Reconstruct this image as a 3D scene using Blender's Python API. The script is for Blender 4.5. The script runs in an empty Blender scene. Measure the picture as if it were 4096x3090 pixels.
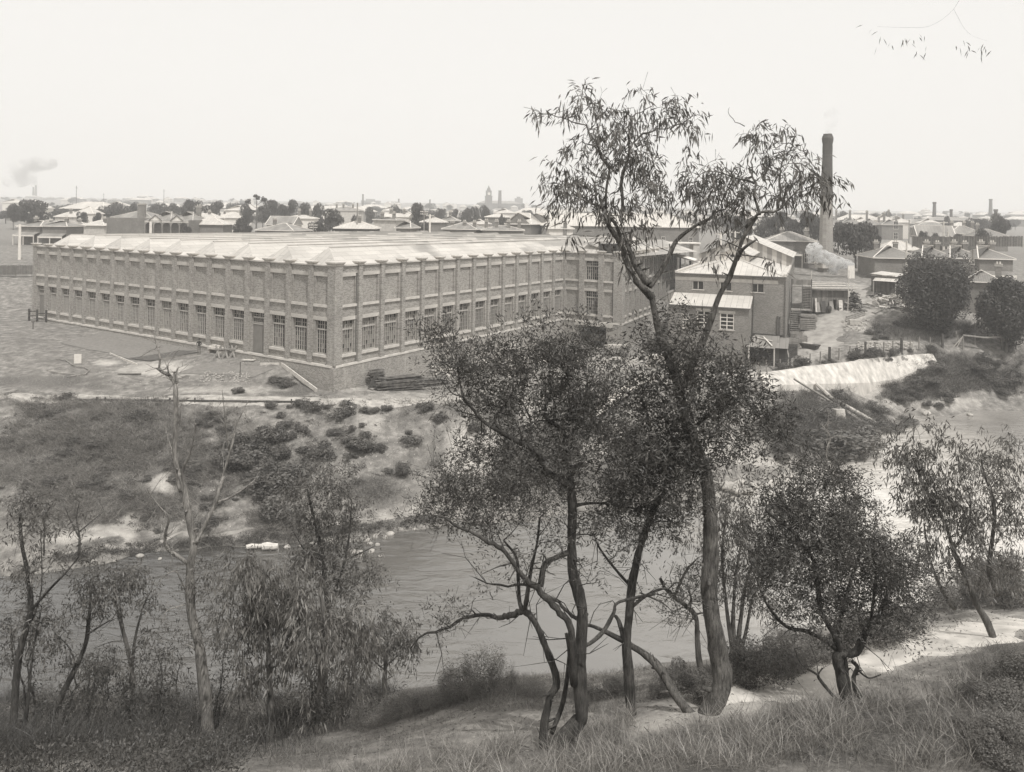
import bpy, math, random
import numpy as np
from mathutils import Matrix, Vector

S = bpy.context.scene
COL = S.collection
R = math.radians

# ------------------------------------------------------------------ camera
F, ROLL, Y0 = 3047.0, 0.01578, 869.0          # photograph: 4096 x 3090, eye level at row 869
CR, SR = math.cos(ROLL), math.sin(ROLL)
cam_d = bpy.data.cameras.new("camera")
cam = bpy.data.objects.new("camera", cam_d)
COL.objects.link(cam)
cam_d.sensor_width = 36.0
cam_d.sensor_fit = 'HORIZONTAL'
cam_d.lens = 36.0 * F / 4096.0
cam_d.shift_x = 0.0
cam_d.shift_y = (Y0 - 1545.0) / 4096.0
cam_d.clip_start = 0.3
cam_d.clip_end = 20000.0
cam.matrix_world = Matrix(((CR, -SR, 0, 0), (0, 0, -1, 0), (SR, CR, 0, 0), (0, 0, 0, 1)))
S.camera = cam

# ------------------------------------------------------------------ light
SUN_EL, SUN_AZ = R(60), R(26)                  # azimuth to the right of straight behind the camera
sdir = Vector((math.cos(SUN_EL) * math.sin(SUN_AZ), -math.cos(SUN_EL) * math.cos(SUN_AZ), math.sin(SUN_EL)))
sun_d = bpy.data.lights.new("sun", 'SUN')
sun_d.energy = 3.6
sun_d.angle = R(0.6)
sun_d.color = (1.0, 0.985, 0.96)
sun = bpy.data.objects.new("sun", sun_d)
sun.rotation_euler = sdir.to_track_quat('Z', 'Y').to_euler()
COL.objects.link(sun)

W = bpy.data.worlds.new("World")
S.world = W
W.use_nodes = True
nt = W.node_tree
nt.nodes.clear()
sky = nt.nodes.new('ShaderNodeTexSky')
sky.sky_type = 'NISHITA'
sky.sun_disc = False
sky.sun_elevation = SUN_EL
sky.sun_rotation = math.pi - SUN_AZ
sky.air_density = 1.0
sky.dust_density = 4.0
sky.ozone_density = 1.0
hs = nt.nodes.new('ShaderNodeHueSaturation')    # black and white plate: no hue in the sky
hs.inputs['Saturation'].default_value = 0.0
mx = nt.nodes.new('ShaderNodeMix')
mx.data_type = 'RGBA'
mx.inputs['Factor'].default_value = 0.72        # thin even overcast over the blue
mx.inputs['B'].default_value = (11.4, 11.15, 10.72, 1)
bg = nt.nodes.new('ShaderNodeBackground')
bg.inputs['Strength'].default_value = 0.1
wo = nt.nodes.new('ShaderNodeOutputWorld')
nt.links.new(sky.outputs[0], hs.inputs['Color'])
nt.links.new(hs.outputs[0], mx.inputs['A'])
nt.links.new(mx.outputs['Result'], bg.inputs[0])
nt.links.new(bg.outputs[0], wo.inputs[0])

S.view_settings.view_transform = 'Standard'
S.view_settings.look = 'None'
S.view_settings.exposure = 0.0
S.view_settings.gamma = 1.0
S.view_settings.use_curve_mapping = False
cy = S.cycles
cy.use_adaptive_sampling = True
cy.adaptive_threshold = 0.015
cy.use_denoising = True
cy.denoiser = 'OPENIMAGEDENOISE'
cy.denoising_input_passes = 'RGB_ALBEDO_NORMAL'
cy.denoising_prefilter = 'ACCURATE'
cy.max_bounces = 5
cy.diffuse_bounces = 2
cy.glossy_bounces = 2
cy.transmission_bounces = 2
cy.transparent_max_bounces = 4
cy.volume_bounces = 1
cy.volume_step_rate = 2.0
cy.time_limit = 900

# ------------------------------------------------------------------ pixel <-> world
def ray(px, py):
    dx, dy = px - 2048.0, py - Y0
    return (CR * dx + SR * dy) / F, -(-SR * dx + CR * dy) / F       # X/Y, Z/Y

def P(px, py, Y):
    a, b = ray(px, py)
    return Vector((a * Y, Y, b * Y))

def PZ(px, py, z):
    a, b = ray(px, py)
    return P(px, py, z / b)

def proj(X, Y, Z):
    u, v = F * X / Y, -F * Z / Y
    return 2048 + CR * u - SR * v, Y0 + SR * u + CR * v

# ------------------------------------------------------------------ tagging
def tag(o, label=None, cat=None, group=None, kind=None):
    if label: o['label'] = label
    if cat: o['category'] = cat
    if group: o['group'] = group
    if kind: o['kind'] = kind
    return o

def thing(name, label, cat, loc=(0, 0, 0), rz=0.0, group=None):
    o = bpy.data.objects.new(name, None)
    COL.objects.link(o)
    o.empty_display_size = 0.5
    o.location = loc
    o.rotation_euler = (0, 0, rz)
    return tag(o, label, cat, group)

KIDS = {}
def link(name, me, parent=None, loc=None, rz=None):
    o = bpy.data.objects.new(name, me)
    COL.objects.link(o)
    if parent is not None:
        o.parent = parent
        KIDS.setdefault(parent.name, []).append(o)
    if loc is not None: o.location = loc
    if rz is not None: o.rotation_euler = (0, 0, rz)
    return o

def copy_tree(o, parent=None):
    c = o.copy()
    COL.objects.link(c)
    if parent is not None:
        c.parent = parent
        KIDS.setdefault(parent.name, []).append(c)
    for ch in KIDS.get(o.name, []):
        copy_tree(ch, c)
    return c

# ------------------------------------------------------------------ materials (a black and white world: warm greys)
def grey(g):
    return (min(1, g * 1.06), g, g * 0.915, 1)

def new_mat(name, rough=0.85):
    m = bpy.data.materials.new(name)
    m.use_nodes = True
    b = m.node_tree.nodes['Principled BSDF']
    b.inputs['Roughness'].default_value = rough
    b.inputs['Specular IOR Level'].default_value = 0.25
    return m, m.node_tree, b

def N(t, kind, **kw):
    n = t.nodes.new(kind)
    for k, v in kw.items():
        if k in n.inputs.keys(): n.inputs[k].default_value = v
        else: setattr(n, k, v)
    return n

def ramp(t, fac, stops, neutral=False):
    r = t.nodes.new('ShaderNodeValToRGB')
    e = r.color_ramp.elements
    while len(e) < len(stops): e.new(0.5)
    for i, (p, g) in enumerate(stops):
        e[i].position = p
        e[i].color = (g, g, g, 1) if neutral else grey(g)
    t.links.new(fac, r.inputs[0])
    return r.outputs[0]

def mixc(t, fac, a, b, mode='MIX'):
    m = t.nodes.new('ShaderNodeMix')
    m.data_type = 'RGBA'
    m.blend_type = mode
    for s, v in (('Factor', fac), ('A', a), ('B', b)):
        if hasattr(v, 'is_linked') or hasattr(v, 'links'): t.links.new(v, m.inputs[s])
        else: m.inputs[s].default_value = v
    return m.outputs['Result']

def bump(t, b, h, s, d):
    n = t.nodes.new('ShaderNodeBump')
    n.inputs['Strength'].default_value = s
    n.inputs['Distance'].default_value = d
    t.links.new(h, n.inputs['Height'])
    t.links.new(n.outputs[0], b.inputs['Normal'])

def noisy(name, g0, g1, scale=4.0, rough=0.85, detail=5.0, bm=0.0, bd=0.02, stretch=None):
    m, t, b = new_mat(name, rough)
    tc = N(t, 'ShaderNodeTexCoord')
    no = N(t, 'ShaderNodeTexNoise', Scale=scale, Detail=detail)
    vec = tc.outputs['Object']
    if stretch:
        mp = N(t, 'ShaderNodeMapping', Scale=stretch)
        t.links.new(vec, mp.inputs[0])
        vec = mp.outputs[0]
    t.links.new(vec, no.inputs['Vector'])
    c = ramp(t, no.outputs['Fac'], [(0.3, g0), (0.7, g1)])
    t.links.new(c, b.inputs['Base Color'])
    if bm: bump(t, b, no.outputs['Fac'], bm, bd)
    return m

def brick_mat(name, g0, g1, gm, stain=0.25):
    m, t, b = new_mat(name, 0.9)
    tc = N(t, 'ShaderNodeTexCoord')
    sp = N(t, 'ShaderNodeSeparateXYZ')
    t.links.new(tc.outputs['Object'], sp.inputs[0])
    ad = N(t, 'ShaderNodeMath', operation='ADD')
    t.links.new(sp.outputs[0], ad.inputs[0]); t.links.new(sp.outputs[1], ad.inputs[1])
    cb = N(t, 'ShaderNodeCombineXYZ')
    t.links.new(ad.outputs[0], cb.inputs[0]); t.links.new(sp.outputs[2], cb.inputs[1])
    br = N(t, 'ShaderNodeTexBrick', Scale=1.0)
    br.inputs['Color1'].default_value = grey(g0)
    br.inputs['Color2'].default_value = grey(g1)
    br.inputs['Mortar'].default_value = grey(gm)
    br.inputs['Mortar Size'].default_value = 0.012
    br.inputs['Brick Width'].default_value = 0.24
    br.inputs['Row Height'].default_value = 0.085
    br.inputs['Bias'].default_value = -0.1
    t.links.new(cb.outputs[0], br.inputs['Vector'])
    oi = N(t, 'ShaderNodeObjectInfo')
    va = N(t, 'ShaderNodeVectorMath', operation='ADD')
    t.links.new(tc.outputs['Object'], va.inputs[0]); t.links.new(oi.outputs['Location'], va.inputs[1])
    n1 = N(t, 'ShaderNodeTexNoise', Scale=0.45, Detail=6.0)
    t.links.new(va.outputs[0], n1.inputs['Vector'])
    c1 = ramp(t, n1.outputs['Fac'], [(0.3, 1 - stain), (0.68, 1.0)], True)
    col = mixc(t, 1.0, br.outputs['Color'], c1, 'MULTIPLY')
    n2 = N(t, 'ShaderNodeTexNoise', Scale=5.0, Detail=5.0)
    t.links.new(va.outputs[0], n2.inputs['Vector'])
    c2 = ramp(t, n2.outputs['Fac'], [(0.3, .9), (0.7, 1.0)], True)
    col = mixc(t, 1.0, col, c2, 'MULTIPLY')
    # pale salt streaks running down the newer brick
    ms_ = N(t, 'ShaderNodeMapping', Scale=(1.6, 1.6, .16)); t.links.new(va.outputs[0], ms_.inputs[0])
    n4 = N(t, 'ShaderNodeTexNoise', Scale=1.0, Detail=5.0, Roughness=.6); t.links.new(ms_.outputs[0], n4.inputs['Vector'])
    s4 = N(t, 'ShaderNodeMapRange'); t.links.new(n4.outputs['Fac'], s4.inputs[0])
    s4.inputs[1].default_value = .6; s4.inputs[2].default_value = .74; s4.inputs[3].default_value = 0; s4.inputs[4].default_value = .4
    col = mixc(t, s4.outputs[0], col, grey(gm))
    t.links.new(col, b.inputs['Base Color'])
    bump(t, b, br.outputs['Fac'], -0.3, 0.01)
    return m

def iron_mat(name, g0, g1, pitch=0.076, axis=0, sheet=(0.75, 2.4), patch=0.0, gp=0.15):
    """corrugated iron: ribs run across AXIS (0: local x), sheets differ a little, old sheets darker"""
    m, t, b = new_mat(name, 0.55)
    tc = N(t, 'ShaderNodeTexCoord')
    sp = N(t, 'ShaderNodeSeparateXYZ')
    t.links.new(tc.outputs['Object'], sp.inputs[0])
    cb = N(t, 'ShaderNodeCombineXYZ')
    t.links.new(sp.outputs[1 - axis], cb.inputs[0]); t.links.new(sp.outputs[axis], cb.inputs[1])
    br = N(t, 'ShaderNodeTexBrick', Scale=1.0)
    br.inputs['Color1'].default_value = grey(g0)
    br.inputs['Color2'].default_value = grey(g1)
    br.inputs['Mortar'].default_value = grey(g0 * .6)
    br.inputs['Mortar Size'].default_value = 0.022
    br.inputs['Brick Width'].default_value = sheet[1]
    br.inputs['Row Height'].default_value = sheet[0]
    t.links.new(cb.outputs[0], br.inputs['Vector'])
    n1 = N(t, 'ShaderNodeTexNoise', Scale=0.25, Detail=6.0)
    t.links.new(tc.outputs['Object'], n1.inputs['Vector'])
    c1 = ramp(t, n1.outputs['Fac'], [(0.3, .8), (0.7, 1.0)], True)
    col = mixc(t, 1.0, br.outputs['Color'], c1, 'MULTIPLY')
    if patch:
        b2 = N(t, 'ShaderNodeTexBrick', Scale=1.0)
        b2.inputs['Color1'].default_value = (0, 0, 0, 1)
        b2.inputs['Color2'].default_value = (1, 1, 1, 1)
        b2.inputs['Mortar'].default_value = (0.5, .5, .5, 1)
        b2.inputs['Mortar Size'].default_value = 0.0
        b2.inputs['Brick Width'].default_value = sheet[1] * 2
        b2.inputs['Row Height'].default_value = sheet[0] * 2
        t.links.new(cb.outputs[0], b2.inputs['Vector'])
        n3 = N(t, 'ShaderNodeTexNoise', Scale=0.09, Detail=3.0)
        t.links.new(tc.outputs['Object'], n3.inputs['Vector'])
        ma = N(t, 'ShaderNodeMath', operation='MULTIPLY_ADD')
        t.links.new(b2.outputs['Color'], ma.inputs[0]); ma.inputs[1].default_value = 0.4
        t.links.new(n3.outputs['Fac'], ma.inputs[2])
        # old sheets lie towards the far end of the roof
        m3 = N(t, 'ShaderNodeMapRange')
        t.links.new(sp.outputs[1 - axis], m3.inputs[0])
        m3.inputs[1].default_value = 15; m3.inputs[2].default_value = 70
        m3.inputs[3].default_value = -0.28; m3.inputs[4].default_value = 0.10
        m4 = N(t, 'ShaderNodeMath', operation='ADD')
        t.links.new(ma.outputs[0], m4.inputs[0]); t.links.new(m3.outputs[0], m4.inputs[1])
        st = N(t, 'ShaderNodeMapRange')
        t.links.new(m4.outputs[0], st.inputs[0])
        st.inputs[1].default_value = 0.62; st.inputs[2].default_value = 0.74
        st.inputs[3].default_value = 0.0; st.inputs[4].default_value = patch
        col = mixc(t, st.outputs[0], col, grey(gp))
    t.links.new(col, b.inputs['Base Color'])
    wv = N(t, 'ShaderNodeTexWave', Scale=1.0 / pitch / 6.2832 * 6.2832 / 1.0)
    wv.bands_direction = 'X' if axis == 0 else 'Y'
    wv.inputs['Scale'].default_value = 0.314 / pitch
    t.links.new(tc.outputs['Object'], wv.inputs['Vector'])
    bump(t, b, wv.outputs['Fac'], 0.5, 0.015)
    return m

def leaf_mat(name, gd, gl, trans=0.25, rough=0.5):
    m = bpy.data.materials.new(name)
    m.use_nodes = True
    t = m.node_tree
    b = t.nodes['Principled BSDF']
    b.inputs['Roughness'].default_value = rough
    b.inputs['Specular IOR Level'].default_value = 0.35
    at = N(t, 'ShaderNodeAttribute', attribute_name='tone')
    c = ramp(t, at.outputs['Fac'], [(0.0, gd), (1.0, gl)])
    t.links.new(c, b.inputs['Base Color'])
    tr = N(t, 'ShaderNodeBsdfTranslucent')
    t.links.new(c, tr.inputs[0])
    ms = N(t, 'ShaderNodeMixShader', Fac=trans)
    t.links.new(b.outputs[0], ms.inputs[1]); t.links.new(tr.outputs[0], ms.inputs[2])
    t.links.new(ms.outputs[0], t.nodes['Material Output'].inputs[0])
    return m

def plank_mat(name, g0, g1, w=0.18, axis=0):
    """boards along local z (or x) with gaps and uneven greys"""
    m, t, b = new_mat(name, 0.85)
    tc = N(t, 'ShaderNodeTexCoord')
    sp = N(t, 'ShaderNodeSeparateXYZ')
    t.links.new(tc.outputs['Object'], sp.inputs[0])
    ad = N(t, 'ShaderNodeMath', operation='ADD')
    t.links.new(sp.outputs[0], ad.inputs[0]); t.links.new(sp.outputs[1], ad.inputs[1])
    cb = N(t, 'ShaderNodeCombineXYZ')
    a, z = (ad.outputs[0], sp.outputs[2]) if axis == 0 else (sp.outputs[2], ad.outputs[0])
    t.links.new(z, cb.inputs[0]); t.links.new(a, cb.inputs[1])
    br = N(t, 'ShaderNodeTexBrick', Scale=1.0)
    br.inputs['Color1'].default_value = grey(g0)
    br.inputs['Color2'].default_value = grey(g1)
    br.inputs['Mortar'].default_value = grey(g0 * .45)
    br.inputs['Mortar Size'].default_value = 0.012
    br.inputs['Brick Width'].default_value = 4.0
    br.inputs['Row Height'].default_value = w
    t.links.new(cb.outputs[0], br.inputs['Vector'])
    no = N(t, 'ShaderNodeTexNoise', Scale=2.0, Detail=6.0)
    t.links.new(tc.outputs['Object'], no.inputs['Vector'])
    c2 = ramp(t, no.outputs['Fac'], [(0.3, .65), (0.7, 1.0)], True)
    col = mixc(t, 1.0, br.outputs['Color'], c2, 'MULTIPLY')
    t.links.new(col, b.inputs['Base Color'])
    return m

M = {}
M['brick'] = brick_mat('mill_brick', 0.14, 0.36, 0.52, .16)
M['brick_dark'] = brick_mat('dark_brick', 0.13, 0.26, 0.36)
M['brick_house'] = brick_mat('house_brick', 0.14, 0.24, 0.28)
M['brick_stack'] = brick_mat('stack_brick', 0.20, 0.32, 0.46)
M['render'] = noisy('cement_render', 0.38, 0.54, 1.5)
M['sill'] = noisy('sill_stone', 0.42, 0.56, 3.0)
M['roof'] = iron_mat('mill_roof_iron', 0.46, 0.54, axis=0, sheet=(0.8, 2.6), patch=0.62, gp=0.17)
M['iron'] = iron_mat('pale_iron', 0.48, 0.56)
M['iron_y'] = iron_mat('pale_iron_across', 0.44, 0.52, axis=1)
M['iron_dull'] = iron_mat('dull_iron', 0.20, 0.30)
M['iron_dark'] = iron_mat('dark_iron', 0.06, 0.09)
M['gable_iron'] = iron_mat('gable_iron', 0.42, 0.48)
M['white_iron'] = iron_mat('white_iron', 0.50, 0.56)
M['slate'] = iron_mat('grey_slate', 0.20, 0.27, sheet=(0.3, 0.25))
M['frame'] = noisy('painted_frame', 0.34, 0.42, 3.0, 0.6)
M['white'] = noisy('white_paint', 0.58, 0.70, 2.0, 0.6)
M['door'] = noisy('door_paint', 0.17, 0.22, 1.5, 0.6)
M['dark'] = noisy('dark_void', 0.025, 0.04, 1.0)
M['pipe'] = noisy('pipe_iron', 0.09, 0.14, 3.0, 0.6)
M['wood'] = noisy('grey_timber', 0.16, 0.30, 3.0, 0.85, stretch=(1, 1, .3))
M['wood_pale'] = noisy('sawn_timber', 0.42, 0.62, 3.0, 0.8)
M['wood_dark'] = noisy('tarred_timber', 0.045, 0.10, 3.0, 0.85)
M['boards'] = plank_mat('vertical_boards', 0.15, 0.27)
M['palings'] = plank_mat('paling_boards', 0.12, 0.20, 0.12)
M['weatherboard'] = plank_mat('weatherboards', 0.50, 0.58, 0.16, axis=1)
M['rock'] = noisy('pale_rock', 0.22, 0.46, 2.0, 0.9, bm=.5, bd=.05)
M['concrete'] = noisy('limewashed_concrete', 0.30, 0.60, 1.1, 0.9, 10.0, bm=.5, bd=.08, stretch=(1.6, 1, .5))
M['grass_dim'] = leaf_mat('dim_grass', 0.022, 0.08)
M['cloth_dark'] = noisy('dark_cloth', 0.03, 0.05, 8.0)
M['cloth_mid'] = noisy('grey_cloth', 0.14, 0.2, 8.0)
M['cloth_pale'] = noisy('pale_cloth', 0.45, 0.55, 8.0)
M['skin'] = noisy('skin', 0.28, 0.34, 8.0, 0.6)
M['bale'] = noisy('bale_cloth', 0.24, 0.34, 6.0)
gl, t_, b_ = new_mat('window_glass', 0.08)
b_.inputs['Base Color'].default_value = grey(0.035)
b_.inputs['Specular IOR Level'].default_value = 0.6
M['glass'] = gl
gl, t_, b_ = new_mat('sky_pale_glass', 0.3)
b_.inputs['Base Color'].default_value = grey(0.24)  # sky reflection painted as a pale base colour; odd pale panes share it
b_.inputs['Specular IOR Level'].default_value = 0.5
M['glass_pale'] = gl

def bark(name, g0, g1):
    m, t, b = new_mat(name, .92)
    tc = N(t, 'ShaderNodeTexCoord')
    mp = N(t, 'ShaderNodeMapping', Scale=(1, 1, .18)); t.links.new(tc.outputs['Object'], mp.inputs[0])
    a = N(t, 'ShaderNodeTexNoise', Scale=22.0, Detail=8.0, Roughness=.7); t.links.new(mp.outputs[0], a.inputs['Vector'])
    p = N(t, 'ShaderNodeTexNoise', Scale=2.2, Detail=5.0, Roughness=.6); t.links.new(tc.outputs['Object'], p.inputs['Vector'])
    c = ramp(t, a.outputs['Fac'], [(.34, g0), (.66, g1)])
    k = ramp(t, p.outputs['Fac'], [(.35, .5), (.62, 1.0)], True)
    t.links.new(mixc(t, 1.0, c, k, 'MULTIPLY'), b.inputs['Base Color'])
    bump(t, b, a.outputs['Fac'], 1.0, .04)
    return m
M['bark'] = bark('rough_bark', 0.05, 0.24)
M['bark_dark'] = bark('wattle_bark', 0.035, 0.13)
M['bark_pale'] = bark('dead_pale_bark', 0.12, 0.40)
M['bark_mid'] = bark('mottled_bark', 0.08, 0.2)
M['leaf_gum'] = leaf_mat('gum_leaf', 0.05, 0.20)
M['leaf_gum_pale'] = leaf_mat('pale_gum_leaf', 0.055, 0.26)
M['leaf_wattle'] = leaf_mat('wattle_leaf', 0.025, 0.125)
M['leaf_shrub'] = leaf_mat('shrub_leaf', 0.04, 0.17)
M['leaf_soft'] = leaf_mat('soft_shrub_leaf', 0.05, 0.20)
M['leaf_wattle_fine'] = leaf_mat('fine_wattle_leaf', 0.03, 0.14)
M['leaf_town'] = leaf_mat('town_leaf', 0.03, 0.10)
M['grass'] = leaf_mat('grass_blade', 0.06, 0.22)
M['grass_dry'] = leaf_mat('dry_grass', 0.09, 0.36)

# ------------------------------------------------------------------ mesh builder
class MB:
    def __init__(s):
        s.v, s.f, s.m = [], [], []
    def add(s, vs, fs, mi=0):
        o = len(s.v)
        s.v.extend([tuple(v) for v in vs])
        s.f.extend([tuple(i + o for i in f) for f in fs])
        s.m.extend([mi] * len(fs))
    def quad(s, a, b, c, d, mi=0):
        s.add((a, b, c, d), ((0, 1, 2, 3),), mi)
    def box(s, x0, x1, y0, y1, z0, z1, mi=0, X=None):
        vs = [Vector(p) for p in ((x0, y0, z0), (x1, y0, z0), (x1, y1, z0), (x0, y1, z0), (x0, y0, z1), (x1, y0, z1), (x1, y1, z1), (x0, y1, z1))]
        if X is not None: vs = [X @ v for v in vs]
        s.add(vs, ((3, 2, 1, 0), (4, 5, 6, 7), (0, 1, 5, 4), (1, 2, 6, 5), (2, 3, 7, 6), (3, 0, 4, 7)), mi)
    def taper(s, x0, x1, y0, y1, z0, X0, X1, Y0_, Y1_, z1, mi=0):
        vs = ((x0, y0, z0), (x1, y0, z0), (x1, y1, z0), (x0, y1, z0), (X0, Y0_, z1), (X1, Y0_, z1), (X1, Y1_, z1), (X0, Y1_, z1))
        s.add(vs, ((3, 2, 1, 0), (4, 5, 6, 7), (0, 1, 5, 4), (1, 2, 6, 5), (2, 3, 7, 6), (3, 0, 4, 7)), mi)
    def bar(s, a, b, w, h=None, mi=0, roll=0.0):
        a, b = Vector(a), Vector(b)
        h = h or w
        d = (b - a)
        L = d.length
        if L < 1e-6: return
        q = d.to_track_quat('Z', 'Y')
        X = Matrix.Translation(a) @ q.to_matrix().to_4x4() @ Matrix.Rotation(roll, 4, 'Z')
        s.box(-w / 2, w / 2, -h / 2, h / 2, 0, L, mi, X)
    def tube(s, pts, rad, n=8, mi=0, cap=True):
        pts = [Vector(p) for p in pts]
        k = len(pts)
        if not hasattr(rad, '__len__'): rad = [rad] * k
        o = len(s.v)
        ref = None
        for i, p in enumerate(pts):
            d = (pts[min(i + 1, k - 1)] - pts[max(i - 1, 0)])
            if d.length < 1e-9: d = Vector((0, 0, 1))
            d.normalize()
            if ref is None:
                ref = Vector((1, 0, 0)) if abs(d.x) < 0.8 else Vector((0, 1, 0))
            e = ref - d * ref.dot(d)
            if e.length < 1e-4: e = d.orthogonal()
            e.normalize()
            ref = e
            g = d.cross(e)
            for j in range(n):
                t = 2 * math.pi * j / n
                s.v.append(tuple(p + (e * math.cos(t) + g * math.sin(t)) * rad[i]))
        for i in range(k - 1):
            for j in range(n):
                a, b = o + i * n + j, o + i * n + (j + 1) % n
                s.f.append((a, b, b + n, a + n)); s.m.append(mi)
        if cap:
            s.f.append(tuple(o + j for j in range(n))[::-1]); s.m.append(mi)
            s.f.append(tuple(o + (k - 1) * n + j for j in range(n))); s.m.append(mi)
    def relief(s, xs, zs, depth, y=0.0, mat=None, flip=1.0):
        """wall in the x/z plane facing -y: cell (i, j) lies DEPTH(i, j) behind y; None leaves a hole"""
        nx, nz = len(xs) - 1, len(zs) - 1
        D = [[depth(i, j) for j in range(nz)] for i in range(nx)]
        g = mat or (lambda i, j: 0)
        for i in range(nx):
            for j in range(nz):
                d = D[i][j]
                if d is None: continue
                s.quad((xs[i], y + d, zs[j]), (xs[i + 1], y + d, zs[j]), (xs[i + 1], y + d, zs[j + 1]), (xs[i], y + d, zs[j + 1]), g(i, j))
        for i in range(nx - 1):
            for j in range(nz):
                a, b = D[i][j], D[i + 1][j]
                if a is None or b is None or a == b: continue
                s.quad((xs[i + 1], y + a, zs[j]), (xs[i + 1], y + b, zs[j]), (xs[i + 1], y + b, zs[j + 1]), (xs[i + 1], y + a, zs[j + 1]))
        for i in range(nx):
            for j in range(nz - 1):
                a, b = D[i][j], D[i][j + 1]
                if a is None or b is None or a == b: continue
                s.quad((xs[i], y + a, zs[j + 1]), (xs[i], y + b, zs[j + 1]), (xs[i + 1], y + b, zs[j + 1]), (xs[i + 1], y + a, zs[j + 1]))
    def mesh(s, name, mats, smooth=False):
        me = bpy.data.meshes.new(name)
        me.from_pydata(s.v, [], s.f)
        for m in mats: me.materials.append(m)
        if len(mats) > 1: me.polygons.foreach_set('material_index', s.m)
        if smooth: me.polygons.foreach_set('use_smooth', [True] * len(s.f))
        me.update()
        return me
    def build(s, name, mats, parent=None, loc=None, rz=None, smooth=False):
        if not isinstance(mats, (list, tuple)): mats = [mats]
        return link(name, s.mesh(name, mats, smooth), parent, loc, rz)

def quad_soup(name, verts, tone, mats, nper=4):
    """numpy: verts (n, nper, 3) one face each, TONE per face"""
    n = len(verts)
    me = bpy.data.meshes.new(name)
    me.vertices.add(n * nper)
    me.vertices.foreach_set('co', np.ascontiguousarray(verts, dtype=np.float32).ravel())
    me.loops.add(n * nper)
    me.loops.foreach_set('vertex_index', np.arange(n * nper, dtype=np.int32))
    me.polygons.add(n)
    me.polygons.foreach_set('loop_start', np.arange(0, n * nper, nper, dtype=np.int32))
    try: me.polygons.foreach_set('loop_total', np.full(n, nper, dtype=np.int32))
    except Exception: pass
    at = me.attributes.new('tone', 'FLOAT', 'FACE')
    at.data.foreach_set('value', np.ascontiguousarray(tone, dtype=np.float32))
    for m in mats: me.materials.append(m)
    me.update(calc_edges=True)
    return me
# ------------------------------------------------------------------ value noise
def vnoise(x, y, seed=0):
    xi, yi = np.floor(x).astype(np.int64), np.floor(y).astype(np.int64)
    xf, yf = x - xi, y - yi
    def h(a, b):
        n = (a * 374761393 + b * 668265263 + seed * 974634777) & 0x7fffffff
        n = ((n ^ (n >> 13)) * 1274126177) & 0x7fffffff
        return ((n ^ (n >> 16)) & 0xffff) / 65535.0
    u, v = xf * xf * (3 - 2 * xf), yf * yf * (3 - 2 * yf)
    return (h(xi, yi) * (1 - u) + h(xi + 1, yi) * u) * (1 - v) + (h(xi, yi + 1) * (1 - u) + h(xi + 1, yi + 1) * u) * v

def fbm(x, y, o=4, seed=0):
    s, a, t = 0, 1.0, 0
    for i in range(o):
        s = s + a * vnoise(x * 2 ** i, y * 2 ** i, seed + i)
        t += a
        a *= .5
    return s / t

# ------------------------------------------------------------------ terrain
BAY = 3.352
CX, CY = -17.62, 76.4                       # near corner of the mill
A = np.array((-0.8381, 0.5455)); B = np.array((0.5455, 0.8381))   # along the long front, along the side front
ZS, ZCAP = -15.19, -4.80                    # string course, pier caps
def mill(a, b):
    return CX + a * A[0] + b * B[0], CY + a * A[1] + b * B[1]

GP = []
def g3(x, y, z): GP.append((x, y, z))
def gp(px, py, z): GP.append(tuple(PZ(px, py, z)))
# round the mill
for k, z in ((-.3, -17.85), (.8, -17.6), (1.7, -16.6), (2.5, -16.05), (6, -15.98), (10, -15.85), (14, -15.65), (18, -15.45), (21, -14.5)):
    x, y = mill(k * BAY, -.6); g3(x, y, z)
    x, y = mill(k * BAY, 6); g3(x, y, z)
for s, z in ((3, -18.0), (10, -18.3), (25, -18.8), (42, -19.0)):
    x, y = mill(-1.2, s); g3(x, y, z)
    x, y = mill(5, s); g3(x, y, z)
g3(9, 112.5, -19.0); g3(16.5, 109, -19.0); g3(20, 118, -18.6); g3(26, 130, -17); g3(12, 103, -19.1); g3(2, 98, -19.0)
for p in ((797, 1424, -16.1), (860, 1500, -16.9), (600, 1545, -17.9), (600, 1605, -18.0), (60, 1572, -17.6), (60, 1600, -17.75), (1240, 1616, -18.05),
          (1300, 1590, -18.0), (300, 1450, -16.6), (120, 1400, -16.2), (60, 1330, -15.6), (700, 1460, -16.65), (1000, 1520, -17.2), (1120, 1530, -17.35), (450, 1520, -17.4),
          (1711, 1565, -18.25), (1711, 1602, -18.3), (1950, 1625, -18.5), (2250, 1600, -18.6), (2500, 1560, -18.6), (2300, 1470, -18.95), (2500, 1440, -19.0), (2700, 1470, -18.4),
          (2760, 1530, -18.2), (3000, 1505, -17.7), (3070, 1490, -17.5), (3300, 1470, -17.1), (3500, 1440, -16.8), (3728, 1412, -16.6), (3900, 1400, -16.6), (4060, 1395, -16.4)):
    gp(*p)
# bank edge of the far side
for p in ((-60, 75, -17.6), (-45, 73.2, -17.85), (-30, 71.6, -18.05), (-18, 71.3, -18.15), (-6, 71.5, -18.3)): g3(*p)
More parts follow.
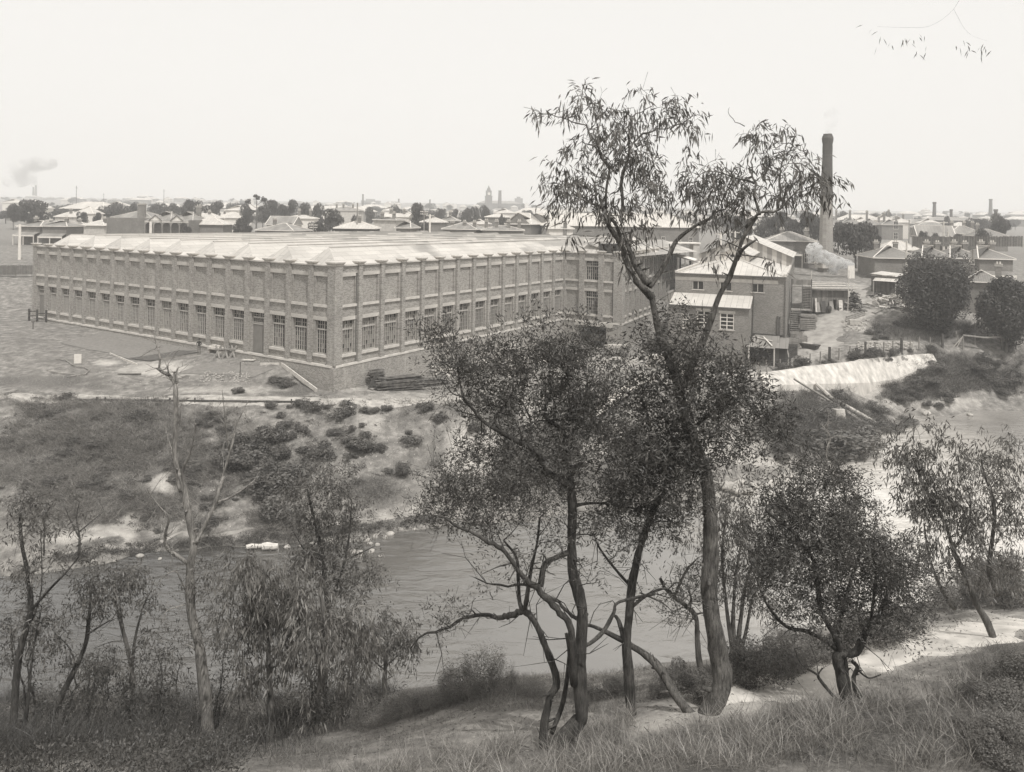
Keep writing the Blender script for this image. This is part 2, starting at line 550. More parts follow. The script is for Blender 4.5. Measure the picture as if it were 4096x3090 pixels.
# bank slope
for p in ((500, 1900, -21.2), (60, 1900, -21.0), (900, 1900, -21.2), (1300, 1850, -21.0), (1700, 1840, -21.2), (2100, 1800, -20.8), (2500, 1780, -21.2), (2800, 1760, -21.2), (3000, 1700, -20.9),
          (600, 1740, -19.4), (1100, 1740, -19.5), (1600, 1740, -19.6), (250, 1740, -19.3), (600, 2050, -22.6), (1300, 2020, -22.7), (1000, 2020, -22.7),
          (426, 2182, -23.1), (729, 2127, -23.1), (1073, 2107, -23.1), (1400, 2085, -23.1), (1701, 2041, -23.1), (1874, 2024, -23.1), (2300, 1980, -23.1), (2700, 1920, -22.9), (100, 2225, -23.1),
          (3000, 1850, -22.3), (3150, 1800, -22.0), (3117, 1555, -20.3), (3229, 1545, -20.4), (3469, 1548, -20.0), (3749, 1464, -17.75), (3640, 1506, -18.7), (3900, 1500, -19.5), (4060, 1490, -19.0),
          (3350, 1640, -21.4), (3500, 1640, -21.6), (3600, 1590, -21.0), (3800, 1570, -21.0), (4000, 1560, -20.8)):
    gp(*p)
# far water edge
WE = [(100, 2262, -24), (385, 2241, -24), (557, 2217, -24), (743, 2203, -24), (929, 2196, -24), (1109, 2189, -24), (1226, 2175, -24), (1625, 2127, -24), (1798, 2093, -24), (2300, 2040, -23.95), (2900, 1960, -23.6),
      (3100, 1890, -23.4), (3290, 1832, -23.1), (3380, 1822, -23.05), (3458, 1761, -22.9), (3514, 1736, -22.8), (3611, 1700, -22.75), (3693, 1659, -22.6), (3840, 1641, -22.5), (4019, 1639, -22.5)]
for p in WE:
    gp(*p)
    v = PZ(*p)
    g3(v.x + .6, v.y - 2.5, v.z - 1.0)
g3(-60, 57, -23.6); g3(-60, 54, -24.6); g3(90, 95, -22.2); g3(90, 92, -23.4)
# near water edge
for p in ((100, 2800, -24), (500, 2800, -24), (1000, 2790, -24), (1453, 2768, -24), (1695, 2734, -24), (2069, 2727, -24), (2344, 2713, -24), (2620, 2644, -24), (3033, 2561, -24), (3400, 2450, -23.7), (4000, 2300, -23.3)):
    gp(*p)
    v = PZ(*p)
    g3(v.x - .3, v.y + 2.0, v.z - 1.0)
for x, y in ((-45, 46), (-20, 47), (0, 50), (15, 53), (30, 62), (45, 72), (-70, 46), (70, 75), (90, 75)): g3(x, y, -25.4)
# near bank
for p in ((2827, 2865, -11.1), (2180, 3000, -11.2), (2527, 2865, -11.1), (3500, 2950, -10.5), (4000, 2950, -9.4), (4080, 2700, -10.6), (3750, 2800, -10.9), (2900, 2800, -11.6), (3200, 2720, -11.8), (3450, 2640, -12.05), (3700, 2560, -12.2), (4010, 2500, -12.3), (2650, 2880, -11.4),
          (3000, 2690, -12.2), (3300, 2590, -12.7), (3600, 2530, -12.8), (3900, 2440, -13.0), (1700, 2960, -12.7), (1300, 3000, -14.6), (1100, 2940, -15.5), (2000, 2850, -12.7), (1800, 2780, -15.1), (836, 3016, -17.8),
          (300, 3030, -18), (60, 3040, -17.5), (2300, 2790, -14.2), (2600, 2740, -14.0)):
    gp(*p)
for p in ((10, 28, -17), (12, 36, -21.8), (20, 33, -18), (24, 42, -22.2), (2, 30, -18), (-3, 33, -20.5), (-12, 31, -20.6), (-25, 32, -21.5), (40, 45, -22), (40, 33, -15.5), (60, 50, -22), (60, 38, -16), (90, 60, -22.5), (90, 40, -16), (-45, 36, -23.5), (-70, 38, -23.8),
          (-8, 17, -11.9), (-14, 19, -13.6), (-22, 22, -15.5), (0, 13, -9.9), (8, 12, -8.9), (14, 12, -8.6), (-10, 12, -9.5), (0, 10, -8.2), (-10, 8, -7.0), (10, 8, -6.6), (0, 5, -5.2), (-8, 4, -4.4), (8, 4, -4.2), (0, 2, -2.8), (0, 0, -1.75), (0, -5, -1.7), (-40, 20, -16),
          (-70, 20, -16), (-40, 0, -2), (40, 0, -1.5), (40, 15, -8.5), (90, 15, -8), (90, 0, -1.5), (-90, 0, -2), (-90, 75, -17), (-90, 90, -15.5), (90, 120, -13.5)):
    g3(*p)

FARP = np.array([(60, -16.5), (100, -14.5), (118, -11.2), (140, -9.5), (200, -7.2), (350, -6.0), (700, 0.0), (1200, 13.0), (2000, 29.0), (3000, 45.0), (5000, 60.0), (9000, 60.0)])
def h_far(x, y):
    z = np.interp(y, FARP[:, 0], FARP[:, 1])
    return z + (fbm(x / 240.0 + 7, y / 240.0, 3, 5) - .5) * np.clip((y - 300) / 90.0, 0, 16)
for x in (-80, -60, -42, 25, 45, 65, 85):
    for y in (128, 140, 152):
        g3(x, y, float(np.interp(y, FARP[:, 0], FARP[:, 1])) - (2.5 if -70 < x < 30 else 0))
for p in ((3484, 1163, -10.6), (3437, 1120, -10.0), (3315, 1243, -13.3), (3230, 1240, -13.6), (3307, 1122, -11.0), (3420, 1200, -12.0), (3560, 1230, -12.6), (3700, 1290, -14.0), (3850, 1330, -14.8), (3300, 1330, -15.4), (3220, 1400, -16.6), (3450, 1330, -15.0), (3600, 1115, -9.9), (3900, 1140, -10.2)):
    gp(*p)
g3(30, 108, -17.5); g3(24, 112, -18.2); g3(32, 125, -15); g3(36, 103, -17.4); g3(41, 103, -16.6)

GA = np.array(GP, dtype=float)
# nearly coincident control points would fight each other
keep = []
for i in range(len(GA)):
    if all((GA[i, 0] - GA[j, 0]) ** 2 + (GA[i, 1] - GA[j, 1]) ** 2 > 1.2 for j in keep): keep.append(i)
GA = GA[keep]
_d = np.hypot(GA[:, None, 0] - GA[None, :, 0], GA[:, None, 1] - GA[None, :, 1])
_n = len(GA)
_K = np.zeros((_n + 3, _n + 3))
_K[:_n, :_n] = -_d + np.eye(_n) * -0.02
_K[:_n, _n] = 1; _K[:_n, _n + 1:] = GA[:, :2]
_K[_n, :_n] = 1; _K[_n + 1:, :_n] = GA[:, :2].T
_w = np.linalg.solve(_K, np.concatenate([GA[:, 2], np.zeros(3)]))

def h_near(x, y):
    xc, yc = np.clip(x, -92, 92), np.clip(y, -6, 155)
    out = np.empty(xc.shape)
    xf, yf, of = xc.ravel(), yc.ravel(), out.ravel()
    for i in range(0, len(xf), 20000):
        d = np.hypot(xf[i:i + 20000, None] - GA[None, :, 0], yf[i:i + 20000, None] - GA[None, :, 1])
        of[i:i + 20000] = -d @ _w[:_n] + _w[_n] + xf[i:i + 20000] * _w[_n + 1] + yf[i:i + 20000] * _w[_n + 2]
    return of.reshape(x.shape)

def H(x, y):
    x, y = np.asarray(x, float), np.asarray(y, float)
    a = h_near(x, y)
    w = np.clip((y - 132) / 20.0, 0, 1)
    z = a * (1 - w) + h_far(x, y) * w
    rough = np.where((y < 73) & (y > 54) | (y < 38), 0.7, 0.3)
    z = z + (fbm(x / 2.6, y / 2.6, 3, 11) - .5) * rough * (1 - w) + (fbm(x / 9., y / 9., 2, 3) - .5) * .5 * (1 - w)
    return z

WTOP = [PZ(*p) for p in ((3040, 1508, -17.7), (3066, 1501, -17.6), (3219, 1476, -17.4), (3408, 1456, -17.2), (3464, 1445, -17.15), (3586, 1433, -17.0), (3728, 1420, -16.85))]
WBOT = [P(p[0], p[1], T.y - 2.4) for p, T in zip(((3060, 1560), (3110, 1552), (3250, 1550), (3430, 1548), (3489, 1546), (3580, 1532), (3749, 1460)), WTOP)]
_H0 = H
def H(x, y):
    # the ground is cut back behind the face of the retaining wall
    x, y = np.asarray(x, float), np.asarray(y, float)
    z = _H0(x, y)
    m = (x > WTOP[0].x) & (x < WTOP[-1].x + .3) & (y > 80) & (y < 102)
    if m.any():
        wx_ = [p.x for p in WTOP]
        yt, zt = np.interp(x, wx_, [p.y for p in WTOP]), np.interp(x, wx_, [p.z for p in WTOP])
        bx_ = [p.x for p in WBOT]
        yb, zb = np.interp(x, bx_, [p.y for p in WBOT]), np.interp(x, bx_, [p.z for p in WBOT])
        t = (yt - y) / np.maximum(yt - yb, .5)
        pl = zt + (zb - zt) * np.clip(t, 0, 1) - .35
        z = np.where(m & (t > 0) & (t < 1.25), np.minimum(z, pl), z)
        z = np.where(m & (t >= 1.25) & (t < 2.2), np.minimum(z, zb - .1 + (t - 1.25) * .2), z)
    return z

def gz(x, y):
    return float(H(np.array([x]), np.array([y]))[0])

def on_ground(px, py, y0=12.0, y1=400.0):
    """where the line of sight through a point of the photograph meets the ground"""
    a, b = ray(px, py)
    ys = np.geomspace(y0, y1, 400)
    d = H(a * ys, ys) - b * ys
    i = int(np.argmax(d > 0))
    if d[i] <= 0: return Vector((a * y1, y1, gz(a * y1, y1)))
    if i == 0: return Vector((a * y0, y0, gz(a * y0, y0)))
    t = d[i - 1] / (d[i - 1] - d[i])
    y = ys[i - 1] + t * (ys[i] - ys[i - 1])
    return Vector((a * y, y, gz(a * y, y)))

xs = np.concatenate([-np.geomspace(76, 7000, 26)[::-1], np.arange(-75, 86, .6), np.geomspace(86.6, 7000, 26)])
ys = np.concatenate([[-40, -20, -10, -4], np.arange(0, 132, .55), np.geomspace(132.5, 9000, 70)])
gx, gy = np.meshgrid(xs, ys)
gzz = H(gx, gy)
gv = np.stack([gx, gy, gzz], -1).reshape(-1, 3)
nx, ny = len(xs), len(ys)
idx = np.arange(nx * ny).reshape(ny, nx)
gf = np.stack([idx[:-1, :-1], idx[:-1, 1:], idx[1:, 1:], idx[1:, :-1]], -1).reshape(-1, 4)
gme = bpy.data.meshes.new('ground')
gme.vertices.add(len(gv)); gme.vertices.foreach_set('co', gv.astype(np.float32).ravel())
gme.loops.add(gf.size); gme.loops.foreach_set('vertex_index', gf.astype(np.int32).ravel())
gme.polygons.add(len(gf)); gme.polygons.foreach_set('loop_start', np.arange(0, gf.size, 4, dtype=np.int32))
try: gme.polygons.foreach_set('loop_total', np.full(len(gf), 4, dtype=np.int32))
except Exception: pass
gme.polygons.foreach_set('use_smooth', np.ones(len(gf), dtype=bool))
gme.update(calc_edges=True)

# what covers the ground where: weeds (0..1) and bare pale clay (0..1), as places on the map
X_, Y_ = gv[:, 0], gv[:, 1]
ok = Y_ > 8
PX = np.full(len(gv), -1e5); PY = np.full(len(gv), -1e5)
PX[ok], PY[ok] = proj(X_[ok], Y_[ok], gv[ok, 2])
n1, n2 = fbm(X_ / 3.2, Y_ / 3.2, 4, 21), fbm(X_ / 1.1, Y_ / 1.1, 3, 31)
def el(cx, cy_, rx, ry, s=1.0, soft=.5):
    d = np.sqrt(((PX - cx) / rx) ** 2 + ((PY - cy_) / ry) ** 2) + (n2 - .5) * .9
    return s * np.clip((1.15 - d) / soft, 0, 1)
weed = np.full(len(gv), .25)
weed[(Y_ > 54) & (Y_ < 72.3)] = .26
weed = np.maximum(weed, el(450, 1850, 620, 330, .72))
weed = np.maximum(weed, el(2300, 1800, 620, 260, .55))
for e in ((3300, 1680, 280, 130, .95), (3650, 1590, 200, 60, .9), (3860, 1500, 260, 90, .95), (3720, 1320, 200, 50, .9), (3500, 1290, 130, 20, .5), (3100, 1800, 150, 90, .6), (1080, 2080, 80, 60, .9), (1480, 1960, 110, 60, .7),
          (700, 2165, 420, 26, 1.0), (1300, 2120, 260, 22, .9), (3600, 2950, 700, 130, .9), (2600, 2960, 350, 90, .6), (3050, 2690, 300, 60, .9), (700, 2950, 700, 160, .9), (1750, 2790, 450, 60, .85), (3980, 2800, 160, 300, .9), (150, 1530, 300, 40, .6), (1150, 1560, 110, 30, .7), (1400, 1370, 60, 30, .3)):
    weed = np.maximum(weed, el(*e))
weed[Y_ > 160] = .5
pale = np.zeros(len(gv))
for e in ((520, 2110, 40, 70, .7), (300, 2150, 110, 22, .7), (430, 2120, 80, 24, .6), (1100, 1960, 18, 80, .95), (1700, 2050, 160, 25, .6), (1890, 1800, 110, 110, .8), (1480, 1690, 60, 40, .6), (2140, 1650, 70, 60, .5), (2380, 1800, 60, 50, .5),
          (660, 1940, 60, 50, .7), (640, 1480, 160, 30, .75), (420, 1452, 50, 12, .9), (600, 1465, 60, 12, .8), (3700, 1610, 240, 34, .6), (3480, 1560, 60, 40, .7), (3560, 1385, 130, 20, .6), (3440, 1310, 50, 20, .6), (3430, 1250, 70, 30, .5), (3650, 1220, 80, 40, .5), (2900, 1800, 150, 60, .6), (3100, 1850, 120, 25, .7),
          (2980, 1500, 120, 20, .8), (2450, 1450, 130, 30, .6), (2000, 2900, 500, 60, .2), (3300, 1600, 25, 20, .6), (900, 1560, 300, 14, .5), (1600, 1590, 300, 20, .35), (1480, 1560, 180, 10, .5), (2640, 2890, 140, 40, .7), (2900, 2800, 210, 80, 1.0), (3200, 2722, 230, 84, 1.0), (3450, 2645, 220, 86, 1.0), (3700, 2567, 220, 80, 1.0), (3960, 2512, 200, 66, 1.0)):
    pale = np.maximum(pale, el(*e))
weed = np.clip(weed - pale * .8 + (n1 - .5) * .7, 0, 1)
town = np.clip((Y_ - 150) / 60, 0, 1)
for nm, ar in (('weed', weed), ('pale', pale), ('town', town)):
    at = gme.attributes.new(nm, 'FLOAT', 'POINT')
    at.data.foreach_set('value', ar.astype(np.float32))

m, t, b = new_mat('ground_cover', 0.95)
tc = N(t, 'ShaderNodeTexCoord')
def attr(n): return N(t, 'ShaderNodeAttribute', attribute_name=n).outputs['Fac']
nA = N(t, 'ShaderNodeTexNoise', Scale=1.3, Detail=9.0, Roughness=.65); t.links.new(tc.outputs['Object'], nA.inputs['Vector'])
nB = N(t, 'ShaderNodeTexNoise', Scale=6.0, Detail=6.0, Roughness=.7); t.links.new(tc.outputs['Object'], nB.inputs['Vector'])
vo = N(t, 'ShaderNodeTexVoronoi', Scale=3.2); t.links.new(tc.outputs['Object'], vo.inputs['Vector'])
dirt = ramp(t, nA.outputs['Fac'], [(.3, .09), (.5, .185), (.7, .33)])
grs = ramp(t, nB.outputs['Fac'], [(.3, .05), (.5, .11), (.7, .24)])
pal = ramp(t, nA.outputs['Fac'], [(.3, .36), (.7, .55)])
twn = ramp(t, nA.outputs['Fac'], [(.3, .12), (.7, .26)])
st = N(t, 'ShaderNodeMapRange'); t.links.new(vo.outputs['Distance'], st.inputs[0])
st.inputs[1].default_value = .10; st.inputs[2].default_value = .16; st.inputs[3].default_value = .55; st.inputs[4].default_value = 0.0
dirt = mixc(t, st.outputs[0], dirt, grey(.42))          # loose pale stones
wm = N(t, 'ShaderNodeMath', operation='ADD'); t.links.new(attr('weed'), wm.inputs[0])
ws = N(t, 'ShaderNodeMath', operation='MULTIPLY_ADD'); t.links.new(nB.outputs['Fac'], ws.inputs[0]); ws.inputs[1].default_value = 1.2; ws.inputs[2].default_value = -.6
t.links.new(ws.outputs[0], wm.inputs[1])
wr = N(t, 'ShaderNodeMapRange'); t.links.new(wm.outputs[0], wr.inputs[0]); wr.inputs[1].default_value = .3; wr.inputs[2].default_value = .62
col = mixc(t, attr('pale'), dirt, pal)
col = mixc(t, wr.outputs[0], col, grs)
col = mixc(t, attr('town'), col, twn)
t.links.new(col, b.inputs['Base Color'])
bump(t, b, nB.outputs['Fac'], .9, .12)
gme.materials.append(m)
ground = tag(link('ground', gme), kind='structure')

# ------------------------------------------------------------------ river
def zr(x):
    return float(np.interp(x, [-20, 10, 25, 40, 90], [-24, -24, -23.5, -22.75, -22.4]))
rv, rf = [], []
rx, ry = np.linspace(-140, 150, 117), np.linspace(30, 108, 40)
for j in ry:
    for i in rx: rv.append((i, j, zr(i)))
nrx = len(rx)
for j in range(len(ry) - 1):
    for i in range(nrx - 1): rf.append((j * nrx + i, j * nrx + i + 1, (j + 1) * nrx + i + 1, (j + 1) * nrx + i))
rme = bpy.data.meshes.new('river'); rme.from_pydata(rv, [], rf)
rme.polygons.foreach_set('use_smooth', [True] * len(rf))
m, t, b = new_mat('river_water', 0.09)
b.inputs['Specular IOR Level'].default_value = 0.5
b.inputs['IOR'].default_value = 2.3
tc = N(t, 'ShaderNodeTexCoord')
mp = N(t, 'ShaderNodeMapping', Rotation=(0, 0, R(-28)), Scale=(.55, 1.25, 1)); t.links.new(tc.outputs['Object'], mp.inputs[0])
n1w = N(t, 'ShaderNodeTexNoise', Scale=.75, Detail=4.0, Roughness=.5, Distortion=.6); t.links.new(mp.outputs[0], n1w.inputs['Vector'])
n2w = N(t, 'ShaderNodeTexNoise', Scale=0.12, Detail=4.0); t.links.new(tc.outputs['Object'], n2w.inputs['Vector'])
n3w = N(t, 'ShaderNodeTexNoise', Scale=1.4, Detail=7.0, Roughness=.7, Distortion=1.5); t.links.new(mp.outputs[0], n3w.inputs['Vector'])
# paler towards the right: weir foam, and sky reflection put into the colour
sp = N(t, 'ShaderNodeSeparateXYZ'); t.links.new(tc.outputs['Object'], sp.inputs[0])
wob = N(t, 'ShaderNodeMath', operation='MULTIPLY_ADD'); t.links.new(n2w.outputs['Fac'], wob.inputs[0]); wob.inputs[1].default_value = 22; t.links.new(sp.outputs[0], wob.inputs[2])
def mrange(a, b_, c, d):
    q = N(t, 'ShaderNodeMapRange'); t.links.new(wob.outputs[0], q.inputs[0])
    for k, v in enumerate((a, b_, c, d)): q.inputs[k + 1].default_value = v
    return q.outputs[0]
turb_sky = mrange(-12, 22, 0, 1)
fm = N(t, 'ShaderNodeMath', operation='MULTIPLY'); t.links.new(mrange(24, 36, 0, 1), fm.inputs[0]); t.links.new(mrange(52, 66, 1, .15), fm.inputs[1])
col = mixc(t, turb_sky, grey(.045), grey(.17))
foam = ramp(t, n3w.outputs['Fac'], [(.3, .36), (.68, .66)])
col = mixc(t, fm.outputs[0], col, foam)
t.links.new(col, b.inputs['Base Color'])
hsum = N(t, 'ShaderNodeMath', operation='MULTIPLY_ADD'); t.links.new(n3w.outputs['Fac'], hsum.inputs[0]); hsum.inputs[1].default_value = .18; t.links.new(n1w.outputs['Fac'], hsum.inputs[2])
bump(t, b, hsum.outputs[0], 1.0, .20)
bn = [n for n in t.nodes if n.type == 'BUMP'][0]
rf_w = N(t, 'ShaderNodeMapRange'); t.links.new(n2w.outputs['Fac'], rf_w.inputs[0])      # ruffled and smooth patches
for k_, v_ in enumerate((.38, .6, .25, 1.3)): rf_w.inputs[k_ + 1].default_value = v_
ds_ = N(t, 'ShaderNodeMath', operation='MULTIPLY'); t.links.new(rf_w.outputs[0], ds_.inputs[0]); ds_.inputs[1].default_value = .22
t.links.new(ds_.outputs[0], bn.inputs['Distance'])
rme.materials.append(m)
tag(link('river', rme), kind='structure')

# ------------------------------------------------------------------ tracks laid on the ground
def strip(name, pts, w, mat, lift=.03, rag=.35, seed=1, step=.7):
    """ragged band along a ground line given by map points"""
    rnd = random.Random(seed)
    pts = [Vector((p[0], p[1], 0)) for p in pts]
    out = []
    for a_, b_ in zip(pts[:-1], pts[1:]):
        k = max(1, int((b_ - a_).length / step))
        out += [a_.lerp(b_, i / k) for i in range(k)]
    out.append(pts[-1])
    out = [sum((out[max(0, min(len(out) - 1, i + d))] for d in range(-3, 4)), Vector()) / 7 for i in range(len(out))]
    nw = max(4, int(w / .5))
    vs, fs = [], []
    for i, p in enumerate(out):
        d = (out[min(i + 1, len(out) - 1)] - out[max(i - 1, 0)]).normalized()
        s = Vector((-d.y, d.x, 0))
        q = np.array([i * .35, i * .35 + 50]); q = (fbm(q, q * 0 + seed, 3, seed) - .5) * 3 * rag
        tp_ = min(1, .12 + i * .12, .12 + (len(out) - 1 - i) * .12)
        l, r_ = (w / 2 + q[0]) * tp_, (w / 2 + q[1]) * tp_
        row = [p + s * (-r_ + (l + r_) * j / nw) for j in range(nw + 1)]
        vs += row
        if i:
            o = i * (nw + 1)
            for j in range(nw): fs.append((o + j, o + j - nw - 1, o + j - nw, o + j + 1))
    z = H(np.array([v.x for v in vs]), np.array([v.y for v in vs]))
    lf = np.where(np.isin(np.arange(len(vs)) % (nw + 1), (0, nw)), -.05, lift)
    me = bpy.data.meshes.new(name)
    me.from_pydata([(v.x, v.y, zz + l_) for v, zz, l_ in zip(vs, z, lf)], [], fs)
    me.polygons.foreach_set('use_smooth', [True] * len(fs))
    me.materials.append(mat)
    return tag(link(name, me), kind='structure')

M['track'] = noisy('track_gravel', .26, .46, 1.6, .95, 8.0, bm=.5, bd=.06)
M['yard_track'] = noisy('rutted_track', .20, .36, .9, .95, 9.0, bm=.6, bd=.08)
M['yard'] = noisy('yard_dirt', .15, .25, 1.2, .95, 8.0, bm=.5, bd=.05)
M['yard_track'] = noisy('rutted_track', .20, .36, .9, .95, 9.0, bm=.6, bd=.08)
M['path'] = noisy('dry_path', .36, .60, 1.4, .95, 8.0, bm=.4, bd=.05)
M['lawn'] = noisy('raked_soil', .15, .22, 3.0, .95, 8.0)
M['lawn_dark'] = noisy('fresh_soil', .075, .12, 3.0, .95, 8.0)
gl_ = lambda L: [on_ground(*p)[:2] for p in L]
strip('road', [(-95, 75.5)] + gl_([(60, 1584), (350, 1590), (700, 1598), (1050, 1604)]) + [(-17, 73.2), (-10, 74.3), (-4, 76.5)], 2.6, M['track'], seed=2)
strip('road', gl_([(3130, 1462), (3220, 1420), (3280, 1360), (3330, 1300), (3420, 1250), (3480, 1210), (3440, 1165), (3390, 1130)]), 6.2, M['yard_track'], seed=3, rag=.9)
strip('path', gl_([(2760, 2850), (2900, 2800), (3200, 2725), (3450, 2645), (3700, 2565)]) + [(15.5, 23.6), (24, 27), (36, 30)], 2.5, M['path'], seed=4, rag=.6, step=.4)
strip('path', gl_([(160, 2222), (426, 2182), (729, 2127), (1073, 2107), (1400, 2085), (1701, 2041), (1874, 2024)]), .45, M['yard_track'], seed=5, rag=.25, step=.4)
# ------------------------------------------------------------------ the mill
mill_e = thing('brick_mill', 'long two-storey brick mill with rows of piers and a bright saw-tooth iron roof', 'factory', (CX, CY, ZS), math.atan2(-A[1], -A[0]))
# local axes: x runs from the long front towards the corner (-A), so long-front bays lie at negative x;  the side front is turned a quarter
Z_COP, Z_CAP = 10.04, 10.39
LT1, LB1, PB = 9.24, 8.87, 6.01
LT0, LB0, WB = 4.77, 4.36, .95
PW = .56

def bay_mesh(name, w, kind, ow=2.2):
    """brick infill between two piers, x from 0 to w, face at y = 0"""
    x0, x1 = (w - ow) / 2, (w + ow) / 2
    xs_ = [0, x0, x1, w]
    if kind == 'door':
        zs_ = [-.9, -.6, LB0, PB, LB1, Z_COP - .12]
        dep = {(1, 1): .5, (1, 3): .15}
    elif kind == 'window':
        zs_ = [0, WB, LB0, PB, LB1, Z_COP - .12]
        dep = {(1, 1): .42, (1, 3): .15}
    elif kind == 'blind':
        zs_ = [0, WB, LB0, PB, LB1, Z_COP - .12]
        dep = {(1, 1): .15, (1, 3): .15}
    else:
        zs_ = [0, WB, LB0, PB, LB1, Z_COP - .12]
        dep = {(1, 1): .42, (1, 3): .42}
    mb = MB()
    mb.relief(xs_, zs_, lambda i, j: dep.get((i, j), 0.0))
    return mb.mesh(name, [M['brick']])

def window_mesh(name, w, h, top, cols, rows, tcols, glass='glass', seed=1):
    """steel and timber window: frame slot 0, glass slot 1; x centred, z from 0 to h, top light of height TOP"""
    mb = MB()
    f, th = .08, .07
    gr = random.Random(seed)
    zt = h - top
    for z0_, z1_, nc, nr in ((0, zt, cols, rows), (zt, h, tcols, 2)):
        for i in range(nc):
            for j in range(nr):
                q = gr.random()
                k = 1 if q < .80 else (2 if q < .90 else 3)
                y_ = .05 + gr.uniform(-.004, .004)
                mb.quad((-w / 2 + w * i / nc, y_, z0_ + (z1_ - z0_) * j / nr), (-w / 2 + w * (i + 1) / nc, .05, z0_ + (z1_ - z0_) * j / nr), (-w / 2 + w * (i + 1) / nc, .05, z0_ + (z1_ - z0_) * (j + 1) / nr), (-w / 2 + w * i / nc, y_, z0_ + (z1_ - z0_) * (j + 1) / nr), k)
    mb.box(-w / 2, -w / 2 + f, -th, .04, 0, h); mb.box(w / 2 - f, w / 2, -th, .04, 0, h)
    mb.box(-w / 2 + f, w / 2 - f, -th, .04, 0, f); mb.box(-w / 2 + f, w / 2 - f, -th, .04, h - f, h)
    zt = h - top
    mb.box(-w / 2 + f, w / 2 - f, -th - .04, .04, zt - .07, zt + .07)
    for i in range(1, cols):
        x = -w / 2 + f + (w - 2 * f) * i / cols
        mb.box(x - .02, x + .02, -th - .03, .03, f, zt - .07)
    for j in range(1, rows):
        z = f + (zt - .07 - f) * j / rows
        mb.box(-w / 2 + f, w / 2 - f, -.02, .03, z - .014, z + .014)
    mb.box(-.05, .05, -th, .03, zt + .07, h - f)
    for i in range(1, tcols):
        if i * 2 == tcols: continue
        x = -w / 2 + f + (w - 2 * f) * i / tcols
        mb.box(x - .02, x + .02, -.03, .03, zt + .07, h - f)
    z = (zt + h) / 2
    mb.box(-w / 2 + f, w / 2 - f, -.03, .03, z - .02, z + .02)
    return mb.mesh(name, [M['frame'], M[glass], M['glass_pale' if glass == 'glass' else 'glass'], M['dark']])

def block_mesh(name, w, d, h, mat, back=.05, bev=.02):
    mb = MB()
    mb.box(-w / 2, w / 2, -d, back, 0, h)
    return mb.mesh(name, [M[mat]])

def pier_mesh(name, w, z0=-.02, z1=Z_CAP - .42, p=.30):
    mb = MB(); mb.box(-w / 2, w / 2, -p, .3, z0, z1)
    return mb.mesh(name, [M['brick']])

def cap_mesh(name, w, p=.30):
    mb = MB()
    z = Z_CAP - .42
    mb.box(-w / 2 - .03, w / 2 + .03, -p - .03, .33, z, z + .10)
    mb.taper(-w / 2 - .03, w / 2 + .03, -p - .03, .33, z + .10, -w / 2 - .22, w / 2 + .22, -p - .2, .5, z + .30)
    mb.box(-w / 2 - .24, w / 2 + .24, -p - .22, .52, z + .30, z + .42)
    return mb.mesh(name, [M['render']])

MW = window_mesh('window', 2.2, LB0 - WB, .92, 6, 5, 6)
MWS = [window_mesh('window', 2.2, LB0 - WB, .92, 6, 5, 6, 'glass', 10 + k) for k in range(5)]
MW2 = window_mesh('window', 2.2, LB0 - WB, .92, 6, 5, 6, 'glass_pale')
MWU = window_mesh('window', 2.2, LB1 - PB, .80, 6, 4, 6)
BAYS = {}
def wall_frame(ox, oy, rz):
    o = bpy.data.objects.new('bay', None)
    return Matrix.Translation((ox, oy, 0)) @ Matrix.Rotation(rz, 4, 'Z')

def place(name, me, parent, X, x, y, z):
    o = link(name, me, parent)
    o.matrix_local = X @ Matrix.Translation((x, y, z))
    return o

def front(X, n, w, kinds, ow=2.2, win=None, winu=None, first=0, pw=PW, gl2=0):
    """bays 0..n-1 along local +x of X (facing -y of X)"""
    key = (round(w, 2), ow)
    ms = BAYS.setdefault(key, {})
    if 'lint' not in ms:
        ms['lint'] = block_mesh('lintel', w - pw - .02, .05, LT1 - LB1, 'render')
        ms['sill'] = block_mesh('sill', ow + .34, .15, .27, 'sill', .1)
        ms['cop'] = block_mesh('coping', w - pw - .01, .16, .14, 'render', .4)
        ms['pier'] = pier_mesh('pier', pw)
        ms['cap'] = cap_mesh('cap', pw)
    for i in range(n):
        k = kinds(i)
        if k not in ms: ms[k] = bay_mesh('bay', w, k, ow)
        bo = place('bay', ms[k], mill_e, X, i * w, 0, 0)
        I = Matrix.Identity(4)
        place('lintel', ms['lint'], bo, I, w / 2, 0, LB1)
        place('lintel', ms['lint'], bo, I, w / 2, 0, LB0 + .02)
        place('sill', ms['sill'], bo, I, w / 2, 0, PB - .27)
        place('coping', ms['cop'], bo, I, w / 2, 0, Z_COP - .12)
        if k != 'door': place('sill', ms['sill'], bo, I, w / 2, 0, WB - .27)
        if k in ('window', 'both'):
            place('window', (win or MWS[(i * 7 + 3) % 5]) if i >= gl2 and not (win is None and (i * 7) % 11 in (8,)) else MW2, bo, I, w / 2, .3, WB)
        if k == 'both': place('window', winu or MWU, bo, I, w / 2, .3, PB)
        if k == 'door':
            place('door', DOOR, bo, I, w / 2, .34, -.6)
            place('window', DLIGHT, bo, I, w / 2, .34, LB0 - 1.15)
        if i >= first:
            po = place('pier', ms['pier'], mill_e, X, i * w, 0, 0)
            place('cap', ms['cap'], po, I, 0, 0, 0)

def dmesh():
    mb = MB()
    mb.box(-1.1, 1.1, -.03, .03, 0, LB0 + .6 - 1.2, 0)
    mb.box(-1.1, 1.1, -.09, -.03, LB0 + .6 - 1.33, LB0 + .6 - 1.2, 1)
    mb.box(.80, 1.05, -.05, -.03, .05, LB0 + .6 - 1.4, 2)
    return mb.mesh('door', [M['door'], M['frame'], M['dark']])
DOOR = dmesh()
DLIGHT = window_mesh('window', 2.2, 1.15, .55, 6, 1, 6)

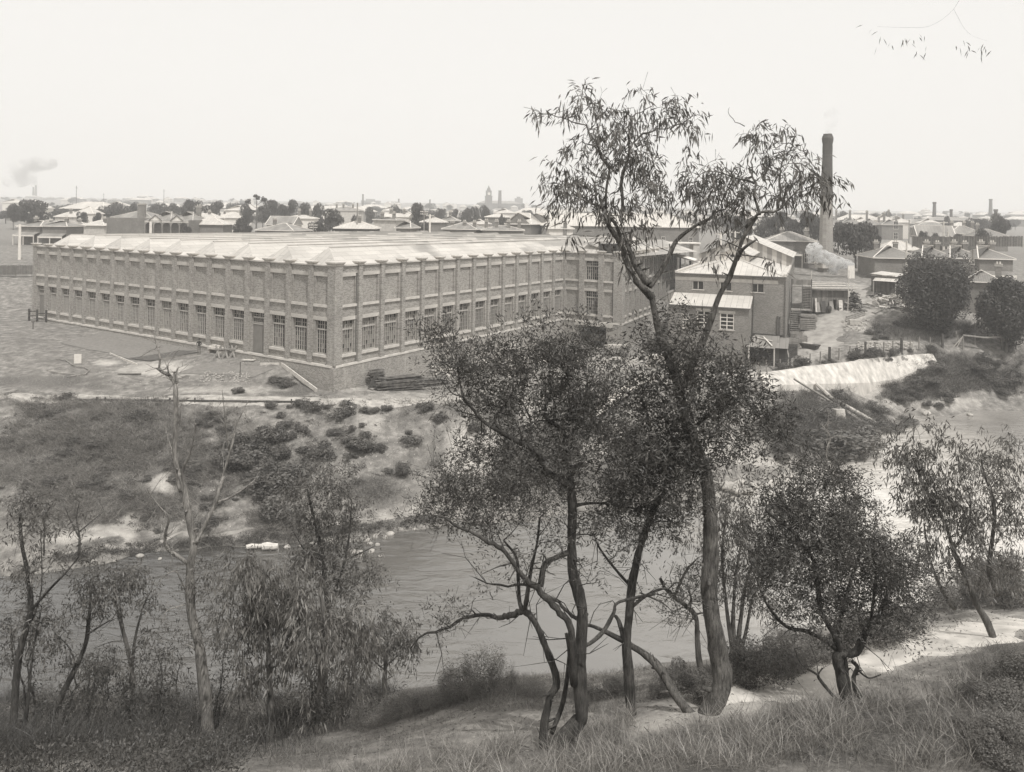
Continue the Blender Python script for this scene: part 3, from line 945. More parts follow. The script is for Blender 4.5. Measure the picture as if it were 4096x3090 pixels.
# long front: bays counted from the corner, x negative.  X0 puts bay i at x = -(i+1)*BAY
class _F: pass
NL, NS = 18, 14
XL = Matrix.Translation((-NL * BAY, 0, 0))
front(XL, NL, BAY, lambda i: 'door' if i in (0, NL - 4) else 'window')
# side front: from the corner along B; facing -A.  local direction of B is -x turned: B = rotate(+90) of -A in the plan
ANG = math.atan2(-A[0] * B[1] + A[1] * B[0], -(A[0] * B[0] + A[1] * B[1]))
XSIDE = Matrix.Rotation(R(90), 4, 'Z')
front(XSIDE, NS, BAY, lambda i: 'window', first=1, gl2=5)
# corner pier
mb = MB(); mb.box(-.85, .22, -.22, .85, -.02, Z_CAP - .42)
cp = mb.build('pier', M['brick'], mill_e)
mb = MB(); z = Z_CAP - .42
mb.box(-.88, .25, -.25, .88, z, z + .1)
mb.taper(-.88, .25, -.25, .88, z + .1, -1.0, .40, -.40, 1.0, z + .3)
mb.box(-1.02, .42, -.42, 1.02, z + .3, z + .42)
mb.build('cap', M['render'], cp)

# wing: returns from the inner corner towards -A, then runs back
WX = NS * BAY                                   # local y of the wing front
WW, WL = 9.56, 36.0
XW = Matrix.Translation((0, WX, 0))
WB3 = WW / 3
MW3 = MW
front(XW, 3, WB3, lambda i: 'both' if i == 1 else 'blind', ow=2.1, first=0, pw=.8, win=window_mesh('window', 2.1, LB0 - WB, .92, 6, 5, 6), winu=window_mesh('window', 2.1, LB1 - PB, .8, 6, 4, 6))
mb = MB(); mb.box(-1.15, .22, -.22, .9, -.02, Z_CAP - .42)
cp = mb.build('pier', M['brick'], mill_e, loc=(WW, WX, 0))
mb = MB()
mb.taper(-1.18, .25, -.25, .9, z + .1, -1.3, .4, -.4, 1.0, z + .3); mb.box(-1.32, .42, -.42, 1.02, z + .3, z + .42)
mb.build('cap', M['render'], cp)
# the wing's right side is splayed: its direction in the plan is (.43, .903)
wd = Vector((.43, .903, 0)); la = Vector((-A[0], -A[1], 0)); lb = Vector((B[0], B[1], 0))
wang = math.atan2(wd.dot(lb), wd.dot(la))
XR = Matrix.Translation((WW, WX, 0)) @ Matrix.Rotation(wang, 4, 'Z')
wwin = window_mesh('window', 1.7, LB0 - WB, .92, 4, 5, 4)
wwinu = window_mesh('window', 1.7, LB1 - PB, .8, 4, 4, 4)
front(XR, 13, WL / 13, lambda i: 'both', ow=1.7, first=1, pw=.5, win=wwin, winu=wwinu)
place('pier', BAYS[(round(WL / 13, 2), 1.7)]['pier'], mill_e, XR, WL, 0, 0)

# plinths with the string course; the wing's plinth has the loading dock
def plinth(X, n, w, name='plinth', dock=None, zlow=-5.5):
    mb = MB()
    L = n * w
    if dock is None:
        mb.relief([0, L], [zlow, -.22], lambda i, j: 0, y=-.27)
    else:
        x0, x1, zb, zt_ = dock
        mb.relief([0, x0, x1, L], [zlow, zb, zt_, -.22], lambda i, j: None if (i, j) == (1, 1) else 0, y=-.27)
        d = 9.0
        mb.quad((x0, -.27, zb), (x0, d, zb), (x0, d, zt_), (x0, -.27, zt_))
        mb.quad((x1, -.27, zb), (x1, -.27, zt_), (x1, d, zt_), (x1, d, zb))
    mb.quad((0, -.27, -.22), (L, -.27, -.22), (L, .1, -.22), (0, .1, -.22))
    po = place(name, mb.mesh(name, [M['brick']]), mill_e, X, 0, 0, 0)
    sb = MB()
    sb.taper(-.0, L, -.33, .0, -.22, -.0, L, -.30, .0, -.02)
    place('string_course', sb.mesh('string_course', [M['render']]), po, Matrix.Identity(4), 0, 0, 0)
    return po
plinth(XL, NL, BAY)
plinth(Matrix.Rotation(R(90), 4, 'Z'), NS, BAY)
dk = plinth(XW, 3, WB3, dock=(2.9, 7.4, -4.05, -.75))
plinth(XR, 13, WL / 13)
mb = MB(); mb.box(-.27, .33, -.33, .27, -5.5, -.22); mb.build('plinth_corner', M['brick'], mill_e)
mb = MB(); mb.box(-.27, .33, -.33, .27, -5.5, -.22); mb.build('plinth_corner', M['brick'], mill_e, loc=(WW, WX, 0))
mb = MB(); mb.box(2.2, 8.5, -.42, -.275, -.74, -.24)
place('beam', mb.mesh('beam', [M['render']]), dk, Matrix.Identity(4), 0, 0, 0)
mb = MB()
mb.box(2.85, 7.45, -.2, 9, -4.3, -4.06, 0); mb.quad((2.9, 9.0, -4.06), (7.4, 9.0, -4.06), (7.4, 9.0, -.75), (2.9, 9.0, -.75), 1); mb.quad((2.9, -.2, -.75), (2.9, 9, -.75), (7.4, 9, -.75), (7.4, -.2, -.75), 1)
place('dock_room', mb.mesh('dock_room', [M['yard'], M['door']]), dk, Matrix.Identity(4), 0, 0, 0)

# hidden back walls so that the block is closed
mb = MB()
DEP = 86.0
mb.box(-NL * BAY - .1, -NL * BAY + .1, .3, DEP, -.8, Z_COP - .3)
mb.box(-NL * BAY, 0, DEP, DEP + .3, -5, Z_COP - .3)
mb.build('back_wall', M['brick'], mill_e)

# saw-tooth roof: local x (across the teeth), y along them
ZL, ZP = 9.45, 11.6
def tooth(x0, x1, xp, y0, y1, zl=ZL, zp=ZP):
    mb = MB()
    # shallow sunny slope x1 (low) -> xp (ridge), steep side xp -> x0
    n = 24
    for i in range(n):
        a_, b_ = y0 + (y1 - y0) * i / n, y0 + (y1 - y0) * (i + 1) / n
        mb.quad((x1, a_, zl), (x1, b_, zl), (xp, b_, zp), (xp, max(a_, y0 + 3.0) if i == 0 else a_, zp), 0)
    hp = 3.0
    mb.quad((xp, y0 + hp, zp), (xp, y1, zp), (x0, y1, zl), (x0, y0, zl), 1)
    mb.add(((x0, y0, zl), (x1, y0, zl), (xp, y0 + hp, zp)), ((0, 1, 2),), 1)
    mb.add(((x0, y1, zl), (x1, y1, zl), (xp, y1, zp)), ((2, 1, 0),), 1)
    mb.box(xp - .12, xp + .12, y0 + hp, y1, zp - .01, zp + .06, 0)
    return mb.build('roof', [M['roof'], M['gable_iron']], mill_e)
tw = 2 * BAY
for j in range(9):
    x1 = -j * tw - (.55 if j == 0 else .06)
    tooth(-(j + 1) * tw, x1, -j * tw - .75 * tw, .9, DEP - .2)
tooth(.02, WW - .5, 2.4, WX + .8, WX + WL * .93, ZL, ZL + 2.0)
mb = MB(); mb.box(0, 2.9, 0, 2.4, 0, 1.35, 0); mb.box(-.06, 2.96, -.06, 2.46, 1.35, 1.45, 0)
for x in (.02, 1.45, 2.88): mb.box(x - .05, x + .05, -.08, -.01, 0, 1.35, 1)
mb.build('roof_tank', [M['iron_dark'], M['wood_dark']], mill_e, loc=(5.6, WX + .7, Z_COP - .05))
# downpipes
def downpipe(X, x, y, z0, z1):
    mb = MB(); mb.tube([(x, y, z0), (x, y, z1)], .05, 8)
    mb.box(x - .1, x + .1, y - .1, y + .1, z1, z1 + .18)
    place('downpipe', mb.mesh('downpipe', [M['pipe']]), mill_e, X, 0, 0, 0)
downpipe(XL, NL * BAY - 1.0, -.12, -3.0, -.1)
downpipe(XW, .12, -.12, -3.9, 8.6)
downpipe(XW, WW - 1.28, -.10, -3.9, 8.6)
downpipe(XSIDE, BAY - .43, -.06, .05, 9.0)
# ------------------------------------------------------------------ houses
def win_simple(name, w, h, mats=('white', 'glass'), bars=1, mid=True):
    mb = MB()
    mb.quad((-w / 2, .02, 0), (w / 2, .02, 0), (w / 2, .02, h), (-w / 2, .02, h), 1)
    f = .08
    mb.box(-w / 2, -w / 2 + f, -.05, .05, 0, h); mb.box(w / 2 - f, w / 2, -.05, .05, 0, h)
    mb.box(-w / 2 + f, w / 2 - f, -.05, .05, h - f, h); mb.box(-w / 2 - .08, w / 2 + .08, -.10, .05, -.1, .02)
    if mid: mb.box(-w / 2 + f, w / 2 - f, -.04, .04, h / 2 - .04, h / 2 + .04)
    for i in range(1, bars + 1):
        x = -w / 2 + w * i / (bars + 1)
        mb.box(x - .03, x + .03, -.035, .04, f, h - f)
    return mb.mesh(name, [M[mats[0]], M[mats[1]]])

def chimney_mesh(h, w=.75, d=.5, mat='brick_house'):
    mb = MB()
    mb.box(-w / 2, w / 2, -d / 2, d / 2, -1.2, h - .35, 0)
    mb.box(-w / 2 - .1, w / 2 + .1, -d / 2 - .1, d / 2 + .1, h - .35, h - .2, 1)
    mb.box(-w / 2 - .04, w / 2 + .04, -d / 2 - .04, d / 2 + .04, h - .2, h - .08, 0)
    mb.box(-w / 2 - .14, w / 2 + .14, -d / 2 - .14, d / 2 + .14, h - .08, h, 1)
    for x in (-w / 4, w / 4): mb.tube([(x, 0, h), (x, 0, h + .35)], [.13, .11], 8, 1)
    return mb.mesh('chimney', [M[mat], M['render']])
CHM = {}
def chimney(parent, x, y, z, h, w=.75, mat='brick_house'):
    k = (round(h, 1), round(w, 2), mat)
    if k not in CHM: CHM[k] = chimney_mesh(h, w, .5, mat)
    return link('chimney', CHM[k], parent, (x, y, z))

def hip_roof(mb, w, d, z, rise, ov=.35, inset=None, gable=None, mi=0, caps=1):
    """hip (or gable along GABLE axis) over a w x d block centred on the origin"""
    a, b = w / 2 + ov, d / 2 + ov
    i = min(a, b) if inset is None else inset
    zt = z + rise
    if w >= d:
        L, R_ = (-a + (0 if gable else i), 0), (a - (0 if gable else i), 0)
        e = [(-a, -b), (a, -b), (a, b), (-a, b)]
    else:
        L, R_ = (0, -b + (0 if gable else i)), (0, b - (0 if gable else i))
        e = [(-a, b), (-a, -b), (a, -b), (a, b)]
    q = [Vector((*p, z)) for p in e]
    l, r = Vector((*L, zt)), Vector((*R_, zt))
    mb.add((q[0], q[1], r, l), ((0, 1, 2, 3),), mi)
    mb.add((q[2], q[3], l, r), ((0, 1, 2, 3),), mi)
    mb.add((q[1], q[2], r), ((0, 1, 2),), mi)
    mb.add((q[3], q[0], l), ((0, 1, 2),), mi)
    # underside and gutter board
    mb.add(q, ((3, 2, 1, 0),), caps)
    for s, t_ in ((0, 1), (1, 2), (2, 3), (3, 0)):
        mb.bar(q[s] + Vector((0, 0, -.08)), q[t_] + Vector((0, 0, -.08)), .09, .16, caps)
    for s, t_ in ((q[0], l), (q[1], r), (q[2], r), (q[3], l), (l, r)):
        mb.bar(s + Vector((0, 0, .02)), t_ + Vector((0, 0, .02)), .16, .10, caps)

def house(name, label, cat, px, pe, Y, w, d, rise, rz=0.0, wall='brick_house', roof='iron', gable=None, chims=(), wins=(), group=None, low=None, verandah=None, trim='white'):
    """eave of the camera-side wall at pixel (px, pe), distance Y; walls reach the ground"""
    e = P(px, pe, Y)
    g = gz(e.x, e.y) if low is None else e.z - low
    h = max(2.2, e.z - g)
    o = thing(name, label, cat, (e.x, e.y, e.z - h), rz, group)
    off = Vector((0, d / 2, 0))
    mb = MB()
    mb.box(-w / 2, w / 2, 0, d, -1.0, h)
    if gable:
        if w >= d:
            for x in (-w / 2, w / 2): mb.add(((x, 0, h), (x, d, h), (x, d / 2, h + rise)), ((0, 1, 2),))
        else:
            for y in (0, d): mb.add(((-w / 2, y, h), (w / 2, y, h), (0, y, h + rise)), ((0, 1, 2),))
    mb.build('wall', M[wall], o)
    rb = MB()
    hip_roof(rb, w, d, h, rise, gable=gable)
    rb.build('roof', [M[roof], M[trim]], o, loc=(0, d / 2, 0.02))
    for c in chims:
        chimney(o, c[0], c[1], h + (c[3] if len(c) > 3 else rise * .45), c[2])
    for x, z, ww, hh in wins:
        k = ('w', ww, hh)
        if k not in CHM: CHM[k] = win_simple('window', ww, hh)
        link('window', CHM[k], o, (x, -.03, z))
    if verandah:
        vx0, vx1, vd, vz = verandah
        vb = MB()
        vb.quad((vx0, -vd, vz), (vx1, -vd, vz), (vx1, -.01, vz + vd * .35), (vx0, -.01, vz + vd * .35), 0)
        vb.box(vx0, vx1, -vd - .05, -vd + .03, vz - .35, vz - .02, 1)
        n = max(2, int((vx1 - vx0) / 2.4) + 1)
        for i in range(n):
            x = vx0 + .08 + (vx1 - vx0 - .16) * i / (n - 1)
            vb.box(x - .07, x + .07, -vd, -vd + .14, -.3, vz, 1)
        vb.build('verandah', [M[roof], M[trim]], o)
    return o

# ---- boiler house
pc = P(3146, 1110, 101.0)
BH = thing('boiler_house', 'dark brick workshop with bright hipped iron roof, a roof ventilator and a lean-to in front', 'factory', (pc.x, pc.y, -18.2), math.atan2(-.368, .930))
hw = pc.z + 18.2                               # wall height
BW, BD = 14.6, 24.0
mb = MB()
wx = [(-12.25, -10.7), (-8.55, -6.95), (-4.45, -2.8)]
xs_ = [-BW] + [q for p_ in wx for q in p_] + [0]
zs_ = [-3, hw - 2.15, hw - 1.0, hw]
mb.relief(xs_, zs_, lambda i, j: .22 if (i in (1, 3, 5) and j == 1) else 0.0)
mb.quad((0, 0, -3), (0, BD, -3), (0, BD, hw), (0, 0, hw)); mb.quad((-BW, 0, -3), (-BW, 0, hw), (-BW, 46, hw), (-BW, 46, -3))
mb.quad((0, BD, -3), (0, 46, -3), (0, 46, hw), (0, BD, hw))
mb.build('wall', M['brick_dark'], BH)
mb = MB()
mb.box(-BW, -1.0, -.03, .02, hw - .98, hw - .52)
mb.build('lintel_band', M['render'], BH)
for x0, x1 in wx:
    mb = MB()
    c = (x0 + x1) / 2
    w_ = x1 - x0
    mb.quad((x0, .19, hw - 2.15), (x1, .19, hw - 2.15), (x1, .19, hw - 1), (x0, .19, hw - 1), 1)
    for x in (x0 + .05, c, x1 - .05): mb.box(x - .05, x + .05, .08, .2, hw - 2.1, hw - 1, 0)
    mb.box(x0, x1, .08, .2, hw - 1.08, hw - 1.0, 0)
    mb.box(x0 - .08, x1 + .08, -.08, .2, hw - 2.27, hw - 2.15, 2)
    mb.build('window', [M['frame'], M['glass'], M['sill']], BH)
rb = MB()
rise = 2.0; st_ = 7.3
a_, f_, l_ = Vector((-BW + .3, -.25, hw)), Vector((.0, -.25, hw)), Vector((-BW / 2, st_, hw + rise))
bk = Vector((-BW / 2, 46, hw + rise))
rb.add((a_, f_, l_), ((0, 1, 2),), 0)
rb.quad(f_, (0, 46, hw), bk, l_, 1)
rb.quad((-BW + .3, 46, hw), a_, l_, bk, 1)
rb.bar(f_ + Vector((0, 0, .03)), l_ + Vector((0, 0, .03)), .25, .05, 2); rb.bar(a_ + Vector((0, 0, .03)), l_ + Vector((0, 0, .03)), .25, .05, 2)
rb.box(-BW, .0, -.36, -.22, hw - .12, hw + .03, 3)
rb.build('roof', [M['white_iron'], M['white_iron'], M['iron'], M['pipe']], BH)
mb = MB(); mb.box(-.32, .06, -.06, BD, hw - .02, hw + .38); mb.box(-BW - .06, -BW + .32, -.06, 46, hw - .02, hw + .3)
mb.build('parapet', M['render'], BH)
# ventilator along the ridge
vw = 1.95
vz0, vz1, vz2 = hw + .9, hw + 2.55, hw + 3.5
mb = MB()
y0, y1 = st_ + .3, 42
cx_ = -BW / 2
mb.box(cx_ - vw, cx_ + vw, y0, y0 + .1, vz0, vz1, 1)
mb.add(((cx_ - vw, y0, vz1), (cx_ + vw, y0, vz1), (cx_, y0, vz2)), ((0, 1, 2),), 1)
for s in (-1, 1):
    mb.quad((cx_ + s * vw, y0, vz0 - .4), (cx_ + s * vw, y1, vz0 - .4), (cx_ + s * vw, y1, vz1 - .9), (cx_ + s * vw, y0, vz1 - .9), 2)
    mb.quad((cx_ + s * (vw + .5), y0 - .4, vz1 - .25), (cx_ + s * (vw + .5), y1, vz1 - .25), (cx_, y1, vz2 + .03), (cx_, y0 - .4, vz2 + .03), 0)
    for i in range(12):
        y = y0 + .2 + i * (y1 - y0 - .4) / 11
        mb.box(cx_ + s * vw - .06, cx_ + s * vw + .06, y - .07, y + .07, vz0, vz1, 1)
        mb.bar((cx_ + s * vw, y, vz1 - .9), (cx_ + s * (vw + .45), y, vz1 - .3), .08, .08, 1)
mb.box(cx_ - .75, cx_ + .75, y0 - .05, y0 - .01, vz0 + .75, vz1 - .1, 3)
for x in (-.75, 0, .75): mb.box(cx_ + x - .05, cx_ + x + .05, y0 - .08, y0 - .04, vz0 + .7, vz1 - .05, 1)
mb.box(cx_ - .75, cx_ + .75, y0 - .08, y0 - .04, vz0 + 1.1, vz0 + 1.18, 1)
mb.build('ventilator', [M['white_iron'], M['white'], M['dark'], M['glass']], BH)
# taller rear block with pale gable
mb = MB()
hz = hw + 1.7
mb.add(((-BW, BD, hw - .5), (0, BD, hw - .5), (0, BD, hz), (-BW / 2, BD, hz + 3.0), (-BW, BD, hz)), ((0, 1, 2, 3, 4),), 0)
mb.quad((0, BD, hw - .6), (0, 46, hw - .6), (0, 46, hz), (0, BD, hz), 0); mb.quad((-BW, BD, hw - .6), (-BW, BD, hz), (-BW, 46, hz), (-BW, 46, hw - .6), 0)
for s, x in ((1, .35), (-1, -BW - .35)):
    mb.quad((x, BD - .4, hz - .12), (x, 46.2, hz - .12), (-BW / 2, 46.2, hz + 3.05), (-BW / 2, BD - .4, hz + 3.05), 1)
mb.build('rear_block', [M['white_iron'], M['white_iron']], BH)
# lean-to
lx0, lx1, lp = -BW - .2, -4.35, 4.0
lz0, lz1 = -10.2 + 18.2, -11.35 + 18.2
mb = MB()
lw = [(-12.9, -12.0, lz1 - 3.1, lz1 - 1.6), (-11.0, -9.2, lz1 - 2.75, lz1 - .75), (-8.05, -6.25, lz1 - 2.95, lz1 - .9)]
xs_ = [lx0] + [q for p_ in lw for q in p_[:2]] + [lx1]
zz = sorted({-3, lz1, *[p_[2] for p_ in lw], *[p_[3] for p_ in lw]})
def dlt(i, j):
    if i in (1, 3, 5):
        p_ = lw[(i - 1) // 2]
        if zz[j] >= p_[2] - 1e-6 and zz[j + 1] <= p_[3] + 1e-6: return .25
    return 0.0
mb.relief(xs_, zz, dlt, y=-lp)
mb.add(((lx1, -lp, -3), (lx1, -.01, -3), (lx1, -.01, lz0), (lx1, -lp, lz1)), ((0, 1, 2, 3),)); mb.add(((lx0, -lp, -3), (lx0, -.01, -3), (lx0, -.01, lz0), (lx0, -lp, lz1)), ((3, 2, 1, 0),))
mb.box(lx0 - .3, lx0 + .1, -lp - .05, 1.0, lz1 + .2, lz0 + .35)
lo = mb.build('lean_to', M['brick_dark'], BH)
rb = MB(); rb.quad((lx0 + .1, -lp - .3, lz1 - .02), (lx1 + .15, -lp - .3, lz1 - .02), (lx1 + .15, -.02, lz0 + .06), (lx0 + .1, -.02, lz0 + .06), 0)
rb.box(lx0 + .1, lx1 + .15, -lp - .36, -lp - .28, lz1 - .16, lz1 - .02, 1)
rb.build('roof', [M['iron'], M['pipe']], lo)
for k, (x0, x1, z0, z1) in enumerate(lw):
    mb = MB()
    c = (x0 + x1) / 2
    mb.quad((x0, -lp + .2, z0), (x1, -lp + .2, z0), (x1, -lp + .2, z1), (x0, -lp + .2, z1), 1)
    for x in (x0 + .06, c, x1 - .06): mb.box(x - .06, x + .06, -lp + .06, -lp + .18, z0, z1, 0)
    for j in range(5): mb.box(x0, x1, -lp + .07, -lp + .17, z0 + (z1 - z0) * j / 4 - .05, z0 + (z1 - z0) * j / 4 + .05, 0)
    mb.box(x0 - .15, x1 + .15, -lp - .03, -lp + .01, z1 + .02, z1 + .38, 2); mb.box(x0 - .1, x1 + .1, -lp - .12, -lp + .1, z0 - .14, z0 - .05, 2)
    mb.build('window', [M['white'], M['glass'], M['render']], lo)
# pipes on the front wall
mb = MB()
mb.tube([(-4.25, -.08, hw - 2.0), (-4.25, -.08, hw - .1)], .05, 6)
mb.tube([(-4.25, -.08, 1.0), (-4.1, -.08, lz0), (-4.25, -.08, hw - 2)], .05, 6); mb.tube([(-4.2, -.1, 3.1), (-.2, -.1, 3.1)], .07, 6); mb.tube([(-4.2, -.1, 2.4), (0.05, -.1, 2.4)], .09, 6)
mb.tube([(-1.0, -.12, 0), (-1.0, -.12, 5.6)], .12, 8); mb.tube([(-.75, -.12, 0), (-.75, -.12, 5.5)], .1, 8)
mb.tube([(-.15, -.1, 0), (-.15, -.1, hw - .5)], .05, 6)
mb.build('pipework', M['pipe'], BH)

# ---- tall stack
ps = P(3302, 1102, 146.0)
SZ = gz(ps.x, ps.y)
ST = thing('factory_stack', 'tall tapering brick chimney stack with pale banded shaft and corbelled dark top', 'chimney', (ps.x, ps.y, SZ), R(8))
top = P(3316, 537, 146.0).z - SZ
cap = P(3302, 1066, 146.0).z - SZ
mb = MB(); mb.box(-1.05, 1.05, -1.05, 1.05, -1.5, cap - .2); mb.build('base', M['brick_stack'], ST)
mb = MB()
mb.box(-1.45, 1.45, -1.45, 1.45, cap - .3, cap)
for s in range(4):
    X = Matrix.Rotation(s * math.pi / 2, 4, 'Z')
    vs = [X @ Vector((x / 2, -1.45, cap + zz_ * .8)) for x, zz_ in ((-2.9, 0), (2.9, 0), (2.9, .95), (1.6, .3), (0, .15), (-1.6, .3), (-2.9, .95))]
    wv = [X @ Vector((x / 2, -1.3, cap + zz_ * .8)) for x, zz_ in ((-2.9, 0), (2.9, 0), (2.9, .95), (1.6, .3), (0, .15), (-1.6, .3), (-2.9, .95))]
    mb.add(vs + wv, ((0, 1, 2, 3, 4, 5, 6), (13, 12, 11, 10, 9, 8, 7), (2, 9, 10, 3), (3, 10, 11, 4), (4, 11, 12, 5), (5, 12, 13, 6)))
mb.build('base_cap', M['render'], ST)
mb = MB()
hgt = [cap, cap + 2, cap + 5, cap + 8.5, cap + 12.5, cap + 17, top - 2.2]
def sr(z): return 1.36 - .58 * (z - cap) / (top - cap)
mb.tube([(0, 0, z) for z in hgt], [sr(z) for z in hgt], 12)
mb.build('shaft', M['brick_stack'], ST, smooth=False)
mb = MB()
r0 = sr(top - 2)
mb.tube([(0, 0, top - 3.6), (0, 0, top - 3.5), (0, 0, top - 2.2)], [r0 + .04, r0 + .09, r0 + .09], 12)
mb.tube([(0, 0, top - 2.2), (0, 0, top - 1.9), (0, 0, top - 1.5), (0, 0, top - .9), (0, 0, top - .8), (0, 0, top - .3)], [r0 + .04, r0 + .07, r0 + .16, r0 + .22, r0 + .22, r0 + .06], 12)
mb.tube([(0, 0, top - .3), (0, 0, top)], [r0 - .01, r0 - .02], 12)
M['soot'] = brick_mat('sooty_brick', .06, .11, .12)
mb.build('crown_course', M['soot'], ST)
# soot has blackened the upper shaft
mb = MB()
hh = [top - 12, top - 9, top - 3.55]
mb.tube([(0, 0, z) for z in hh], [sr(z) + .03 for z in hh], 12)
mb.build('sooted_shaft', M['soot'], ST)
# ------------------------------------------------------------------ the town
# near, on the right
house('villa', 'single-storey villa with striped hip roof standing left of the tall stack', 'house', 3165, 964, 152, 9.0, 8, 1.7, R(-14), 'brick_house', 'iron_dull', chims=((-1.2, 6, 1.6), (3.6, 6, 1.6)), wins=((2.9, .9, .8, 1.9), (4.0, .9, .8, 1.9)), verandah=(-4.4, 2.0, 1.6, 2.6))
T0 = on_ground(3640, 1105)
tl = ['end terrace house with a blank brick side wall behind the small iron shed', 'second terrace house from the blank brick end wall, half behind the dark tree', 'third terrace house of the row, above the dark tree', 'terrace house at the far right end with a bright verandah valance']
for i, (px, pe, Y) in enumerate(((3590, 1033, 134), (3755, 1033, 131), (3870, 1034, 129), (3985, 1036, 126))):
    house('terrace_house', tl[i], 'house', px, pe, Y, 7.6 if i == 0 else 5.1, 9.5, 2.0, R(-8), 'brick_house', 'slate', chims=((-1.6, 6.4, 2.0, .7), (1.8, 6.4, 2.0, .7)) if i == 0 else ((.4, 6.4, 2.0, .7), (2.2, 6.4, 1.9, .7)),
          group='brick terrace row right of the stack', verandah=(-2.4, 2.4, 1.6, 2.5) if i > 1 else None, wins=() if i < 2 else ((-1.0, .5, .9, 1.7), (.9, .5, .9, 1.7)))
house('cottage', 'low slate-roofed cottage with two stout chimneys at the right edge below the terrace row', 'house', 3935, 1128, 112, 4.6, 5.5, 1.5, R(-25), 'brick_house', 'slate', chims=((-1.4, 2.6, 1.9, .8), (2.4, 4.4, 1.7, .8)))
two = [('two_storey_house', 'two-storey brick house with a tall window in its end wall', 3570, 900, 292, 7.4, 10, 2.0, ((1.2, 4.2, 1.6, 3.0), (1.2, .4, 1.6, 2.4)), ((-2, 4, 3.8), (3.4, 8, 3.2, .3))),
       ('two_storey_house', 'two-storey house whose hip roof stands between the windowed end wall and the dense dark tree', 3488, 900, 300, 7.8, 10, 2.4, (), ((-1, 4, 4.4), (3.2, 3, 3.0, .3))),
       ('two_storey_house', 'two-storey house showing twin hip roofs just right of the tall stack', 3408, 896, 310, 8, 10, 2.4, (), ((0, 4, 4.4),)),
       ('two_storey_house', 'two-storey house mostly hidden behind the tall stack', 3340, 895, 318, 8, 10, 2.4, (), ((1.2, 4, 4.4),)),
       ('two_storey_house', 'rearmost of the two-storey houses, its wide hip roof above the windowed end wall', 3590, 889, 330, 9.5, 9, 2.4, (), ((-2.6, 4, 4.2), (3.0, 3, 2.4)))]
for nm, lb, px, pe, Y, w, d, ri, wi, ch in two:
    house(nm, lb, 'house', px, pe, Y, w, d, ri, R(-12), 'brick_house', 'slate', chims=ch, wins=wi, group='two-storey houses beyond the stack')
house('iron_shed', 'long bright iron roof between the dense tree and the terrace chimneys', 'shed', 3606, 1000, 165, 7.6, 6, 1.9, R(-6), 'iron_dull', 'white_iron')
house('cottage', 'gabled cottage with pale iron roof beyond the telegraph poles on the right', 'house', 3745, 946, 190, 8.0, 7, 2.6, R(-16), 'brick_house', 'iron_dull', gable=True, verandah=(-1, 4, 1.8, 2.4))
house('cottage', 'cottage with three chimneys next to the gabled one', 'house', 3866, 936, 215, 8.5, 7, 2.2, R(-10), 'brick_house', 'iron_dull', chims=((-2.4, 4, 2.4), (.8, 4, 2.4), (3, 4, 2.4)))
house('cottage', 'low cottage roof behind the fence at the right edge', 'house', 3968, 945, 205, 8.0, 7, 1.8, R(-8), 'brick_house', 'slate', chims=((-2, 4, 2.4),))
house('long_factory', 'long low dark factory below the two thin stacks on the right', 'factory', 3835, 882, 420, 33, 14, 1.6, R(-6), 'soot', 'iron_dull')
house('long_mill', 'long brick mill with a bright hip roof behind the gum tree', 'factory', 2480, 906, 195, 40, 13, 3.2, R(-3), 'brick_house', 'white_iron', wins=[(x, 1.2, 1.0, 1.8) for x in (-17, -13, -9, -5, -1, 3, 7, 11, 15, 18)])
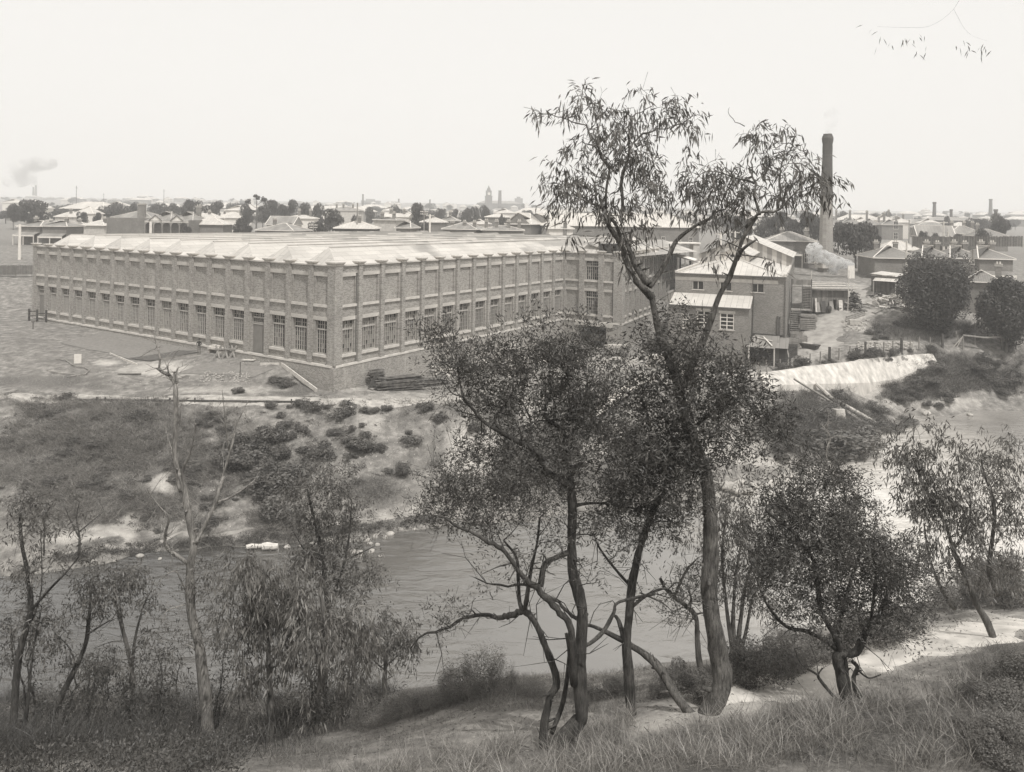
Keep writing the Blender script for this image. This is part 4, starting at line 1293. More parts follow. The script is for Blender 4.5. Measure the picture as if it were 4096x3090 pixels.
# behind the mill roof, left to right
vh = [('terrace_row', 'long low terrace roof at the left edge behind the lamp-like white post', 210, 908, 205, 19, 8, 1.3, 'brick_house', 'iron_dull', ((5.0, 4, 1.6), (-3, 4, 1.2))),
      ('cottage', 'pale hip-roofed cottage over the left terrace roof', 262, 868, 250, 7, 7, 1.9, 'render', 'iron', ((.6, 2, 1.8),)),
      ('cottage', 'bright cottage with a peaked roof between two dark shrubs on the left', 335, 855, 270, 6.5, 7, 2.6, 'white', 'white_iron', ()),
      ('cottage', 'low cottage with a skillion porch right of the arcaded verandah', 830, 898, 185, 7.5, 7, 1.8, 'brick_house', 'iron', ()),
      ('cottage', 'cottage roof behind the porch cottage, with one stub chimney', 822, 873, 235, 6.5, 6, 1.7, 'brick_house', 'iron', ((.4, 2, 1.5),)),
      ('cottage', 'bright broken roofs left of the tall thin gum', 920, 872, 260, 8, 7, 2.0, 'white', 'white_iron', ((3, 2, 1.5),)),
      ('cottage', 'grey hip roof just above the mill ridge with a square dark chimney', 1099, 922, 168, 8.8, 8, 1.5, 'brick_house', 'iron_dull', ((-1.8, 3, 1.9),)),
      ('cottage', 'twin-gabled dark cottage behind the grey hip roof', 1118, 900, 215, 7.5, 7, 2.4, 'brick_house', 'iron_dull', ()),
      ('cottage', 'long white-walled cottage with two chimney pots in front of the dark trees', 1196, 874, 240, 9.3, 7, 1.0, 'white', 'white_iron', ((-.6, 3, 2.4, .4), (2.9, 3, 2.4, .4))),
      ('hotel', 'two-storey hotel with a flat dark eave and three chimneys', 1372, 842, 330, 13.5, 10, 1.6, 'render', 'iron_dull', ((-3.6, 3, 2.0), (-.6, 3, 2.0), (3.6, 3, 2.0))),
      ('cottage', 'white hip roof with dark eave right behind the mill ridge', 1420, 914, 172, 9.0, 8, 1.6, 'soot', 'white_iron', ((.5, 3, 2.1),)),
      ('parapet_terrace', 'terrace with urn-topped parapets behind the white hip roof', 1540, 880, 190, 5.8, 8, .6, 'render', 'iron_dull', ((-1.5, 2, 1.6), (1.6, 2, 1.6))),
      ('cottage', 'white gable wall beside the urn-topped parapets', 1580, 868, 225, 7.5, 7, 1.0, 'white', 'white_iron', ((-2, 3, 1.9), (2, 3, 1.9))),
      ('cottage', 'plain grey roof falling to the right below the urns', 1612, 912, 172, 3.2, 7, 1.5, 'brick_house', 'iron_dull', ()),
      ('cottage', 'pale roof right of the big round tree', 1728, 889, 215, 6.4, 7, 1.4, 'brick_house', 'iron', ()),
      ('cottage', 'roof with one thick white chimney below the small trees', 1795, 883, 235, 5.0, 7, 1.4, 'brick_house', 'iron_dull', ((0, 3, 2.2),)),
      ('terrace_row', 'long pale terrace roof with a row of stubby chimneys left of the clock tower', 1838, 917, 176, 8.0, 8, 1.6, 'brick_house', 'iron_dull', ((-2.4, 2, 1.2, .6), (.6, 2, 1.2, .6), (3, 2, 1.2, .6))),
      ('cottage', 'white hipped cottage under the clock tower', 1906, 896, 205, 4.6, 7, 1.2, 'white', 'iron', ()),
      ('cottage', 'cottage with a white roof to the right below the clock tower', 1984, 869, 250, 7.0, 7, 1.2, 'brick_house', 'white_iron', ()),
      ('brick_warehouse', 'big gabled warehouse with a dark triangular end', 2072, 897, 195, 6.5, 10, 2.9, 'brick_house', 'iron', ()),
      ('brick_warehouse', 'bright roofed warehouse right of the dark triangular gable', 2145, 893, 205, 8.5, 10, 2.6, 'brick_house', 'white_iron', ()),
      ('cottage', 'small white cottage with a brick chimney at the foot of the gum crown', 2244, 915, 166, 5.2, 7, 1.3, 'white', 'white_iron', ((.9, 0, 2.2, -.6),)),
      ('terrace_row', 'roof line with four square chimneys behind the mill', 2010, 921, 174, 9.5, 8, 1.0, 'brick_house', 'iron_dull', ((-3.8, 2, 1.8, .4), (-1.4, 2, 1.8, .4), (1.4, 2, 1.8, .4), (3.8, 2, 1.8, .4)))]
vh += [('verandah_cottage', 'dark-fronted cottage with pale party walls at the left edge of the street', 118, 905, 176, 5.6, 7, 1.2, 'brick_house', 'iron_dull', ((-1, 3, 1.5),)),
       ('verandah_cottage', 'second dark-fronted cottage, next to the end of the mill roof', 218, 905, 172, 5.4, 7, 1.2, 'brick_house', 'iron_dull', ((1, 3, 1.5),)),
       ('cottage', 'low pale roof just left of the blank side wall of the verandah houses', 372, 902, 196, 6.5, 6, 1.3, 'render', 'iron', ((1.8, 2, 1.4),)),
       ('cottage', 'bright low roof half hidden under the domed tree', 870, 866, 300, 8, 7, 1.6, 'white', 'iron', ((2, 2, 1.5),)),
       ('cottage', 'pale roof peeping between the tall rounded tree and the domed tree', 800, 858, 330, 8, 7, 1.8, 'render', 'white_iron', ())]
gab = {'brick_warehouse'}
rv_ = random.Random(5)
for nm, lb, px, pe, Y, w, d, ri, wl, rf_, ch in vh:
    house(nm, lb, {'hotel': 'hotel', 'brick_warehouse': 'warehouse', 'terrace_row': 'terrace'}.get(nm, 'house'), px, pe, Y, w, d if nm not in gab else w * 1.6, ri, R(rv_.uniform(-14, 4)) if nm not in gab else R(-18), wl, rf_, chims=ch, gable=True if nm in gab or 'gable' in lb else None, verandah=(-w / 2, w / 2, 1.8, 2.3) if nm == 'verandah_cottage' else None)

# the arcaded pair of verandah houses, left
ev = P(668, 884, 180.0)
hg = 4.6
VH = thing('verandah_house', 'pair of terrace houses with an arcaded verandah and two gablets above the mill roof', 'house', (ev.x, ev.y, ev.z - hg), R(-3))
mb = MB(); mb.box(-5.4, 5.4, 1.8, 11, -2, hg); mb.box(-15.6, -5.4, 1.5, 13, -2, hg + .55)
mb.box(-5.55, -5.2, -.1, 11, -2, hg + .2); mb.box(5.2, 5.5, -.1, 11, -2, hg + .2)
mb.build('wall', M['brick_house'], VH)
rb = MB()
for x in (-2.7, 2.7):
    s = MB(); hip_roof(s, 5.3, 8.5, hg + .1, 2.1, .1)
    rb.add([Vector(v) + Vector((x, 6.0, 0)) for v in s.v], s.f); rb.m[-len(s.f):] = s.m
s = MB(); hip_roof(s, 10.0, 9, hg + .6, 1.7, .2)
rb.add([Vector(v) + Vector((-10.4, 7.5, 0)) for v in s.v], s.f); rb.m[-len(s.f):] = s.m
rb.quad((-5.3, -.3, hg), (5.3, -.3, hg), (5.3, 1.8, hg + .5), (-5.3, 1.8, hg + .5), 0)
rb.build('roof', [M['iron_dull'], M['render']], VH)
for x in (-2.6, 2.6):
    gb = MB()
    gb.add(((x - 1.5, -.35, hg), (x + 1.5, -.35, hg), (x, -.35, hg + 1.25)), ((0, 1, 2),), 0)
    gb.quad((x - 1.6, -.45, hg - .02), (x, -.45, hg + 1.32), (x, 2, hg + 1.32), (x - 1.6, 1.9, hg), 1); gb.quad((x, -.45, hg + 1.32), (x + 1.6, -.45, hg - .02), (x + 1.6, 1.9, hg), (x, 2, hg + 1.32), 1)
    gb.bar((x - 1.6, -.47, hg), (x, -.47, hg + 1.3), .14, .1, 2); gb.bar((x + 1.6, -.47, hg), (x, -.47, hg + 1.3), .14, .1, 2)
    gb.build('gablet', [M['white'], M['iron_dull'], M['pipe']], VH)
vb = MB()
vb.box(-5.3, 5.3, -.3, -.2, hg - .45, hg - .05, 0)
for i in range(6):
    x = -5.2 + 10.4 * i / 5
    vb.box(x - .1, x + .1, -.3, -.12, -1, hg - .45, 1)
    if i < 5:
        for q in range(8):
            t0, t1 = math.pi * q / 8, math.pi * (q + 1) / 8
            c = x + 1.04
            p0 = (c + .95 * math.cos(t0), -.21, hg - 1.35 + .9 * math.sin(t0)); p1 = (c + .95 * math.cos(t1), -.21, hg - 1.35 + .9 * math.sin(t1))
            vb.quad(p0, p1, (p1[0], -.21, hg - .45), (p0[0], -.21, hg - .45), 1)
vb.box(-5.2, 5.2, -.28, -.2, .2, .3, 1)
vb.build('verandah', [M['render'], M['wood']], VH)
chimney(VH, -7.8, 3, hg + 1.2, 2.8, 1.9); chimney(VH, 3.6, 8.5, hg + 1.8, 1.9, 1.2)

# far houses climbing the rise: too small to show parts
rf_ = random.Random(11)
protos = []
for k in range(4):
    mb = MB(); w, d, h, ri = ((9, 8, 4, 2), (14, 9, 4, 2.2), (8, 12, 6.5, 2.2), (22, 12, 6, 2.5))[k]
    mb.box(-w / 2, w / 2, -d / 2, d / 2, -2, h, 0)
    n0 = len(mb.f)
    hip_roof(mb, w, d, h, ri, .4)
    mb.m[n0:] = [1 if q == 0 else 2 for q in mb.m[n0:]]
    protos.append(mb.mesh('far_house', [M[('render', 'brick_house', 'white', 'brick_house')[k]], M[('iron', 'iron_dull', 'white_iron', 'iron')[k]], M['white']]))
for i in range(290):
    Y = 340 * (1700 / 340) ** (i / 289.0) * rf_.uniform(.9, 1.1)
    px = rf_.uniform(30, 4080)
    X = (px - 2048) / F * Y
    k = rf_.choice((0, 0, 1, 1, 2, 3))
    o = link('far_house', protos[k], None, (X, Y, gz(X, Y)), R(rf_.uniform(-25, 10)))
    o.scale = (1, 1, rf_.uniform(.9, 1.15))
    tag(o, 'small hip-roofed house among many in the hazy distance' if k in (0, 2) else 'low wide-roofed building among many in the hazy distance', 'house', 'small houses in the hazy distance' if k in (0, 2) else 'low wide buildings in the hazy distance')

# ---- clock tower
tc_ = P(1954, 822, 1100.0)
tz = gz(tc_.x, 1100)
CT = thing('clock_tower', 'hazy town hall clock tower with a domed lantern on the skyline', 'tower', (tc_.x, 1100, tz), R(10))
q = lambda py: P(1954, py, 1100.0).z - tz
M['far_stone'] = noisy('far_stone', .07, .11, .2)
mb = MB(); mb.box(-5.6, 5.6, -5.6, 5.6, -3, q(815)); mb.box(-4.6, 4.6, -4.6, 4.6, q(815), q(787)); mb.box(-5.1, 5.1, -5.1, 5.1, q(787), q(785)); mb.build('shaft', M['far_stone'], CT)
mb = MB(); mb.box(-3.7, 3.7, -3.7, 3.7, q(785), q(766)); mb.box(-4.1, 4.1, -4.1, 4.1, q(766), q(764)); mb.build('belfry', M['far_stone'], CT)
mb = MB()
hs_ = [764, 761, 757, 753, 750]
mb.tube([(0, 0, q(p_)) for p_ in hs_], [3.1, 3.0, 2.6, 1.8, .9], 10); mb.tube([(0, 0, q(750)), (0, 0, q(746)), (0, 0, q(742))], [.9, .7, .1], 8)
mb.build('dome', M['far_stone'], CT)
mb = MB(); zc = q(776)
mb.tube([(0, -3.75, zc), (0, -3.9, zc)], 2.0, 20); mb.build('clock_face', M['white'], CT)
hb = P(1990, 835, 1120.0); mb = MB(); mb.box(-30, 34, 0, 22, -4, 9); n0 = len(mb.f); s = MB(); hip_roof(s, 64, 22, 9, 4, .4); mb.add([Vector(v) + Vector((2, 11, 0)) for v in s.v], s.f, 1)
tag(mb.build('town_hall', [M['far_stone'], M['iron_dull']], None, (hb.x, 1112, gz(hb.x, 1120))), 'long hazy roofed hall spreading right below the clock tower', 'town hall')
gh = P(1600, 800, 1500.0)
for px, py0, w, d, lb in ((1480, 803, 36, 20, 'flat-topped hazy block on the skyline right of the hotel chimneys'), (2075, 794, 16, 20, 'blocky hazy building on the skyline right of the clock tower')):
    v = P(px, py0, 1500.0); g = gz(v.x, 1500)
    mb = MB(); mb.box(-w / 2, w / 2, 0, d, -3, v.z - g); mb.box(-w / 4, w / 5, 2, d - 2, v.z - g, v.z - g + 3)
    tag(mb.build('far_block', M['far_stone'], None, (v.x, 1500, g)), lb, 'building')

# ---- distant stacks and masts
M['far_stack'] = noisy('far_stack', .07, .10, .3)
sk = [(134, 749, 1500, 1.7, 'left one of the smoking pair of far stacks'), (144, 742, 1500, 1.7, 'right one of the smoking pair of far stacks'), (1452, 778, 900, 1.0, 'thin far stack above the hotel'), (1595, 796, 1000, 1.0, 'short thin stack above the white gable wall'), (1720, 799, 950, .9, 'thin stack with a wisp left of the clock tower'),
      (2000, 763, 1050, 2.2, 'stout stack just right of the clock tower'), (3738, 809, 480, 1.0, 'dark stack over the long low factory'), (3805, 838, 460, .8, 'small stack right of the dark one'), (3963, 797, 700, 1.4, 'pale tapering stack near the right edge'), (3983, 838, 380, .9, 'stub stack against the tree at the right edge')]
for px, py, Y, r_, lb in sk:
    v = P(px, py, Y); g = gz(v.x, Y); h = v.z - g
    o = thing('distant_stack', lb, 'chimney', (v.x, Y, g), 0, 'thin factory stacks on the skyline')
    mb = MB(); mb.tube([(0, 0, -2), (0, 0, h - 1.2)], [r_ * 1.4, r_ * .9], 10); mb.build('shaft', M['far_stack'], o)
    mb = MB(); mb.tube([(0, 0, h - 1.2), (0, 0, h - .7), (0, 0, h)], [r_ * .95, r_ * 1.15, r_ * 1.1], 10); mb.build('crown_course', M['far_stack'], o)
for px, py, Y in ((306, 744, 420), (656, 758, 500), (415, 774, 600)):
    v = P(px, py, Y); g = gz(v.x, Y)
    mb = MB(); mb.tube([(0, 0, -1), (0, 0, v.z - g)], [.22, .12], 6); mb.bar((-.9, 0, v.z - g - 1.2), (.9, 0, v.z - g - 1.2), .12)
    tag(mb.build('mast', M['far_stack'], None, (v.x, Y, g)), 'thin tall mast rising over the left-hand roofs', 'mast', 'thin masts over the left-hand roofs')

# ---- poles
def pole(px, p0, Y, lb, arms=1, mat='wood', r_=.13, p1=None, name='telegraph_pole'):
    v = P(px, p0, Y); g = gz(v.x, Y)
    h = v.z - g
    o = thing(name, lb, 'pole', (v.x, Y, g), R(-10))
    mb = MB(); mb.tube([(0, 0, -.5), (0, 0, h)], [r_ * 1.25, r_], 8); mb.build('pole', M[mat], o)
    mb = MB()
    for i in range(arms):
        z = h - .35 - i * .55
        mb.box(-.95, .95, -.06, .06, z - .06, z + .06)
        for x in (-.85, -.45, .45, .85): mb.tube([(x, 0, z + .06), (x, 0, z + .2)], .05, 6)
    if arms: mb.build('crossarm', M['white'], o)
    return o
pole(80, 897, 142, 'white-painted pole with a dark foot at the left edge', 1, 'white', .22)
pole(3627, 965, 130, 'pole with pale shaft before the blank brick end wall', 0, 'wood_pale', .14)
pole(3893, 1000, 118, 'stout leaning pole left of the right-hand verandah', 0, 'wood', .2)
pole(3703, 902, 200, 'pale pole in front of the gabled cottage', 1, 'wood_pale', .2)
pole(3775, 886, 185, 'pole with a crossarm right of the gabled cottage', 1, 'wood_pale', .18)
pole(3793, 925, 182, 'short pale pole below the crossarm pole', 0, 'wood_pale', .18)
pole(3637, 880, 260, 'pole standing by the street corner beside the two-storey houses', 1, 'wood', .18)
pole(1430, 812, 174, 'tall bare pole rising from the white hip roof', 0, 'wood', .16)
pole(1697, 842, 180, 'crossarm pole in front of the big round tree', 2, 'wood', .14)
pole(1720, 858, 170, 'white pole just behind the mill ridge', 1, 'white', .2)
pole(603, 888, 172, 'white post before the arcaded verandah', 0, 'white', .28)
pole(1254, 895, 172, 'pole with a crown of white insulators above the hedge', 2, 'wood', .14)
pole(2883, 930, 150, 'white pole behind the ventilator roof', 1, 'white', .2)
pole(2941, 925, 165, 'second white pole farther behind the ventilator roof', 1, 'white', .18)

# ---- town trees
rt = np.random.default_rng(77)
def crown_quads(n, rad, zc, zr_, size, seed, lumps=9):
    r_ = np.random.default_rng(seed)
    lc = r_.normal(size=(lumps, 3)); lc /= np.linalg.norm(lc, axis=1)[:, None]
    lc = lc * r_.uniform(.35, .8, (lumps, 1)); lr = r_.uniform(.32, .55, lumps)
    k = r_.integers(0, lumps, n)
    d = r_.normal(size=(n, 3)); d /= np.linalg.norm(d, axis=1)[:, None]
    p = lc[k] + d * (lr[k] * r_.uniform(.55, 1.05, n) ** .6)[:, None]
    c = p * np.array([rad, rad, zr_]) + np.array([0, 0, zc])
    a = d + r_.normal(size=(n, 3)) * .6
    t1 = np.cross(a, r_.normal(size=(n, 3))); t1 /= np.linalg.norm(t1, axis=1)[:, None] + 1e-9
    t2 = np.cross(a, t1); t2 /= np.linalg.norm(t2, axis=1)[:, None] + 1e-9
    s = (size * r_.uniform(.5, 1.2, n))[:, None]
    q_ = np.stack([c - t1 * s, c - t2 * s * .5, c + t1 * s, c + t2 * s * .5], 1)
    tone = np.clip(r_.uniform(0, 1, n) * .7 + r_.uniform(0, .5, lumps)[k], 0, 1)
    return q_, tone
TT = []
for k in range(6):
    q_, tn = crown_quads(2600, 1.0, .62, .40 if k % 2 else .36, .06, 300 + k, (9, 12, 7, 10, 8, 14)[k])
    cm = quad_soup('crown', q_, tn, [M['leaf_town']])
    mb = MB(); mb.tube([(0, 0, -.1), (.02, 0, .2), (.0, .02, .5)], [.05, .04, .03], 7)
    for i in range(5):
        an = i * 1.3 + k
        mb.tube([(0, .01, .25 + .05 * i), (.25 * math.cos(an), .25 * math.sin(an), .5 + .04 * i)], [.025, .012], 5)
    TT.append((cm, mb.mesh('trunk', [M['bark']])))
def town_tree(px, p0, p1, wpx, Y, lb, k=0, name='tree', group=None, bx=0):
    v = P(px, p0, Y)
    g = gz(v.x, Y)
    lo_ = min(g, P(px, p1, Y).z + .3) if p1 else g
    h = v.z - lo_
    o = thing(name, lb, 'tree', (v.x, Y, lo_), rt.uniform(0, 6.2), group)
    w = wpx * Y / F / 2
    c = link('crown', TT[k][0], o); c.scale = (w, w, h * 1.0)
    tr = link('trunk', TT[k][1], o); tr.scale = (min(w, h * .5), min(w, h * .5), h)
    return o
tts = [(130, 793, 871, 200, 260, 'broad dark spreading tree below the two smoking stacks'), (55, 808, 866, 60, 250, 'dark tree cut by the left edge'), (153, 829, 872, 85, 235, 'round grey-green tree in front of the broad spreading one'), (285, 820, 850, 70, 420, 'pale distant tree left of the tall mast'), (370, 818, 850, 60, 430, 'pale distant tree right of the tall mast'),
       (330, 848, 874, 52, 230, 'dark rounded shrub tree between the bright cottages'), (392, 845, 874, 40, 235, 'small dark tree beside the verandah house roof'), (463, 805, 855, 110, 290, 'wide dark tree behind the big chimney of the verandah house'), (538, 807, 850, 70, 300, 'tree right of the wide dark one behind the verandah house'), (642, 818, 860, 80, 310, 'low tree over the first gablet'), (698, 806, 862, 85, 300, 'spiky-topped tree over the second gablet'),
       (765, 800, 866, 95, 280, 'tall rounded tree right of the second gablet'), (848, 798, 870, 110, 285, 'domed tree above the porch cottage'), (933, 806, 850, 70, 420, 'pale grey tree left of the thin gum'), (985, 814, 878, 70, 250, 'dense dark tree at the foot of the thin gum'), (970, 878, 924, 95, 185, 'dark bushy tree on the mill ridge line'),
       (745, 890, 925, 40, 178, 'dark shrub tree at the right end of the arcaded verandah'), (1088, 800, 868, 80, 270, 'dark tree just right of the thin gum'), (1153, 790, 868, 80, 275, 'tallest of the dark trees behind the white-walled cottage'), (1219, 802, 868, 60, 270, 'pointed dark tree behind the white-walled cottage'), (1272, 811, 868, 75, 265, 'square-topped dark tree at the right of its clump'),
       (1321, 841, 908, 105, 205, 'large round grey-green tree left of the hotel'), (1160, 886, 922, 80, 180, 'left half of the dark hedge-like trees on the mill ridge'), (1270, 887, 922, 85, 178, 'right half of the dark hedge-like trees on the mill ridge'), (1475, 822, 858, 66, 330, 'round tree right of the hotel'), (1425, 852, 890, 40, 220, 'dark shrub tree in front of the hotel'),
       (1579, 818, 856, 72, 340, 'spreading tree behind the urn-topped parapets'), (1665, 818, 905, 95, 230, 'big round dark tree between the white gable and the pale roof'), (1696, 880, 914, 60, 200, 'dark shrub tree below the big round tree'), (1764, 834, 866, 50, 330, 'small dark tree with a flat top left of the clock tower'), (1814, 830, 867, 50, 320, 'round tree right of the flat-topped one'), (1868, 826, 878, 55, 300, 'pale round tree left of the clock tower base'),
       (1940, 820, 868, 72, 310, 'dome-shaped dark tree covering the clock tower base'), (1897, 832, 876, 45, 300, 'tree at the left of the dome-shaped one'), (2007, 848, 888, 30, 240, 'small pointed conifer below the clock tower'),
       (3110, 845, 955, 130, 190, 'dark tree behind the left half of the villa roof'), (3195, 838, 955, 130, 195, 'tall dark tree behind the villa ridge'), (3262, 850, 955, 90, 190, 'dark tree between the villa and the tall stack'), (3050, 880, 960, 80, 185, 'dark tree behind the ventilator ridge'), (2960, 870, 960, 100, 190, 'tree glimpsed through the gum twigs'),
       (3355, 878, 960, 110, 190, 'dark tree right behind the tall stack'), (3425, 890, 1075, 215, 152, 'huge dense dark tree right of the tall stack'), (3480, 900, 1010, 110, 165, 'dark tree against the two-storey house'), (3375, 840, 866, 60, 420, 'far tree right of the stack shaft'), (3500, 852, 876, 50, 430, 'far tree between two big chimneys'), (3550, 850, 876, 60, 430, 'far tree left of the biggest chimney'),
       (3738, 925, 972, 60, 180, 'small round street tree in front of the gabled cottage'), (3690, 925, 965, 40, 188, 'street tree at the left of the gabled cottage'), (3825, 930, 965, 50, 185, 'low tree before the cottage with three chimneys'), (3930, 905, 970, 60, 175, 'tree with a thin trunk near the right edge'), (3990, 852, 940, 85, 230, 'tall dark tree at the right edge'), (3790, 868, 902, 36, 330, 'small tree below the small stack'),
       (3500, 1000, 1075, 70, 140, 'low bushy tree at the corner of the blank brick wall')]
for i, (px, p0, p1, w, Y, lb) in enumerate(tts): town_tree(px, p0, p1, w, Y, lb, i % 6, group='town trees')
# thin gum with separate puffs
v = P(1026, 774, 255.0); g = gz(v.x, 255)
o = thing('gum_tree', 'tall thin gum with separate leafy puffs standing above the roofs', 'tree', (v.x, 255, g))
h = v.z - g
mb = MB(); mb.tube([(0, 0, -.5), (.3, 0, h * .5), (-.1, 0, h * .9)], [.3, .2, .08], 6)
Q, Tn = [], []
for i, (dx, dz, r_) in enumerate(((0, -1.0, 1.5), (2.4, -2.2, 1.3), (-2.8, -3, 1.2), (1.2, -4.6, 1.5), (-1.2, -6.0, 1.3), (3.6, -6.2, 1.8), (-3.6, -4.4, 1.0), (2.4, -8.2, 1.6), (-2, -8.5, 1.8))):
    q_, tn = crown_quads(260, r_, 0, r_ * .75, .28, 900 + i, 4); Q.append(q_ + np.array([dx, 0, h + dz])); Tn.append(tn)
    mb.tube([(0, 0, h + dz - 2.0), (dx, 0, h + dz)], [.1, .04], 5)
mb.build('trunk', M['bark'], o)
link('crown', quad_soup('crown', np.concatenate(Q), np.concatenate(Tn), [M['leaf_town']]), o)
# far trees
for i in range(190):
    Y = 310 * 4.6 ** (i / 189.0) * rf_.uniform(.93, 1.07)
    px = rf_.uniform(20, 4090)
    X = (px - 2048) / F * Y
    o = thing('far_tree', 'small round tree among many on the hazy rise', 'tree', (X, Y, gz(X, Y)), rf_.uniform(0, 6), 'small trees on the hazy rise')
    w, h = rf_.uniform(3, 7), rf_.uniform(5, 9)
    k = i % 6
    c = link('crown', TT[k][0], o); c.scale = (w, w, h)
    tr = link('trunk', TT[k][1], o); tr.scale = (w, w, h)
# the two big dark trees on the right bank
for px, p0, py1, w, Y, lb, sd in ((3752, 1012, 1310, 285, 105, 'very dense dark tree hiding the middle of the terrace row', 41), (4030, 1105, 1300, 190, 101, 'dark drooping tree at the right edge below the cottage', 42)):
    v = P(px, p0, Y); g = gz(v.x, Y); h = v.z - g
    o = thing('dense_tree', lb, 'tree', (v.x, Y, g))
    rad = w * Y / F / 2
    q_, tn = crown_quads(30000, rad, h * .54, h * .50, .20, sd, 40)
    link('crown', quad_soup('crown', q_, tn, [M['leaf_town']]), o)
    mb = MB()
    for i in range(6):
        an = i * 1.05
        mb.tube([(.4 * math.cos(an), .4 * math.sin(an), -.5), (.8 * math.cos(an), .8 * math.sin(an), h * .25), (rad * .6 * math.cos(an), rad * .6 * math.sin(an), h * .7)], [.22, .16, .05], 7)
    mb.build('trunk', M['bark'], o)
# ------------------------------------------------------------------ bank trees
D = 4096 / 2212.0                                  # skeletons below were read off a 2212 px wide print

def catmull(pts, k=5):
    pts = [np.array(p, float) for p in pts]
    if len(pts) < 3: return [tuple(pts[0] + (pts[-1] - pts[0]) * i / k) for i in range(k + 1)]
    ext = [2 * pts[0] - pts[1]] + pts + [2 * pts[-1] - pts[-2]]
    out = []
    for i in range(1, len(ext) - 2):
        p0, p1, p2, p3 = ext[i - 1:i + 3]
        for j in range(k):
            t = j / k
            out.append(.5 * ((2 * p1) + (-p0 + p2) * t + (2 * p0 - 5 * p1 + 4 * p2 - p3) * t * t + (-p0 + 3 * p1 - 3 * p2 + p3) * t ** 3))
    out.append(pts[-1])
    return out

def leaf_quads(c, d, L, wd, rng, droop=0.0):
    """diamond leaves: base points c, directions d (both n x 3)"""
    n = len(c)
    d = d / (np.linalg.norm(d, axis=1)[:, None] + 1e-9)
    s = np.cross(d, rng.normal(size=(n, 3)))
    s /= np.linalg.norm(s, axis=1)[:, None] + 1e-9
    L = (L * rng.uniform(.6, 1.25, n))[:, None]
    w = (wd * rng.uniform(.7, 1.2, n))[:, None]
    mid = c + d * L * .45
    tip = c + d * L + np.array([0, 0, -1.0]) * L * droop
    return np.stack([c, mid - s * w / 2, tip, mid + s * w / 2], 1)

